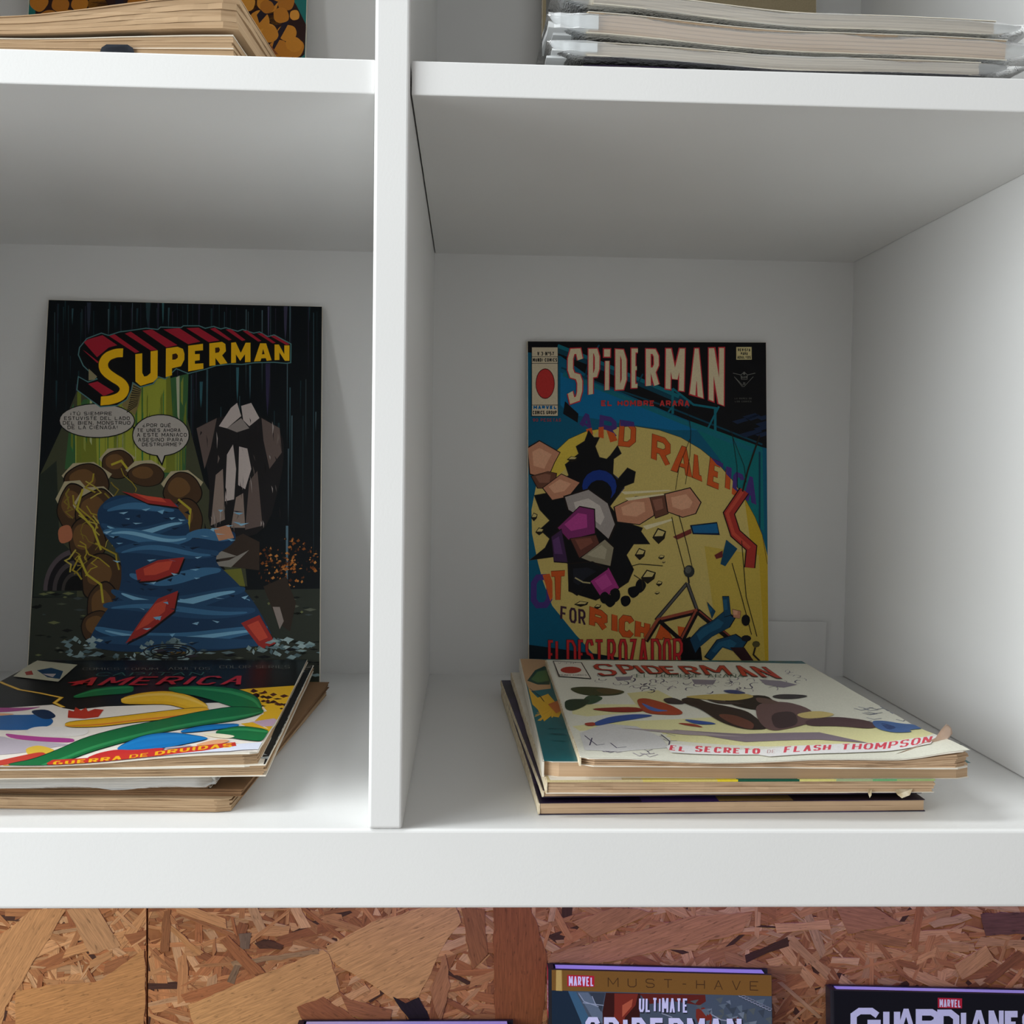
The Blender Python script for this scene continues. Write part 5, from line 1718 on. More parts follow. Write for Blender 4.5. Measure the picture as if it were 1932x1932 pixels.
S 37 37 37 14 1265 1864 1272 1914
S 25 22 22 29 1258 1914 1006 2206
S 95 92 90 17 1258 1914 1015 2197
S 25 22 22 29 1258 1914 1338 2136
S 95 92 90 17 1258 1914 1336 2124
S 30 17 15 43 1343 2136 1025 2209 924 2370
S 165 80 57 23 1336 2126 1021 2200 919 2362
S 22 15 17 46 1338 2136 1608 2366 1752 2539
S 150 72 55 12 1350 2136 1616 2352
S 22 15 17 46 1328 2143 1204 2378
S 160 77 57 17 1321 2139 1197 2371
S 20 15 17 32 1032 2209 1204 2364
P 10 10 15 1211 2653 1197 2371 1276 2336 1362 2422 1386 2653
P 12 17 27 1265 2362 1358 2263 1466 2202 1560 2126 1644 2188 1597 2264 1450 2340 1341 2431 1310 2477
P 25 72 102 1276 2357 1363 2265 1465 2208 1552 2137 1631 2195 1587 2266 1450 2337 1348 2422 1319 2465
P 37 97 130 1328 2317 1382 2267 1445 2236 1499 2196 1548 2228 1521 2267 1436 2306 1373 2353 1355 2377
P 12 17 27 1387 2498 1488 2361 1643 2316 1736 2378 1673 2470 1534 2423 1441 2529
P 25 72 102 1398 2494 1493 2366 1638 2323 1724 2381 1665 2467 1536 2423 1448 2523
P 37 97 130 1447 2451 1506 2381 1596 2358 1649 2390 1613 2437 1532 2413 1478 2467
P 12 17 27 1536 2017 1590 2017 1605 2171 1551 2186
P 25 72 102 1539 2022 1589 2023 1603 2166 1552 2180
P 37 97 130 1539 2045 1571 2045 1579 2124 1548 2131
P 12 17 27 1413 2060 1482 2137 1451 2198
P 25 72 102 1415 2065 1480 2137 1451 2194
P 37 97 130 1417 2083 1457 2123 1438 2154
P 32 20 15 1615 2120 1685 2136 1676 2197 1622 2189
P 212 147 115 1617 2123 1682 2138 1675 2195 1624 2187
P 237 177 142 1618 2128 1658 2136 1654 2168 1622 2164
P 10 10 15 1757 2210 1752 2232 1739 2249 1722 2255 1705 2249 1692 2232 1688 2209 1692 2186 1705 2170 1723 2164 1740 2170 1753 2187
P 25 25 32 1765 2353 1757 2368 1737 2377 1711 2377 1691 2368 1684 2352 1692 2337 1712 2328 1737 2328 1757 2338
P 87 80 45 1835 2399 1826 2417 1803 2425 1781 2417 1772 2399 1781 2380 1804 2373 1826 2381
S 50 42 30 14 1796 2425 1781 2482 1853 2554
P 50 25 30 1593 2423 1709 2424 1809 2568 1708 2553
P 10 25 35 3 2653 3 2393 528 2467 844 2519 1275 2550 1274 2653
G lower_title_lettering red condensed title at the foot
T 75 15 17 26 150 2354 203 2354 205 2584 149 2583 E
T 205 47 50 19 153 2358 199 2358 201 2580 152 2580 E
T 75 15 17 26 208 2354 246 2354 248 2584 207 2584 L
T 205 47 50 19 211 2357 243 2357 245 2580 210 2580 L
T 75 15 17 26 295 2353 377 2353 379 2585 294 2584 D
T 205 47 50 19 299 2357 373 2357 375 2581 298 2581 D
T 75 15 17 26 386 2352 442 2353 444 2585 385 2585 E
T 205 47 50 19 390 2356 438 2356 440 2582 389 2581 E
T 75 15 17 26 445 2352 514 2352 516 2586 444 2585 S
T 205 47 50 19 448 2356 511 2356 513 2582 447 2582 S
T 75 15 17 26 513 2352 596 2352 598 2586 512 2586 T
T 205 47 50 19 517 2355 592 2356 594 2583 516 2582 T
T 75 15 17 26 618 2351 687 2351 689 2587 616 2586 R
T 205 47 50 19 621 2355 684 2355 686 2583 620 2583 R
T 75 15 17 26 707 2350 779 2351 781 2588 706 2587 O
T 205 47 50 19 711 2354 776 2354 777 2584 710 2583 O
T 75 15 17 26 787 2350 852 2350 854 2588 785 2588 Z
T 205 47 50 19 790 2354 849 2354 850 2584 789 2584 Z
T 75 15 17 26 864 2349 946 2350 948 2589 862 2588 A
T 205 47 50 19 867 2353 943 2353 944 2585 866 2584 A
T 75 15 17 26 964 2349 1049 2349 1050 2589 963 2589 D
T 205 47 50 19 968 2352 1045 2353 1047 2586 966 2585 D
T 75 15 17 26 1058 2348 1128 2349 1130 2590 1057 2589 O
T 205 47 50 19 1062 2352 1125 2352 1126 2586 1060 2586 O
T 75 15 17 26 1140 2348 1221 2348 1222 2590 1138 2590 R
T 205 47 50 19 1144 2351 1217 2352 1219 2587 1142 2586 R
G title_lettering cream title letters with red outline
T 207 55 65 58 312 55 448 49 438 473 308 515 S
T 207 55 65 52 476 54 580 50 573 436 474 452 P
T 207 55 65 59 604 134 660 132 655 409 600 413 I
T 207 55 65 54 689 55 793 60 791 388 687 394 D
T 207 55 65 48 816 49 900 49 894 375 814 378 E
T 207 55 65 55 932 52 1048 53 1052 371 930 382 R
T 207 55 65 57 1091 49 1259 48 1248 402 1085 382 M
T 207 55 65 55 1302 47 1388 46 1403 457 1278 423 A
T 207 55 65 57 1434 44 1573 40 1566 516 1431 467 N
P 207 55 65 597 55 664 54 662 132 597 132
T 232 215 177 42 320 63 440 57 430 464 316 506 S
T 232 215 177 36 484 62 571 59 565 427 482 443 P
T 232 215 177 42 613 142 651 140 647 401 608 404 I
T 232 215 177 38 697 63 785 68 783 380 695 385 D
T 232 215 177 31 825 58 892 57 886 367 823 370 E
T 232 215 177 38 940 60 1040 62 1043 363 938 374 R
T 232 215 177 40 1100 57 1250 56 1240 394 1094 373 M
T 232 215 177 38 1310 55 1380 55 1395 449 1287 414 A
T 232 215 177 40 1442 52 1564 49 1558 508 1439 459 N
P 232 215 177 607 64 656 64 654 123 606 123
T 205 57 57 11 582 469 1284 467 1284 512 581 514 EL HOMBRE ARAÑA
G issue_box cream issue box with a red oval
P 25 22 22 32 48 243 47 241 596 29 597
P 220 205 175 36 52 239 51 237 592 34 592
P 37 32 32 36 124 239 123 239 127 36 128
P 37 32 32 35 176 239 175 239 179 35 180
P 37 32 32 34 505 237 504 237 509 34 509
T 42 37 37 6 78 86 210 86 210 115 77 116 V.3-Nº57
T 42 37 37 6 41 137 235 136 234 164 41 165 MUNDI-COMICS
T 12 105 162 9 45 512 231 512 231 539 45 539 MARVEL
T 42 37 37 6 40 552 229 551 229 580 40 581 COMICS GROUP
P 75 22 22 215 338 212 369 204 398 192 423 176 443 158 455 138 459 119 455 100 443 85 424 73 399 65 370 63 338 66 307 73 278 85 253 101 234 120 222 139 217 159 221 177 233 193 253 205 277 212 307
P 200 55 52 210 338 207 368 200 395 189 419 174 437 157 449 138 453 120 449 103 437 88 419 77 396 70 368 68 338 71 309 78 281 89 257 104 239 121 228 139 224 158 227 175 239 189 257 200 281 207 308
T 150 75 87 5 39 613 263 613 262 638 39 638 90 PESETAS
G rating_box 
P 220 205 150 1662 41 1785 40 1785 141 1661 142
T 42 37 37 5 1675 52 1775 52 1774 75 1675 75 REVISTA
T 42 37 37 5 1698 82 1753 81 1753 104 1698 105 PARA
T 42 37 37 5 1671 111 1778 111 1778 134 1670 134 ADULTOS
G publisher_emblem 
S 115 115 110 5 1634 249 1697 263 1724 240 1750 263 1813 248
S 115 115 110 4 1644 277 1707 355 1723 355 1797 276
S 115 115 110 4 1654 287 1712 347
S 115 115 110 4 1787 287 1730 347
S 115 115 110 4 1697 263 1701 298 1747 298 1750 263
P 115 115 110 1734 250 1731 259 1723 263 1716 259 1713 250 1716 242 1724 238 1731 241
T 115 115 110 4 1715 322 1732 322 1732 345 1715 345 R
T 115 115 110 4 1699 271 1748 271 1747 290 1699 290 SAR
T 75 75 72 4 1645 444 1784 443 1784 457 1645 457 LA MARCA DE
T 75 75 72 4 1647 468 1780 467 1780 481 1647 481 LOS COMICS""")
SHEETS['C'] = dict(P0=(0.0933, 0.2766, 0.03), U=(0.99986, -0.01665, 0.0), V=(-0.0098, -0.99995, 0.0), W=0.1862, H=0.2653, ops="""G cover_artwork 
P 228 226 210 4 4 1858 4 1858 2649 4 2649
P 230 224 168 16 2010 268 1888 862 1747 1384 1846 1859 1935 1859 2222 1721 2366 968 2391 498 2258 473 2102 276 2028 46 2117
P 230 224 168 63 1464 438 1448 466 1640 118 1776 41 1719
P 221 212 156 424 1135 629 1033 717 1384 561 1453 434 1458
s 107 103 120 9 1359 686 1384 661 1403 671 1398 716
s 134 125 134 6 892 768 873 809 850 834 832 821
s 156 145 156 9 922 814 937 770 960 754 980 765 986 799
s 78 73 94 9 532 645 537 686 530 732 514 773 491 789
s 78 73 94 4 1158 1034 1139 1028 1131 998 1147 956 1170 929
s 107 103 120 9 711 666 723 694 718 740 702 782
s 156 145 156 4 1172 988 1193 952 1214 954 1227 975 1229 1011 1216 1053
s 78 73 94 9 574 910 563 881 577 838 599 816
s 107 103 120 9 808 1035 808 995 824 955 847 944 864 959
s 134 125 134 6 424 808 428 848 410 884 389 885 376 857 380 813
s 134 125 134 9 1163 907 1168 942 1150 983 1127 1010 1104 1019 1086 1008
s 107 103 120 4 1075 743 1055 783 1031 798 1014 782
s 156 145 156 4 861 834 837 857 824 833 836 788
s 156 145 156 4 1633 468 1608 474 1605 435 1627 387 1651 381
s 78 73 94 6 1411 825 1387 857 1372 839 1369 803
s 78 73 94 4 463 956 478 917 500 891 522 880 540 895
s 78 73 94 6 1437 297 1455 314 1445 365 1419 397
s 134 125 134 9 644 880 621 893 603 881 607 837 625 799
s 78 73 94 4 1338 781 1363 755 1379 769 1380 809
s 107 103 120 9 554 935 576 915 590 939 580 982 558 998 538 991
s 107 103 120 4 1628 594 1654 580 1672 593 1673 632 1659 679
s 134 125 134 6 734 543 719 589 698 624 678 616
s 78 73 94 9 1137 687 1154 702 1151 746 1128 778 1106 779
s 156 145 156 6 1453 521 1471 473 1496 462 1515 474
s 107 103 120 9 239 1075 227 1113 206 1132 193 1106
s 78 73 94 4 1514 681 1524 709 1505 754 1480 785 1457 792
s 156 145 156 9 528 953 508 980 492 959 492 918
s 156 145 156 9 1153 1020 1133 1016 1128 983 1148 945
s 107 103 120 9 1244 877 1248 912 1233 955 1209 970 1190 961 1196 919
s 134 125 134 9 697 1038 695 1000 713 965 734 967
s 78 73 94 9 909 609 895 655 871 670 855 650
s 134 125 134 9 627 773 627 730 646 694 667 700 666 744 653 789
s 107 103 120 9 591 828 576 869 554 872 551 832
s 107 103 120 6 862 857 839 873 829 843 829 801
s 134 125 134 4 1397 886 1410 842 1435 811 1454 817 1447 861 1426 901
s 134 125 134 9 526 1018 528 976 541 935 562 907 585 898
s 156 145 156 6 673 817 658 794 666 749 687 718
s 107 103 120 6 917 633 909 598 915 550 935 508 960 492 981 498
s 156 145 156 6 1264 694 1282 650 1307 618 1323 634 1320 679 1306 725
s 134 125 134 9 912 917 891 913 882 883 891 839 914 812 931 828
s 156 145 156 9 708 1000 714 957 733 921 753 928 757 965
s 107 103 120 6 524 606 535 558 558 529 580 528
s 78 73 94 4 956 957 967 914 989 881 1011 875 1020 905
s 156 145 156 4 758 749 782 734 803 739 802 781 788 825
s 107 103 120 6 1652 313 1642 363 1620 411 1593 442
s 134 125 134 6 584 944 606 939 623 955 623 996 602 1024 584 1012
s 107 103 120 4 1424 623 1399 635 1394 600 1412 553 1438 533 1446 566
s 107 103 120 4 348 620 326 627 307 609 303 565
s 78 73 94 6 525 743 506 731 501 691 512 644
s 107 103 120 6 524 1072 536 1031 555 1001 578 989 594 1006 590 1048
s 156 145 156 4 944 899 967 876 980 899 984 936
s 156 145 156 4 1080 704 1067 679 1064 640 1084 597 1108 583
s 156 145 156 9 1225 594 1226 635 1205 677 1181 688 1161 681 1163 638
s 156 145 156 4 1144 830 1157 785 1181 756 1201 763 1194 808 1177 851
s 78 73 94 9 577 1033 599 1021 607 1054 594 1094 573 1119 556 1104
s 134 125 134 6 695 854 680 831 690 786 709 747 729 753 731 795
s 107 103 120 9 1250 899 1248 862 1255 818 1278 783 1303 767 1319 781
s 78 73 94 4 1430 775 1425 818 1405 860 1381 891 1364 878
s 78 73 94 6 352 696 336 737 314 749 298 724 304 678
s 107 103 120 9 1140 690 1156 710 1160 747 1142 790 1118 819 1100 808
s 107 103 120 6 1588 776 1568 771 1573 728 1592 682
s 78 73 94 6 939 568 918 606 897 598 885 570
s 134 125 134 6 1348 926 1372 898 1395 891 1404 918 1398 960 1380 1002
s 107 103 120 10 1497 454 1470 484 1451 472 1461 423
s 156 145 156 4 752 878 735 918 713 931 695 917 685 887
s 134 125 134 4 1133 782 1138 817 1131 861 1109 892 1088 890 1080 859
s 78 73 94 6 1431 907 1409 908 1408 871 1426 828 1451 797 1467 813
s 156 145 156 4 1669 359 1641 393 1620 386 1612 354 1629 303 1657 266
s 134 125 134 6 1617 525 1640 480 1662 479 1674 505 1656 554 1629 577
s 107 103 120 4 526 649 544 666 537 713 522 754 501 785
s 107 103 120 6 925 890 942 850 964 849 963 890
s 134 125 134 4 320 792 298 807 276 804 265 772 277 728
s 78 73 94 9 967 1058 953 1099 932 1128 916 1114
s 78 73 94 9 1566 749 1579 703 1604 667 1623 677
s 78 73 94 9 457 750 473 774 479 811 470 856 448 880 428 875
P 141 132 143 908 676 1065 694 1012 848 896 838
P 141 132 143 413 623 538 591 500 722 416 752
P 141 132 143 1356 654 1485 699 1561 821 1443 924 1351 831
s 168 161 168 6 215 2185 238 2213 261 2171
s 168 161 168 9 409 2174 432 2199 464 2185
s 107 103 120 6 340 2488 346 2549 370 2527
s 168 161 168 8 171 2516 188 2549 235 2510
s 168 161 168 8 298 2542 313 2561 369 2534
s 107 103 120 6 130 2518 153 2555 175 2531
s 107 103 120 4 461 2237 475 2273 528 2264
s 107 103 120 6 241 2202 248 2265 305 2190
s 107 103 120 6 337 2140 344 2188 406 2130
s 107 103 120 6 226 2236 239 2279 271 2248
s 107 103 120 4 324 2456 340 2500 371 2460
s 168 161 168 4 131 2462 140 2500 200 2446
s 107 103 120 6 94 2147 127 2172 150 2160
s 168 161 168 8 108 2467 136 2499 174 2500
s 168 161 168 6 263 2188 271 2243 325 2207
s 107 103 120 4 497 2127 525 2159 536 2174
s 168 161 168 6 169 2207 196 2241 243 2215
s 168 161 168 4 55 2168 82 2196 124 2197
s 107 103 120 4 89 2321 99 2383 130 2321
s 168 161 168 8 264 2548 287 2604 319 2548
s 107 103 120 6 109 2496 124 2539 178 2515
s 107 103 120 6 347 2178 363 2229 387 2177
s 168 161 168 6 78 2448 99 2478 146 2460
s 168 161 168 9 209 2270 218 2302 255 2296
s 168 161 168 6 321 2554 334 2606 384 2547
s 168 161 168 8 118 2523 137 2542 174 2525
P 210 208 206 41 2170 194 1947 359 1997 456 2208 460 2407 211 2532 33 2515
S 67 62 89 6 61 2221 103 2418 143 2393
S 67 62 89 6 94 2271 67 2420
S 67 62 89 6 176 2368 195 2463 247 2438
S 67 62 89 6 464 2155 487 2283 464 2383
s 89 94 123 6 1687 1657 1712 1706 1764 1679
s 89 94 123 6 1856 1558 1856 1608 1856 1581
s 123 129 156 6 1669 1778 1694 1824 1745 1799
s 89 94 123 6 1729 1626 1754 1675 1806 1648
s 123 129 156 6 1856 1471 1856 1522 1856 1494
s 89 94 123 6 1815 1826 1838 1872 1856 1846
s 123 129 156 6 1682 1533 1708 1583 1760 1556
s 123 129 156 6 1856 1535 1856 1585 1856 1557
s 123 129 156 6 1723 1488 1749 1539 1802 1511
s 123 129 156 6 1595 1835 1620 1881 1670 1856
s 89 94 123 6 1733 1548 1758 1597 1810 1570
s 89 94 123 6 1779 1509 1804 1560 1856 1532
s 89 94 123 6 1705 1639 1730 1688 1782 1661
s 123 129 156 6 1856 1628 1856 1677 1856 1650
P 134 120 129 535 2046 905 2140 1297 2127 1478 2350 1248 2283 867 2296
P 168 154 156 274 2044 609 2070 892 2193 594 2151
R 64 71 44 78 1012 160 951 311 978 431 1089 359 1205 208 1234 121 1171
R 94 80 51 229 1029 347 1000 420 1099 285 1208
R 58 85 62 118 1409 184 1191 277 1275 183 1469 112 1472
R 44 62 44 30 1331 192 1324 128 1527 46 1657 9 1596
R 168 69 47 457 1312 522 1275 626 1440 677 1632 646 1725 457 1702 443 1514
R 143 49 40 122 1591 428 1514 466 1640 294 1678
R 58 87 156 127 1950 240 1783 401 1704 507 1731 384 1825 251 1917 147 2016
R 78 107 179 462 1380 532 1574 609 1622 492 1651
R 58 87 156 632 1804 779 1880 807 1936 686 1940
R 168 69 51 81 1952 144 1921 141 2005 94 2018
R 156 62 49 586 1904 677 1918 725 2012 630 1959
R 49 38 38 717 1301 812 1227 866 1397 961 1492 1046 1617 1054 1858 1057 2054 924 2059 830 1895 789 1564 728 1436
R 107 64 53 848 1687 953 1713 1012 1917 960 2074 877 1922
R 40 33 31 962 1290 1269 1134 1270 1413 1117 1614 1005 1490
R 109 82 80 1137 1419 1333 1343 1422 1538 1384 1846 1197 2022 1042 2109 1041 1858
R 67 49 51 1157 1675 1316 1606 1240 1965 1076 2081
R 87 62 64 1301 1849 1495 1753 1632 1836 1673 1949 1606 2062 1447 1985 1272 1992
R 212 190 123 1289 1700 1445 1601 1529 1691 1444 1784 1310 1819
R 71 103 156 1663 1864 1732 1861 1809 1944 1859 1954 1859 2024 1857 2026 1859 2049 1859 2081 1771 2110 1773 2173 1672 2166 1623 2051
R 44 67 116 1694 1892 1750 2030 1666 2114
R 199 176 103 735 1233 937 1157 1161 1124 1190 1234 1033 1349 858 1314
R 58 69 116 1019 1039 1112 1011 1170 1124 1077 1160
R 67 56 53 862 1292 969 1352 1105 1430 923 1438
R 103 78 71 1180 1235 1254 1275 1306 1422 1159 1428
R 58 49 56 612 1303 685 1257 735 1404 705 1447 618 1430
R 62 56 58 1285 1208 1365 1138 1493 1154 1522 1198 1420 1277 1317 1281
G issue_box 
P 44 42 42 46 61 244 110 252 709 43 642
P 230 224 210 50 85 237 128 245 689 52 626
P 179 56 44 214 407 206 449 190 486 169 514 145 529 121 530 99 517 83 491 73 456 72 414 80 372 95 334 116 304 141 288 166 287 188 301 205 328 214 365
T 38 33 33 3 53 573 237 564 233 606 50 615 MUNDI-COMICS
T 38 33 33 3 75 131 205 124 201 172 72 179 V.3-Nº
G title_lettering red title
T 78 33 29 35 313 172 451 164 441 585 304 618 S
T 78 33 29 35 470 175 587 192 580 497 479 556 P
T 78 33 29 35 578 193 627 202 643 510 593 513 I
T 78 33 29 35 642 207 764 217 767 515 655 526 D
T 78 33 29 35 763 218 881 223 868 526 772 541 E
T 78 33 29 35 898 210 1021 215 1011 529 899 546 R
T 78 33 29 35 1054 178 1235 168 1213 546 1028 539 M
T 78 33 29 35 1294 165 1371 161 1370 591 1262 570 A
T 78 33 29 35 1408 182 1521 188 1512 652 1390 590 N
T 188 62 49 28 314 189 446 182 440 569 309 602 S
T 188 62 49 28 471 193 581 210 579 481 484 540 P
T 188 62 49 28 579 210 628 219 642 494 592 497 I
T 188 62 49 28 643 224 758 235 767 499 660 509 D
T 188 62 49 28 764 235 875 241 868 510 778 525 E
T 188 62 49 28 898 228 1015 233 1011 513 905 529 R
T 188 62 49 28 1054 196 1228 186 1213 529 1035 523 M
T 188 62 49 28 1293 183 1370 178 1371 575 1269 553 A
T 188 62 49 28 1407 200 1513 206 1513 636 1397 573 N
T 60 94 78 6 566 536 1293 498 1264 617 550 653 EL HOMBRE ARAÑA
G lower_title_lettering red title in a white strip
P 235 232 230 447 2407 482 2348 887 2465 1004 2437 1343 2378 1839 2323 1735 2485 1283 2559 916 2588 867 2544 454 2511
T 219 78 94 14 475 2373 554 2394 531 2485 451 2469 EL
T 219 78 94 14 601 2373 908 2440 882 2534 574 2479 SECRETO
T 201 168 168 5 935 2468 977 2471 957 2532 917 2529 DE
T 219 78 94 14 1032 2427 1274 2400 1234 2505 994 2540 FLASH
T 219 78 94 14 1327 2389 1809 2334 1745 2461 1283 2504 THOMPSON""")
SHEETS['D'] = dict(P0=(0.076, 0.3015, 0.0262), U=(1.0, -0.00239, 0.0), V=(-0.00747, -0.99997, 0.0), W=0.2090, H=0.2810, ops="""G cover_artwork 
P 29 105 112 4 4 2086 4 2086 2806 4 2806
P 202 161 114 3 3 89 3 206 29 154 1077 15 1163 3 841
P 34 69 46 15 824 87 448 161 294 206 443 154 950 77 953
P 85 119 59 43 778 103 496 164 445 158 819 80 892
P 229 179 46 11 1081 54 1358 126 1239 156 1504 195 1611 143 1884 101 1852 55 1982 36 1685 12 1545
S 236 184 57 6 130 1648 21 1963
S 236 184 57 6 130 1648 107 1887
S 236 184 57 6 130 1648 22 1964
S 236 184 57 6 130 1648 26 1768
S 236 184 57 6 130 1648 28 1969
S 236 184 57 6 130 1648 15 1829
S 236 184 57 6 130 1648 11 1865
S 236 184 57 6 130 1648 57 1957
S 236 184 57 6 130 1648 104 1892
S 236 184 57 6 130 1648 15 1832
S 236 184 57 6 130 1648 10 1873
S 236 184 57 6 130 1648 34 1970
S 236 184 57 6 130 1648 55 1960
S 236 184 57 6 130 1648 44 1690
P 195 110 57 106 1542 178 1430 189 1681 136 1785
S 57 46 34 5 19 1081 72 1319 87 1470
S 18 69 80 4 76 2583 117 2593
S 18 69 80 4 73 2412 138 2422
S 18 69 80 4 70 2265 100 2276
S 18 69 80 4 70 2267 142 2277
S 18 69 80 4 73 2421 134 2431
S 18 69 80 4 68 2148 111 2159
S 18 69 80 4 70 2259 126 2269
S 18 69 80 4 71 2289 160 2298
S 18 69 80 4 68 2145 166 2154
p 18 69 75 554 54 614 46 644 60
p 138 126 69 730 30 790 22 820 36
p 69 138 126 172 52 232 44 262 58
p 69 138 126 609 51 669 43 699 57
p 138 126 69 984 21 1044 13 1074 27
p 138 126 69 819 29 879 21 909 35
p 69 138 126 431 44 491 36 521 50
p 18 69 75 1136 35 1196 27 1226 41
p 138 126 69 1950 50 2010 42 2040 56
p 18 69 75 932 60 992 52 1022 66
p 138 126 69 687 55 747 47 777 61
p 18 69 75 104 24 164 16 194 30
p 69 138 126 447 20 507 12 537 26
p 138 126 69 1060 32 1120 24 1150 38
p 138 126 69 757 35 817 27 847 41
p 69 138 126 420 40 480 32 510 46
p 138 126 69 315 32 375 24 405 38
p 69 138 126 496 55 556 47 586 61
p 138 126 69 1703 44 1763 36 1793 50
p 18 69 75 1165 31 1225 23 1255 37
p 18 69 75 1268 49 1328 41 1358 55
p 138 126 69 792 59 852 51 882 65
p 18 69 75 719 33 779 25 809 39
p 69 138 126 740 37 800 29 830 43
p 138 126 69 520 20 580 12 610 26
p 69 138 126 474 41 534 33 564 47
p 138 126 69 867 29 927 21 957 35
p 69 138 126 964 53 1024 45 1054 59
p 69 138 126 1640 22 1700 14 1730 28
p 138 126 69 515 58 575 50 605 64
p 138 126 69 859 22 919 14 949 28
p 18 69 75 993 28 1053 20 1083 34
p 18 69 75 228 27 288 19 318 33
p 18 69 75 589 46 649 38 679 52
p 138 126 69 1427 51 1487 43 1517 57
p 138 126 69 1063 33 1123 25 1153 39
p 138 126 69 1110 49 1170 41 1200 55
p 69 138 126 1265 25 1325 17 1355 31
p 138 126 69 669 28 729 20 759 34
p 18 69 75 1588 58 1648 50 1678 64
p 69 138 126 1370 50 1430 42 1460 56
p 69 138 126 1171 50 1231 42 1261 56
p 18 69 75 1033 42 1093 34 1123 48
p 18 69 75 1654 46 1714 38 1744 52
p 138 126 69 253 45 313 37 343 51
p 138 126 69 1865 59 1925 51 1955 65
p 18 69 75 379 52 439 44 469 58
p 138 126 69 435 53 495 45 525 59
p 18 69 75 144 45 204 37 234 51
p 138 126 69 932 53 992 45 1022 59
p 18 69 75 958 30 1018 22 1048 36
p 69 138 126 484 56 544 48 574 62
p 69 138 126 1240 25 1300 17 1330 31
p 138 126 69 225 23 285 15 315 29
p 138 126 69 1460 22 1520 14 1550 28
p 138 126 69 653 31 713 23 743 37
p 69 138 126 1811 55 1871 47 1901 61
p 138 126 69 1240 59 1300 51 1330 65
p 138 126 69 1851 52 1911 44 1941 58
p 138 126 69 641 32 701 24 731 38""")
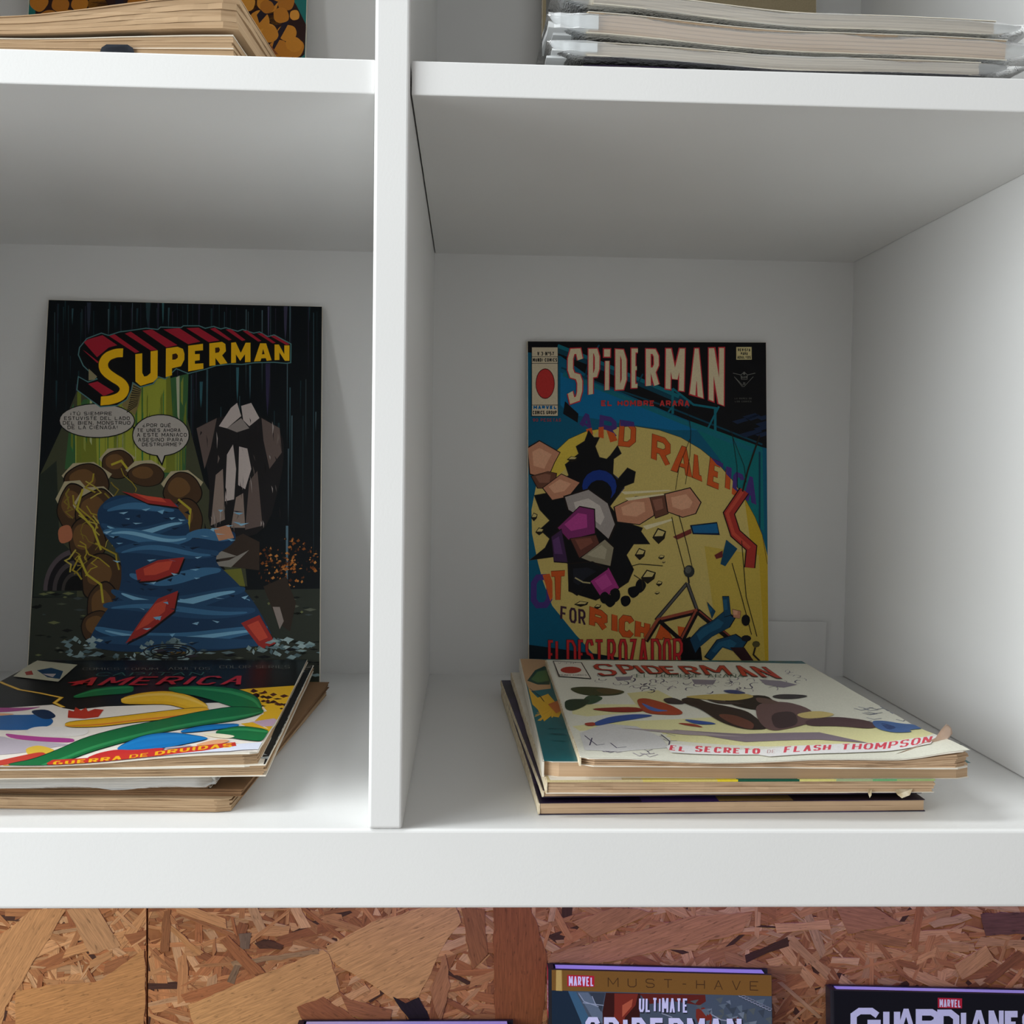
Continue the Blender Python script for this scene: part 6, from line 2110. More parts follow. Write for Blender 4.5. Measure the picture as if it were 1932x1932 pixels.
SHEETS['E'] = dict(P0=(-0.2665, 0.2905, 0.0245), U=(0.99834, 0.05756, 0.0), V=(0.05756, -0.99834, 0.0), W=0.1885, H=0.2790, ops="""G cover_artwork 
P 25 25 27 4 4 1881 4 1881 2786 4 2786
P 246 236 225 158 2787 3 2440 3 1652 542 1471 630 1567 702 1615 855 1528 1742 1412 1882 1417 1882 2787
P 236 184 39 1368 1146 1588 1045 1882 947 1882 2272 1766 1997 1782 1741 1734 1509 1572 1307
P 243 234 218 1659 2034 1729 1784 1797 1697 1744 1509 1536 1204 1451 1201 1766 1604 1788 1786
p 34 20 23 1754 1460 1779 1436 1810 1462 1779 1485
p 57 27 27 1732 1307 1754 1258 1787 1309 1760 1357
p 34 20 23 1681 1540 1705 1513 1735 1542 1706 1568
p 80 34 32 1627 1078 1635 1040 1653 1079 1643 1117
p 34 20 23 1704 1287 1720 1245 1746 1288 1726 1330
p 80 34 32 1836 1522 1852 1498 1873 1523 1853 1547
p 57 27 27 1813 1490 1827 1454 1850 1491 1832 1528
p 57 27 27 1678 1176 1706 1148 1742 1178 1707 1206
p 80 34 32 1757 1222 1774 1169 1803 1224 1782 1276
p 34 20 23 1670 1472 1686 1440 1711 1473 1691 1504
p 80 34 32 1822 1269 1845 1218 1878 1271 1850 1322
p 34 20 23 1680 1592 1696 1554 1722 1594 1702 1631
p 57 27 27 1866 1519 1876 1477 1882 1492 1882 1559 1882 1560
p 34 20 23 1831 1503 1854 1470 1882 1502 1882 1508 1856 1538
p 57 27 27 1791 1348 1816 1323 1847 1350 1816 1374
p 80 34 32 1703 1153 1712 1099 1734 1153 1721 1206
p 57 27 27 1623 1116 1643 1063 1676 1118 1651 1169
p 57 27 27 1724 1411 1739 1375 1763 1413 1744 1449
p 34 20 23 1617 1650 1628 1630 1645 1651 1631 1670
p 80 34 32 1753 1412 1763 1366 1783 1413 1771 1459
p 80 34 32 1776 1449 1803 1425 1836 1451 1803 1475
p 34 20 23 1687 1373 1693 1331 1710 1374 1702 1416
p 57 27 27 1647 1222 1668 1172 1703 1223 1675 1272
p 57 27 27 1860 1622 1868 1596 1882 1623 1871 1649
p 57 27 27 1681 1594 1693 1570 1711 1595 1696 1619
p 34 20 23 1663 1360 1675 1313 1699 1362 1684 1408
p 34 20 23 1722 1547 1747 1525 1778 1549 1747 1571
p 57 27 27 1624 1509 1643 1456 1676 1510 1652 1561
p 34 20 23 1666 1263 1679 1219 1704 1264 1687 1307
p 34 20 23 1679 1263 1684 1208 1703 1264 1696 1318
p 80 34 32 1819 1502 1837 1466 1863 1504 1841 1540
p 57 27 27 1686 1591 1708 1546 1743 1593 1714 1637
p 57 27 27 1783 1427 1799 1388 1823 1429 1804 1467
P 204 172 193 1744 2037 1861 1918 1882 1964 1882 2163 1817 2178
P 236 184 39 1702 2076 1762 2038 1861 2237 1882 2257 1882 2379 1793 2272
S 236 172 29 24 6 776 50 838 211 1034 371 1144 468 1224 534 1276 538 1423 623 1543
S 246 218 114 9 6 776 50 838 211 1034 371 1144 468 1224 534 1276 538 1423 623 1543
R 27 96 161 54 1725 453 1739 571 1721 674 1874 689 2017 584 2111 184 2057
R 23 46 80 455 1629 548 1587 667 1790 617 1872
R 172 69 138 3 1594 3 1524 433 1560 507 1516 424 1650 46 1703
R 236 172 126 37 1681 381 1693 425 1738 88 1811
R 241 234 229 591 2130 616 2015 735 2019 829 2062 927 2105 927 2219 805 2251 660 2209
R 184 69 149 505 2165 598 2206 734 2248 894 2273 915 2364 762 2340 579 2279
R 195 184 195 507 2221 603 2298 762 2340 926 2400 838 2448 712 2577 488 2631 345 2251
R 236 195 69 713 2477 750 2410 812 2447 876 2518 831 2614 773 2612
R 202 64 50 625 2787 616 2762 740 2610 813 2532 859 2599 791 2692 714 2787
R 236 172 46 706 2787 744 2767 749 2787
P 195 57 41 726 1813 675 1623 715 1660 692 1546 748 1639 755 1562 793 1663 814 1596 869 1620 886 1797 822 1838
R 11 50 32 621 1322 742 1236 931 1170 864 898 665 972 585 1213
R 27 114 64 616 1307 737 1220 927 1154 868 915 670 988 590 1228
R 27 114 64 611 1290 722 1169 914 1102 874 940 677 1012 593 1236
R 50 147 87 599 1254 692 1065 888 995 877 952 680 1024 594 1240
R 69 46 11 936 1488 1068 1497 1202 1496 1342 1642 1458 1724 1437 1506 1292 1242 1125 1082 979 1125 881 1282
R 236 181 27 932 1473 1065 1482 1199 1482 1340 1629 1457 1711 1439 1520 1294 1257 1128 1098 983 1141 885 1297
R 246 193 46 922 1434 1047 1409 1184 1399 1330 1549 1453 1669 1441 1539 1299 1296 1136 1138 992 1177 890 1315
R 252 206 92 901 1355 1011 1256 1152 1227 1309 1382 1445 1583 1442 1549 1301 1315 1140 1158 996 1194 892 1324
R 80 50 13 1443 1548 1269 1630 1079 1740 896 1841 739 1910 781 2048 954 2047 1134 1953 1326 1885 1488 1775
R 236 181 27 1446 1562 1272 1644 1083 1753 899 1854 743 1922 777 2036 951 2035 1131 1940 1323 1872 1485 1761
R 246 184 46 1455 1608 1284 1697 1094 1796 911 1895 751 1948 774 2025 946 2017 1126 1922 1318 1850 1481 1742
R 225 126 46 1473 1698 1307 1800 1115 1881 934 1977 766 2000 772 2020 943 2008 1124 1913 1316 1839 1479 1732
R 11 50 32 1129 1123 1356 1289 1576 1567 1697 1732 1750 1774 1765 1615 1688 1267 1524 1025 1304 939 1098 960
R 27 114 64 1126 1107 1354 1274 1575 1553 1697 1720 1750 1765 1764 1625 1689 1281 1526 1041 1306 956 1101 977
R 27 114 64 1120 1078 1344 1205 1564 1444 1695 1626 1753 1734 1762 1639 1689 1328 1531 1096 1311 989 1103 990
R 50 147 87 1109 1020 1322 1063 1543 1216 1691 1430 1759 1671 1762 1646 1690 1351 1534 1123 1314 1006 1104 997
R 11 50 32 1765 1614 1589 1545 1422 1688 1243 1903 1074 2064 941 2254 879 2486 817 2668 729 2755 741 2787 952 2787 979 2746 1054 2578 1179 2417 1331 2247 1512 2105 1670 2000 1789 1776
R 27 114 64 1767 1633 1593 1564 1426 1706 1247 1919 1079 2080 946 2268 884 2499 822 2680 734 2767 741 2787 940 2787 975 2734 1050 2565 1175 2403 1327 2232 1509 2089 1667 1983 1786 1759
R 27 114 64 1772 1662 1610 1663 1445 1796 1266 1993 1101 2156 971 2338 905 2554 838 2722 754 2787 919 2787 966 2711 1040 2537 1166 2372 1320 2202 1501 2053 1660 1944 1784 1746
R 50 147 87 1780 1718 1644 1853 1483 1970 1302 2134 1145 2302 1017 2472 946 2660 878 2787 909 2787 962 2700 1035 2522 1161 2357 1316 2187 1497 2035 1657 1924 1783 1740
R 9 34 69 1199 2626 1332 2651 1453 2625 1602 2518 1590 2442 1375 2237 1234 2270 1162 2501
R 20 119 190 1196 2616 1329 2641 1451 2616 1600 2508 1591 2452 1377 2248 1237 2281 1165 2511
R 27 128 202 1189 2593 1309 2564 1435 2537 1598 2495 1592 2458 1385 2287 1246 2319 1168 2522
R 34 138 211 1175 2546 1268 2403 1402 2373 1594 2470 1593 2461 1389 2306 1251 2338 1169 2527
R 9 34 69 1434 2306 1564 2281 1711 2193 1692 2075 1526 2089 1413 2209
R 20 119 190 1432 2295 1562 2270 1709 2182 1694 2087 1529 2101 1415 2220
R 27 128 202 1428 2278 1555 2233 1706 2161 1695 2097 1532 2119 1417 2228
R 23 103 172 1421 2244 1540 2157 1699 2118 1696 2102 1534 2127 1418 2231
R 11 50 32 1627 2408 1756 2538 1868 2597 1882 2542 1882 2351 1874 2303 1826 2232 1708 2151 1604 2269
R 27 114 64 1625 2397 1755 2528 1867 2587 1882 2527 1882 2351 1876 2314 1828 2244 1709 2163 1606 2280
R 27 114 64 1621 2371 1745 2449 1858 2513 1882 2455 1882 2351 1878 2329 1832 2280 1714 2202 1608 2292
R 50 147 87 1612 2318 1725 2287 1841 2360 1882 2361 1882 2351 1879 2336 1834 2298 1716 2221 1609 2298
R 204 50 50 1061 2704 1101 2610 1172 2564 1268 2617 1428 2624 1407 2720 1167 2740
R 246 236 206 1537 2343 1619 2357 1738 2451 1705 2519 1607 2446
R 236 172 126 1560 2614 1645 2517 1728 2554 1689 2636 1583 2647
R 184 172 184 1411 2624 1534 2613 1557 2646 1437 2667
P 225 229 246 1234 2787 1338 2779 1575 2743 1743 2654 1880 2611 1882 2636 1882 2758 1809 2769 1752 2787
G lower_title_lettering yellow title on a red strip
P 204 55 46 918 2787 904 2759 913 2698 1075 2696 1234 2680 1400 2688 1599 2648 1752 2606 1769 2688 1619 2761 1445 2787
T 246 181 34 14 926 2726 1237 2709 1251 2784 944 2801 GUERRA
T 246 181 34 9 1274 2711 1363 2708 1374 2778 1286 2780 DE
T 246 181 34 14 1389 2697 1743 2628 1751 2713 1402 2773 DRUIDAS
G title_lettering red slanted title
T 69 110 101 10 543 497 1239 499 1242 611 553 620 CAPITAN
T 69 16 20 38 499 666 1554 631 1539 924 486 930 AMERICA
T 193 39 46 29 499 666 1554 631 1539 924 486 930 AMERICA
P 193 39 46 443 839 523 755 552 898
T 126 124 114 5 392 321 897 331 915 416 415 405 COMICS FORUM
T 126 124 114 5 964 313 1244 319 1259 410 983 405 ADULTOS
T 126 124 114 5 1299 253 1783 263 1794 369 1316 360 COLOR SERIES
G issue_box white corner box
P 202 197 172 3 232 3 33 325 207 375 809 37 625
P 34 69 103 119 412 182 317 301 447 360 722 264 661
P 172 57 46 60 473 89 424 146 568 107 585
P 195 184 184 193 538 283 540 298 661""")
SHEETS['F'] = dict(P0=(-0.2985, 0.3745, 0.621), U=(1.0, 0.0, 0.0), V=(0.0, -0.12684, -0.99192), W=0.2080, H=0.2720, ops="""G cover_artwork 
P 36 115 110 4 4 2076 4 2076 2716 4 2716
P 48 26 24 3 3 3 34 55 1211 893 1223 1641 1536 1999 1525 2071 1458 2077 1263 2077 1222 2000 1070 1922 955 1854 3
r 199 127 43 188 3 201 48 173 114 117 122 69 93 58 24 81 3
r 223 153 60 285 3 312 69 300 101 225 125 188 94 172 43 211 3
r 211 139 48 464 3 480 41 447 124 405 120 348 91 335 14 349 3
r 223 153 60 602 3 625 50 595 96 515 130 474 94 462 23 478 3
r 223 153 60 732 3 753 33 728 100 672 117 629 76 620 27 646 3
r 223 153 60 876 3 900 43 866 98 810 111 756 83 750 13 764 3
r 199 127 43 1039 3 1046 18 1020 79 972 93 910 57 905 3
r 223 153 60 1198 3 1165 66 1094 76 1035 35 1040 3
r 211 139 48 1340 3 1307 67 1244 76 1211 48 1204 3
r 223 153 60 1480 3 1455 61 1381 80 1327 34 1329 3
r 187 117 40 1609 3 1581 57 1534 58 1475 34 1473 3
r 187 117 40 1760 3 1743 34 1671 66 1620 39 1612 3
r 211 139 48 1877 3 1865 32 1809 59 1762 13 1762 3
r 211 139 48 2049 3 2050 5 2005 61 1959 70 1876 19 1880 3
r 223 153 60 132 190 113 245 28 261 3 245 3 130 14 117 93 117
r 211 139 48 285 174 256 216 184 251 130 190 124 127 162 88 246 103
r 223 153 60 403 163 376 221 323 224 251 189 265 130 294 92 379 103
r 199 127 43 556 158 538 201 487 217 420 181 429 131 481 81 540 97
r 211 139 48 690 138 678 200 594 216 564 196 556 110 595 80 655 77
r 187 117 40 843 135 811 206 746 223 684 173 683 110 735 73 805 82
r 211 139 48 981 162 964 214 892 236 854 206 844 137 887 93 950 97
r 211 139 48 1119 152 1082 216 1028 214 982 194 974 102 1027 72 1086 90
r 223 153 60 1274 130 1248 197 1179 229 1121 182 1129 94 1174 49 1249 73
r 199 127 43 1402 118 1391 184 1312 199 1260 161 1254 106 1324 58 1380 82
r 187 117 40 1545 144 1510 199 1461 219 1390 168 1397 97 1452 53 1505 62
r 199 127 43 1693 130 1666 173 1589 195 1540 158 1553 87 1607 50 1652 73
r 199 127 43 1833 114 1801 194 1753 201 1692 152 1682 87 1743 47 1811 69
r 223 153 60 1998 99 1975 172 1907 179 1837 133 1854 66 1905 23 1976 49
r 199 127 43 192 285 160 352 102 366 58 340 43 254 95 215 154 233
r 199 127 43 323 296 289 360 246 364 197 328 189 267 224 238 299 238
r 223 153 60 474 275 451 350 380 357 335 327 335 254 373 228 446 228
r 211 139 48 634 263 596 340 543 361 482 310 473 244 545 195 600 209
r 211 139 48 775 277 758 329 668 355 617 315 617 241 670 196 738 204
r 211 139 48 923 281 895 329 831 346 749 302 763 247 822 198 880 211
r 211 139 48 1045 255 1028 300 946 327 905 291 914 220 957 184 1013 212
r 187 117 40 1172 265 1144 323 1092 340 1055 307 1042 232 1079 204 1144 203
r 223 153 60 1318 257 1291 312 1236 340 1189 299 1171 244 1239 189 1298 206
r 223 153 60 1481 256 1454 321 1388 328 1324 303 1324 207 1356 183 1448 193
r 223 153 60 1612 252 1584 310 1502 322 1463 276 1448 228 1527 156 1569 166
r 223 153 60 1757 248 1740 298 1670 309 1626 273 1617 216 1682 165 1737 194
r 211 139 48 1932 235 1892 296 1829 313 1776 255 1768 201 1827 132 1912 163
r 223 153 60 142 395 114 448 52 469 3 432 3 384 4 379 46 345 98 353
r 187 117 40 261 416 253 451 182 468 133 439 137 388 178 341 247 357
r 223 153 60 410 406 373 456 336 475 281 444 275 385 313 344 380 359
r 223 153 60 573 383 539 453 463 481 416 425 420 360 475 314 541 329
r 223 153 60 683 390 661 453 600 476 547 427 551 375 601 334 644 346
r 187 117 40 853 391 832 447 743 468 706 442 717 356 746 320 834 336
r 211 139 48 989 391 948 456 894 465 855 431 846 366 889 323 965 340
r 223 153 60 1131 392 1117 453 1062 470 996 432 991 353 1037 311 1116 329
r 199 127 43 1284 373 1250 443 1184 466 1126 419 1124 341 1176 306 1262 323
r 223 153 60 1416 353 1383 421 1321 448 1285 406 1280 333 1331 305 1395 320
r 187 117 40 1571 339 1532 422 1467 428 1419 390 1425 307 1465 287 1534 282
r 223 153 60 1721 334 1686 419 1611 432 1571 394 1568 320 1618 275 1682 275
r 199 127 43 1874 346 1831 410 1773 437 1710 384 1702 317 1772 266 1823 277
r 199 127 43 1986 367 1968 419 1905 431 1824 386 1837 322 1878 283 1940 284
r 211 139 48 206 526 195 587 133 602 82 562 79 516 126 464 190 478
r 187 117 40 363 532 344 594 269 609 221 572 224 518 274 461 347 484
r 211 139 48 478 507 457 554 391 582 349 538 340 490 395 452 439 455
r 211 139 48 628 538 590 604 534 611 466 560 456 512 529 441 591 462
r 199 127 43 772 516 769 567 694 580 644 542 657 490 702 455 746 456
r 223 153 60 930 526 915 573 834 596 788 563 782 487 829 432 925 460
r 199 127 43 1070 503 1045 553 989 579 933 543 922 486 962 431 1042 443
r 223 153 60 1206 517 1183 563 1119 588 1069 553 1059 467 1110 442 1168 450
r 223 153 60 1338 475 1314 524 1258 557 1207 515 1197 458 1245 420 1295 429
r 223 153 60 1470 489 1438 546 1390 558 1330 520 1326 469 1388 421 1447 439
r 211 139 48 1636 458 1612 519 1543 544 1485 503 1471 433 1533 398 1610 413
r 187 117 40 1792 483 1768 539 1690 554 1619 506 1619 444 1698 399 1747 414
r 211 139 48 1930 451 1883 532 1824 551 1769 502 1776 426 1826 388 1893 410
r 211 139 48 163 644 131 709 74 715 15 684 23 635 66 583 122 589
r 211 139 48 296 641 279 705 190 720 139 684 149 615 180 584 268 586
r 199 127 43 455 632 436 697 350 722 304 686 297 610 343 573 400 574
r 187 117 40 578 652 547 703 497 725 419 666 411 616 464 556 530 571
r 199 127 43 704 625 682 691 594 714 555 686 566 601 593 571 674 578
r 211 139 48 827 612 799 674 756 688 708 641 706 602 747 544 812 558
r 199 127 43 1011 642 990 679 911 711 863 680 860 594 891 549 967 564
r 223 153 60 1142 610 1128 677 1049 698 1000 669 994 605 1036 551 1114 568
r 211 139 48 1270 607 1252 652 1193 672 1149 630 1153 564 1200 532 1237 536
r 187 117 40 1412 618 1386 672 1326 692 1271 654 1261 597 1307 554 1371 566
r 211 139 48 1566 582 1546 651 1471 677 1414 636 1414 573 1453 529 1538 534
r 187 117 40 1706 612 1687 660 1610 686 1555 651 1550 589 1620 541 1674 562
r 223 153 60 1861 595 1839 635 1763 658 1731 620 1731 553 1773 529 1831 537
r 223 153 60 1978 587 1956 628 1881 635 1834 599 1842 553 1897 505 1944 518
r 211 139 48 233 763 204 847 152 850 90 804 99 738 143 702 213 715
r 199 127 43 344 738 315 803 253 813 207 774 206 737 239 684 321 696
r 199 127 43 483 764 470 829 399 837 339 804 349 724 407 690 452 704
r 187 117 40 636 772 618 805 549 839 503 804 490 737 549 686 613 717
r 187 117 40 770 745 746 789 686 801 635 771 639 701 692 662 758 694
r 187 117 40 927 738 904 790 819 806 789 781 777 722 831 671 892 682
r 187 117 40 1077 745 1052 795 986 810 923 772 918 710 980 659 1056 676
r 223 153 60 1226 753 1193 795 1141 823 1081 778 1060 725 1135 669 1186 683
r 199 127 43 1367 726 1338 789 1285 814 1223 766 1213 707 1260 660 1344 672
r 187 117 40 1485 709 1473 773 1413 797 1351 755 1354 680 1400 648 1457 663
r 211 139 48 1648 705 1628 758 1548 774 1500 729 1495 671 1552 623 1624 655
r 187 117 40 1767 709 1753 762 1694 774 1652 749 1650 689 1692 654 1747 656
r 199 127 43 1928 709 1906 755 1854 781 1780 725 1797 680 1844 636 1905 647
r 199 127 43 163 896 150 954 88 970 30 945 13 865 81 812 144 843
r 211 139 48 303 889 274 938 211 943 180 923 158 855 224 812 279 816
r 187 117 40 423 864 406 942 346 953 286 906 277 843 345 796 399 816
r 187 117 40 584 847 554 915 478 939 444 907 433 821 485 788 548 806
r 187 117 40 733 875 711 924 626 949 573 895 586 828 633 784 691 791
r 223 153 60 853 864 831 937 765 936 727 918 730 841 766 806 826 818
r 187 117 40 1007 869 964 934 902 939 851 888 855 829 911 792 973 803
r 211 139 48 1160 872 1140 930 1058 944 1006 894 1002 834 1061 771 1129 794
r 211 139 48 1279 838 1248 895 1197 919 1151 884 1137 818 1186 776 1252 789
r 187 117 40 1422 821 1394 889 1356 901 1300 854 1304 794 1340 761 1396 778
r 223 153 60 1572 854 1542 905 1471 905 1430 863 1439 799 1487 764 1532 771
r 199 127 43 1708 843 1699 893 1629 920 1577 874 1568 815 1630 763 1694 779
r 223 153 60 1868 813 1836 893 1763 899 1715 853 1711 791 1774 750 1846 758
r 211 139 48 2011 805 1971 880 1910 890 1864 846 1867 787 1898 742 1988 767
r 223 153 60 230 1010 203 1068 130 1073 80 1035 86 980 124 931 200 931
r 199 127 43 386 991 349 1048 278 1071 236 1035 227 970 283 931 341 927
r 211 139 48 512 992 492 1053 441 1065 368 1023 376 967 429 936 472 937
r 211 139 48 633 1008 615 1037 566 1067 523 1037 515 963 538 937 614 941
r 223 153 60 908 983 892 1032 828 1047 781 1018 776 959 832 916 893 925
r 199 127 43 1083 968 1069 1021 987 1038 949 1008 944 929 973 890 1047 889
r 211 139 48 1237 945 1190 1031 1144 1026 1071 985 1078 923 1134 892 1212 901
r 199 127 43 1359 968 1333 1037 1284 1037 1223 996 1221 946 1264 901 1341 918
r 187 117 40 1509 952 1474 1006 1406 1026 1374 999 1369 937 1403 896 1475 907
r 211 139 48 1633 943 1622 997 1543 1016 1488 1000 1486 925 1543 855 1594 873
r 223 153 60 1777 963 1752 1012 1695 1037 1628 991 1628 926 1685 884 1733 883
r 187 117 40 1942 951 1900 1007 1826 1011 1777 981 1779 926 1848 859 1894 868
r 223 153 60 2075 938 2055 990 1985 1015 1922 976 1928 909 1961 874 2041 892
r 199 127 43 154 1108 113 1177 72 1190 10 1144 8 1079 69 1049 127 1056
r 187 117 40 308 1116 284 1182 234 1194 168 1154 178 1086 212 1058 280 1070
r 199 127 43 445 1104 431 1157 357 1176 313 1138 321 1084 376 1051 432 1070
r 211 139 48 599 1124 568 1181 495 1198 437 1138 444 1078 490 1037 549 1052
r 187 117 40 883 1107 857 1150 794 1182 742 1142 729 1073 795 1015 859 1039
r 223 153 60 1036 1082 998 1161 950 1168 886 1126 881 1063 944 1016 990 1028
r 211 139 48 1163 1108 1129 1156 1053 1173 1025 1142 1012 1054 1056 1021 1140 1044
r 199 127 43 1292 1091 1269 1129 1209 1158 1158 1124 1148 1050 1191 1019 1270 1031
r 199 127 43 1437 1060 1410 1129 1350 1150 1282 1113 1287 1030 1329 981 1403 1008
r 211 139 48 1572 1071 1554 1110 1500 1135 1436 1089 1448 1038 1502 997 1560 1015
r 187 117 40 1718 1072 1681 1124 1619 1141 1590 1108 1573 1051 1637 1006 1688 1017
r 211 139 48 1867 1051 1845 1126 1773 1143 1700 1091 1707 1009 1763 986 1845 1000
r 187 117 40 1989 1039 1966 1111 1899 1117 1864 1094 1853 1006 1897 975 1969 991
r 187 117 40 229 1223 195 1302 128 1311 86 1263 78 1208 139 1168 197 1171
r 211 139 48 379 1222 344 1293 290 1300 237 1248 243 1184 274 1161 350 1167
r 199 127 43 529 1227 491 1309 442 1322 370 1264 379 1193 423 1149 496 1167
r 187 117 40 661 1208 640 1272 573 1290 528 1232 533 1172 581 1133 632 1142
r 199 127 43 945 1220 920 1268 872 1281 802 1242 787 1181 854 1132 931 1152
r 223 153 60 1075 1190 1048 1273 993 1270 932 1247 932 1182 974 1129 1042 1132
r 223 153 60 1241 1196 1210 1258 1139 1276 1087 1225 1086 1183 1155 1127 1218 1141
r 223 153 60 1359 1193 1326 1256 1286 1269 1224 1229 1225 1175 1281 1120 1329 1137
r 199 127 43 1518 1187 1493 1273 1420 1285 1359 1226 1372 1164 1426 1123 1513 1153
r 199 127 43 1648 1179 1617 1237 1552 1250 1498 1212 1506 1140 1539 1111 1614 1119
r 211 139 48 1805 1203 1795 1255 1709 1278 1646 1216 1656 1154 1722 1112 1785 1144
r 223 153 60 1913 1180 1900 1219 1835 1236 1786 1193 1791 1136 1826 1109 1882 1111
r 211 139 48 186 1353 160 1415 118 1434 41 1378 54 1310 86 1270 156 1282
r 223 153 60 330 1343 295 1393 254 1410 195 1362 195 1323 239 1271 301 1287
r 187 117 40 475 1331 454 1399 377 1429 328 1394 335 1311 374 1284 439 1291
r 199 127 43 614 1341 577 1397 500 1398 454 1356 455 1301 518 1255 596 1279
r 223 153 60 876 1329 844 1383 792 1404 749 1368 742 1311 799 1258 840 1275
r 223 153 60 1011 1331 981 1377 930 1395 877 1354 871 1286 926 1255 980 1265
r 211 139 48 1166 1322 1152 1356 1082 1382 1020 1344 1033 1273 1058 1242 1142 1253
r 187 117 40 1307 1311 1262 1390 1210 1398 1136 1343 1148 1290 1216 1246 1271 1265
r 211 139 48 1445 1322 1428 1372 1356 1402 1300 1365 1284 1297 1358 1248 1403 1248
r 223 153 60 1573 1293 1543 1362 1489 1369 1445 1331 1445 1285 1473 1253 1553 1264
r 199 127 43 1722 1283 1703 1348 1637 1368 1589 1320 1581 1260 1627 1227 1707 1231
r 223 153 60 1871 1293 1857 1358 1787 1379 1711 1330 1719 1263 1781 1219 1837 1231
r 211 139 48 2012 1286 1991 1354 1926 1363 1870 1324 1859 1266 1908 1225 1988 1235
r 211 139 48 254 1446 234 1507 175 1527 123 1499 121 1434 171 1386 233 1399
r 223 153 60 380 1456 368 1499 304 1518 248 1478 247 1431 299 1371 360 1396
r 223 153 60 532 1464 504 1524 445 1533 384 1482 396 1422 436 1396 493 1400
r 187 117 40 674 1438 637 1514 592 1535 524 1491 513 1432 568 1373 642 1389
r 223 153 60 792 1444 777 1488 723 1505 679 1483 675 1422 706 1382 777 1397
r 187 117 40 957 1456 931 1499 852 1521 791 1478 796 1419 853 1367 912 1385
r 199 127 43 1097 1414 1063 1485 996 1506 941 1459 937 1407 1007 1356 1071 1371
r 211 139 48 1215 1415 1194 1485 1142 1508 1071 1455 1075 1388 1134 1359 1186 1356
r 199 127 43 1371 1428 1334 1508 1279 1517 1234 1462 1233 1403 1277 1376 1333 1378
r 199 127 43 1504 1422 1485 1481 1414 1499 1373 1466 1367 1391 1425 1351 1482 1377
r 187 117 40 1663 1428 1643 1475 1578 1495 1519 1441 1523 1397 1575 1351 1634 1359
r 211 139 48 1790 1404 1762 1459 1692 1477 1656 1439 1647 1376 1688 1338 1752 1332
r 199 127 43 1945 1422 1934 1470 1850 1489 1795 1442 1801 1388 1854 1346 1926 1354
r 199 127 43 2070 1400 2045 1471 1993 1493 1919 1432 1918 1376 1991 1327 2056 1355
r 187 117 40 186 1566 168 1615 97 1648 43 1609 46 1554 110 1496 158 1518
r 223 153 60 330 1560 309 1620 251 1640 209 1604 211 1542 240 1511 308 1521
r 187 117 40 457 1566 451 1610 368 1636 331 1599 318 1544 382 1500 435 1503
r 199 127 43 587 1575 569 1634 505 1647 465 1614 456 1551 514 1505 560 1523
r 187 117 40 865 1570 836 1623 792 1634 734 1588 744 1535 782 1500 844 1515
r 199 127 43 1053 1550 1036 1608 954 1637 887 1591 886 1521 939 1479 1003 1482
r 223 153 60 1190 1550 1150 1603 1073 1629 1041 1589 1036 1514 1083 1480 1148 1489
r 223 153 60 1305 1548 1297 1610 1221 1619 1181 1596 1192 1517 1215 1500 1293 1508
r 211 139 48 1459 1531 1437 1597 1361 1618 1330 1585 1328 1503 1378 1464 1438 1487
r 211 139 48 1593 1542 1562 1585 1487 1599 1447 1553 1446 1489 1496 1463 1575 1474
r 187 117 40 1738 1519 1713 1587 1647 1617 1592 1569 1588 1482 1635 1461 1697 1458
r 223 153 60 1883 1521 1871 1581 1803 1603 1734 1565 1730 1506 1781 1460 1846 1468
r 223 153 60 2000 1538 1982 1570 1916 1601 1873 1565 1863 1512 1925 1463 1970 1474
P 40 31 43 1725 1222 1863 1048 1800 1024 1704 1158
P 40 31 43 1830 1452 1953 1202 1928 1176 1857 1296 1823 1427
P 40 31 43 646 1179 719 1151 689 1022 641 1050
P 40 31 43 1222 1134 1319 1079 1305 1015 1207 1044
R 211 139 48 1878 1307 1853 1359 1781 1378 1742 1342 1743 1288 1783 1234 1836 1238
R 199 127 43 1949 1151 1944 1199 1877 1221 1835 1196 1828 1123 1874 1089 1923 1100
R 211 139 48 2059 1382 2033 1433 1984 1446 1932 1413 1925 1356 1970 1315 2027 1330
R 187 117 40 1840 1095 1813 1134 1769 1148 1729 1114 1727 1064 1760 1035 1814 1046
R 223 153 60 2027 1143 2022 1181 1980 1194 1953 1172 1955 1124 1979 1110 2010 1109
R 223 153 60 1692 1060 1674 1122 1602 1142 1572 1118 1558 1050 1616 999 1681 1021
R 199 127 43 1979 1467 1974 1498 1929 1512 1889 1480 1889 1450 1920 1420 1959 1420
P 144 84 48 1712 1417 1810 1388 1874 1464 1763 1467""")
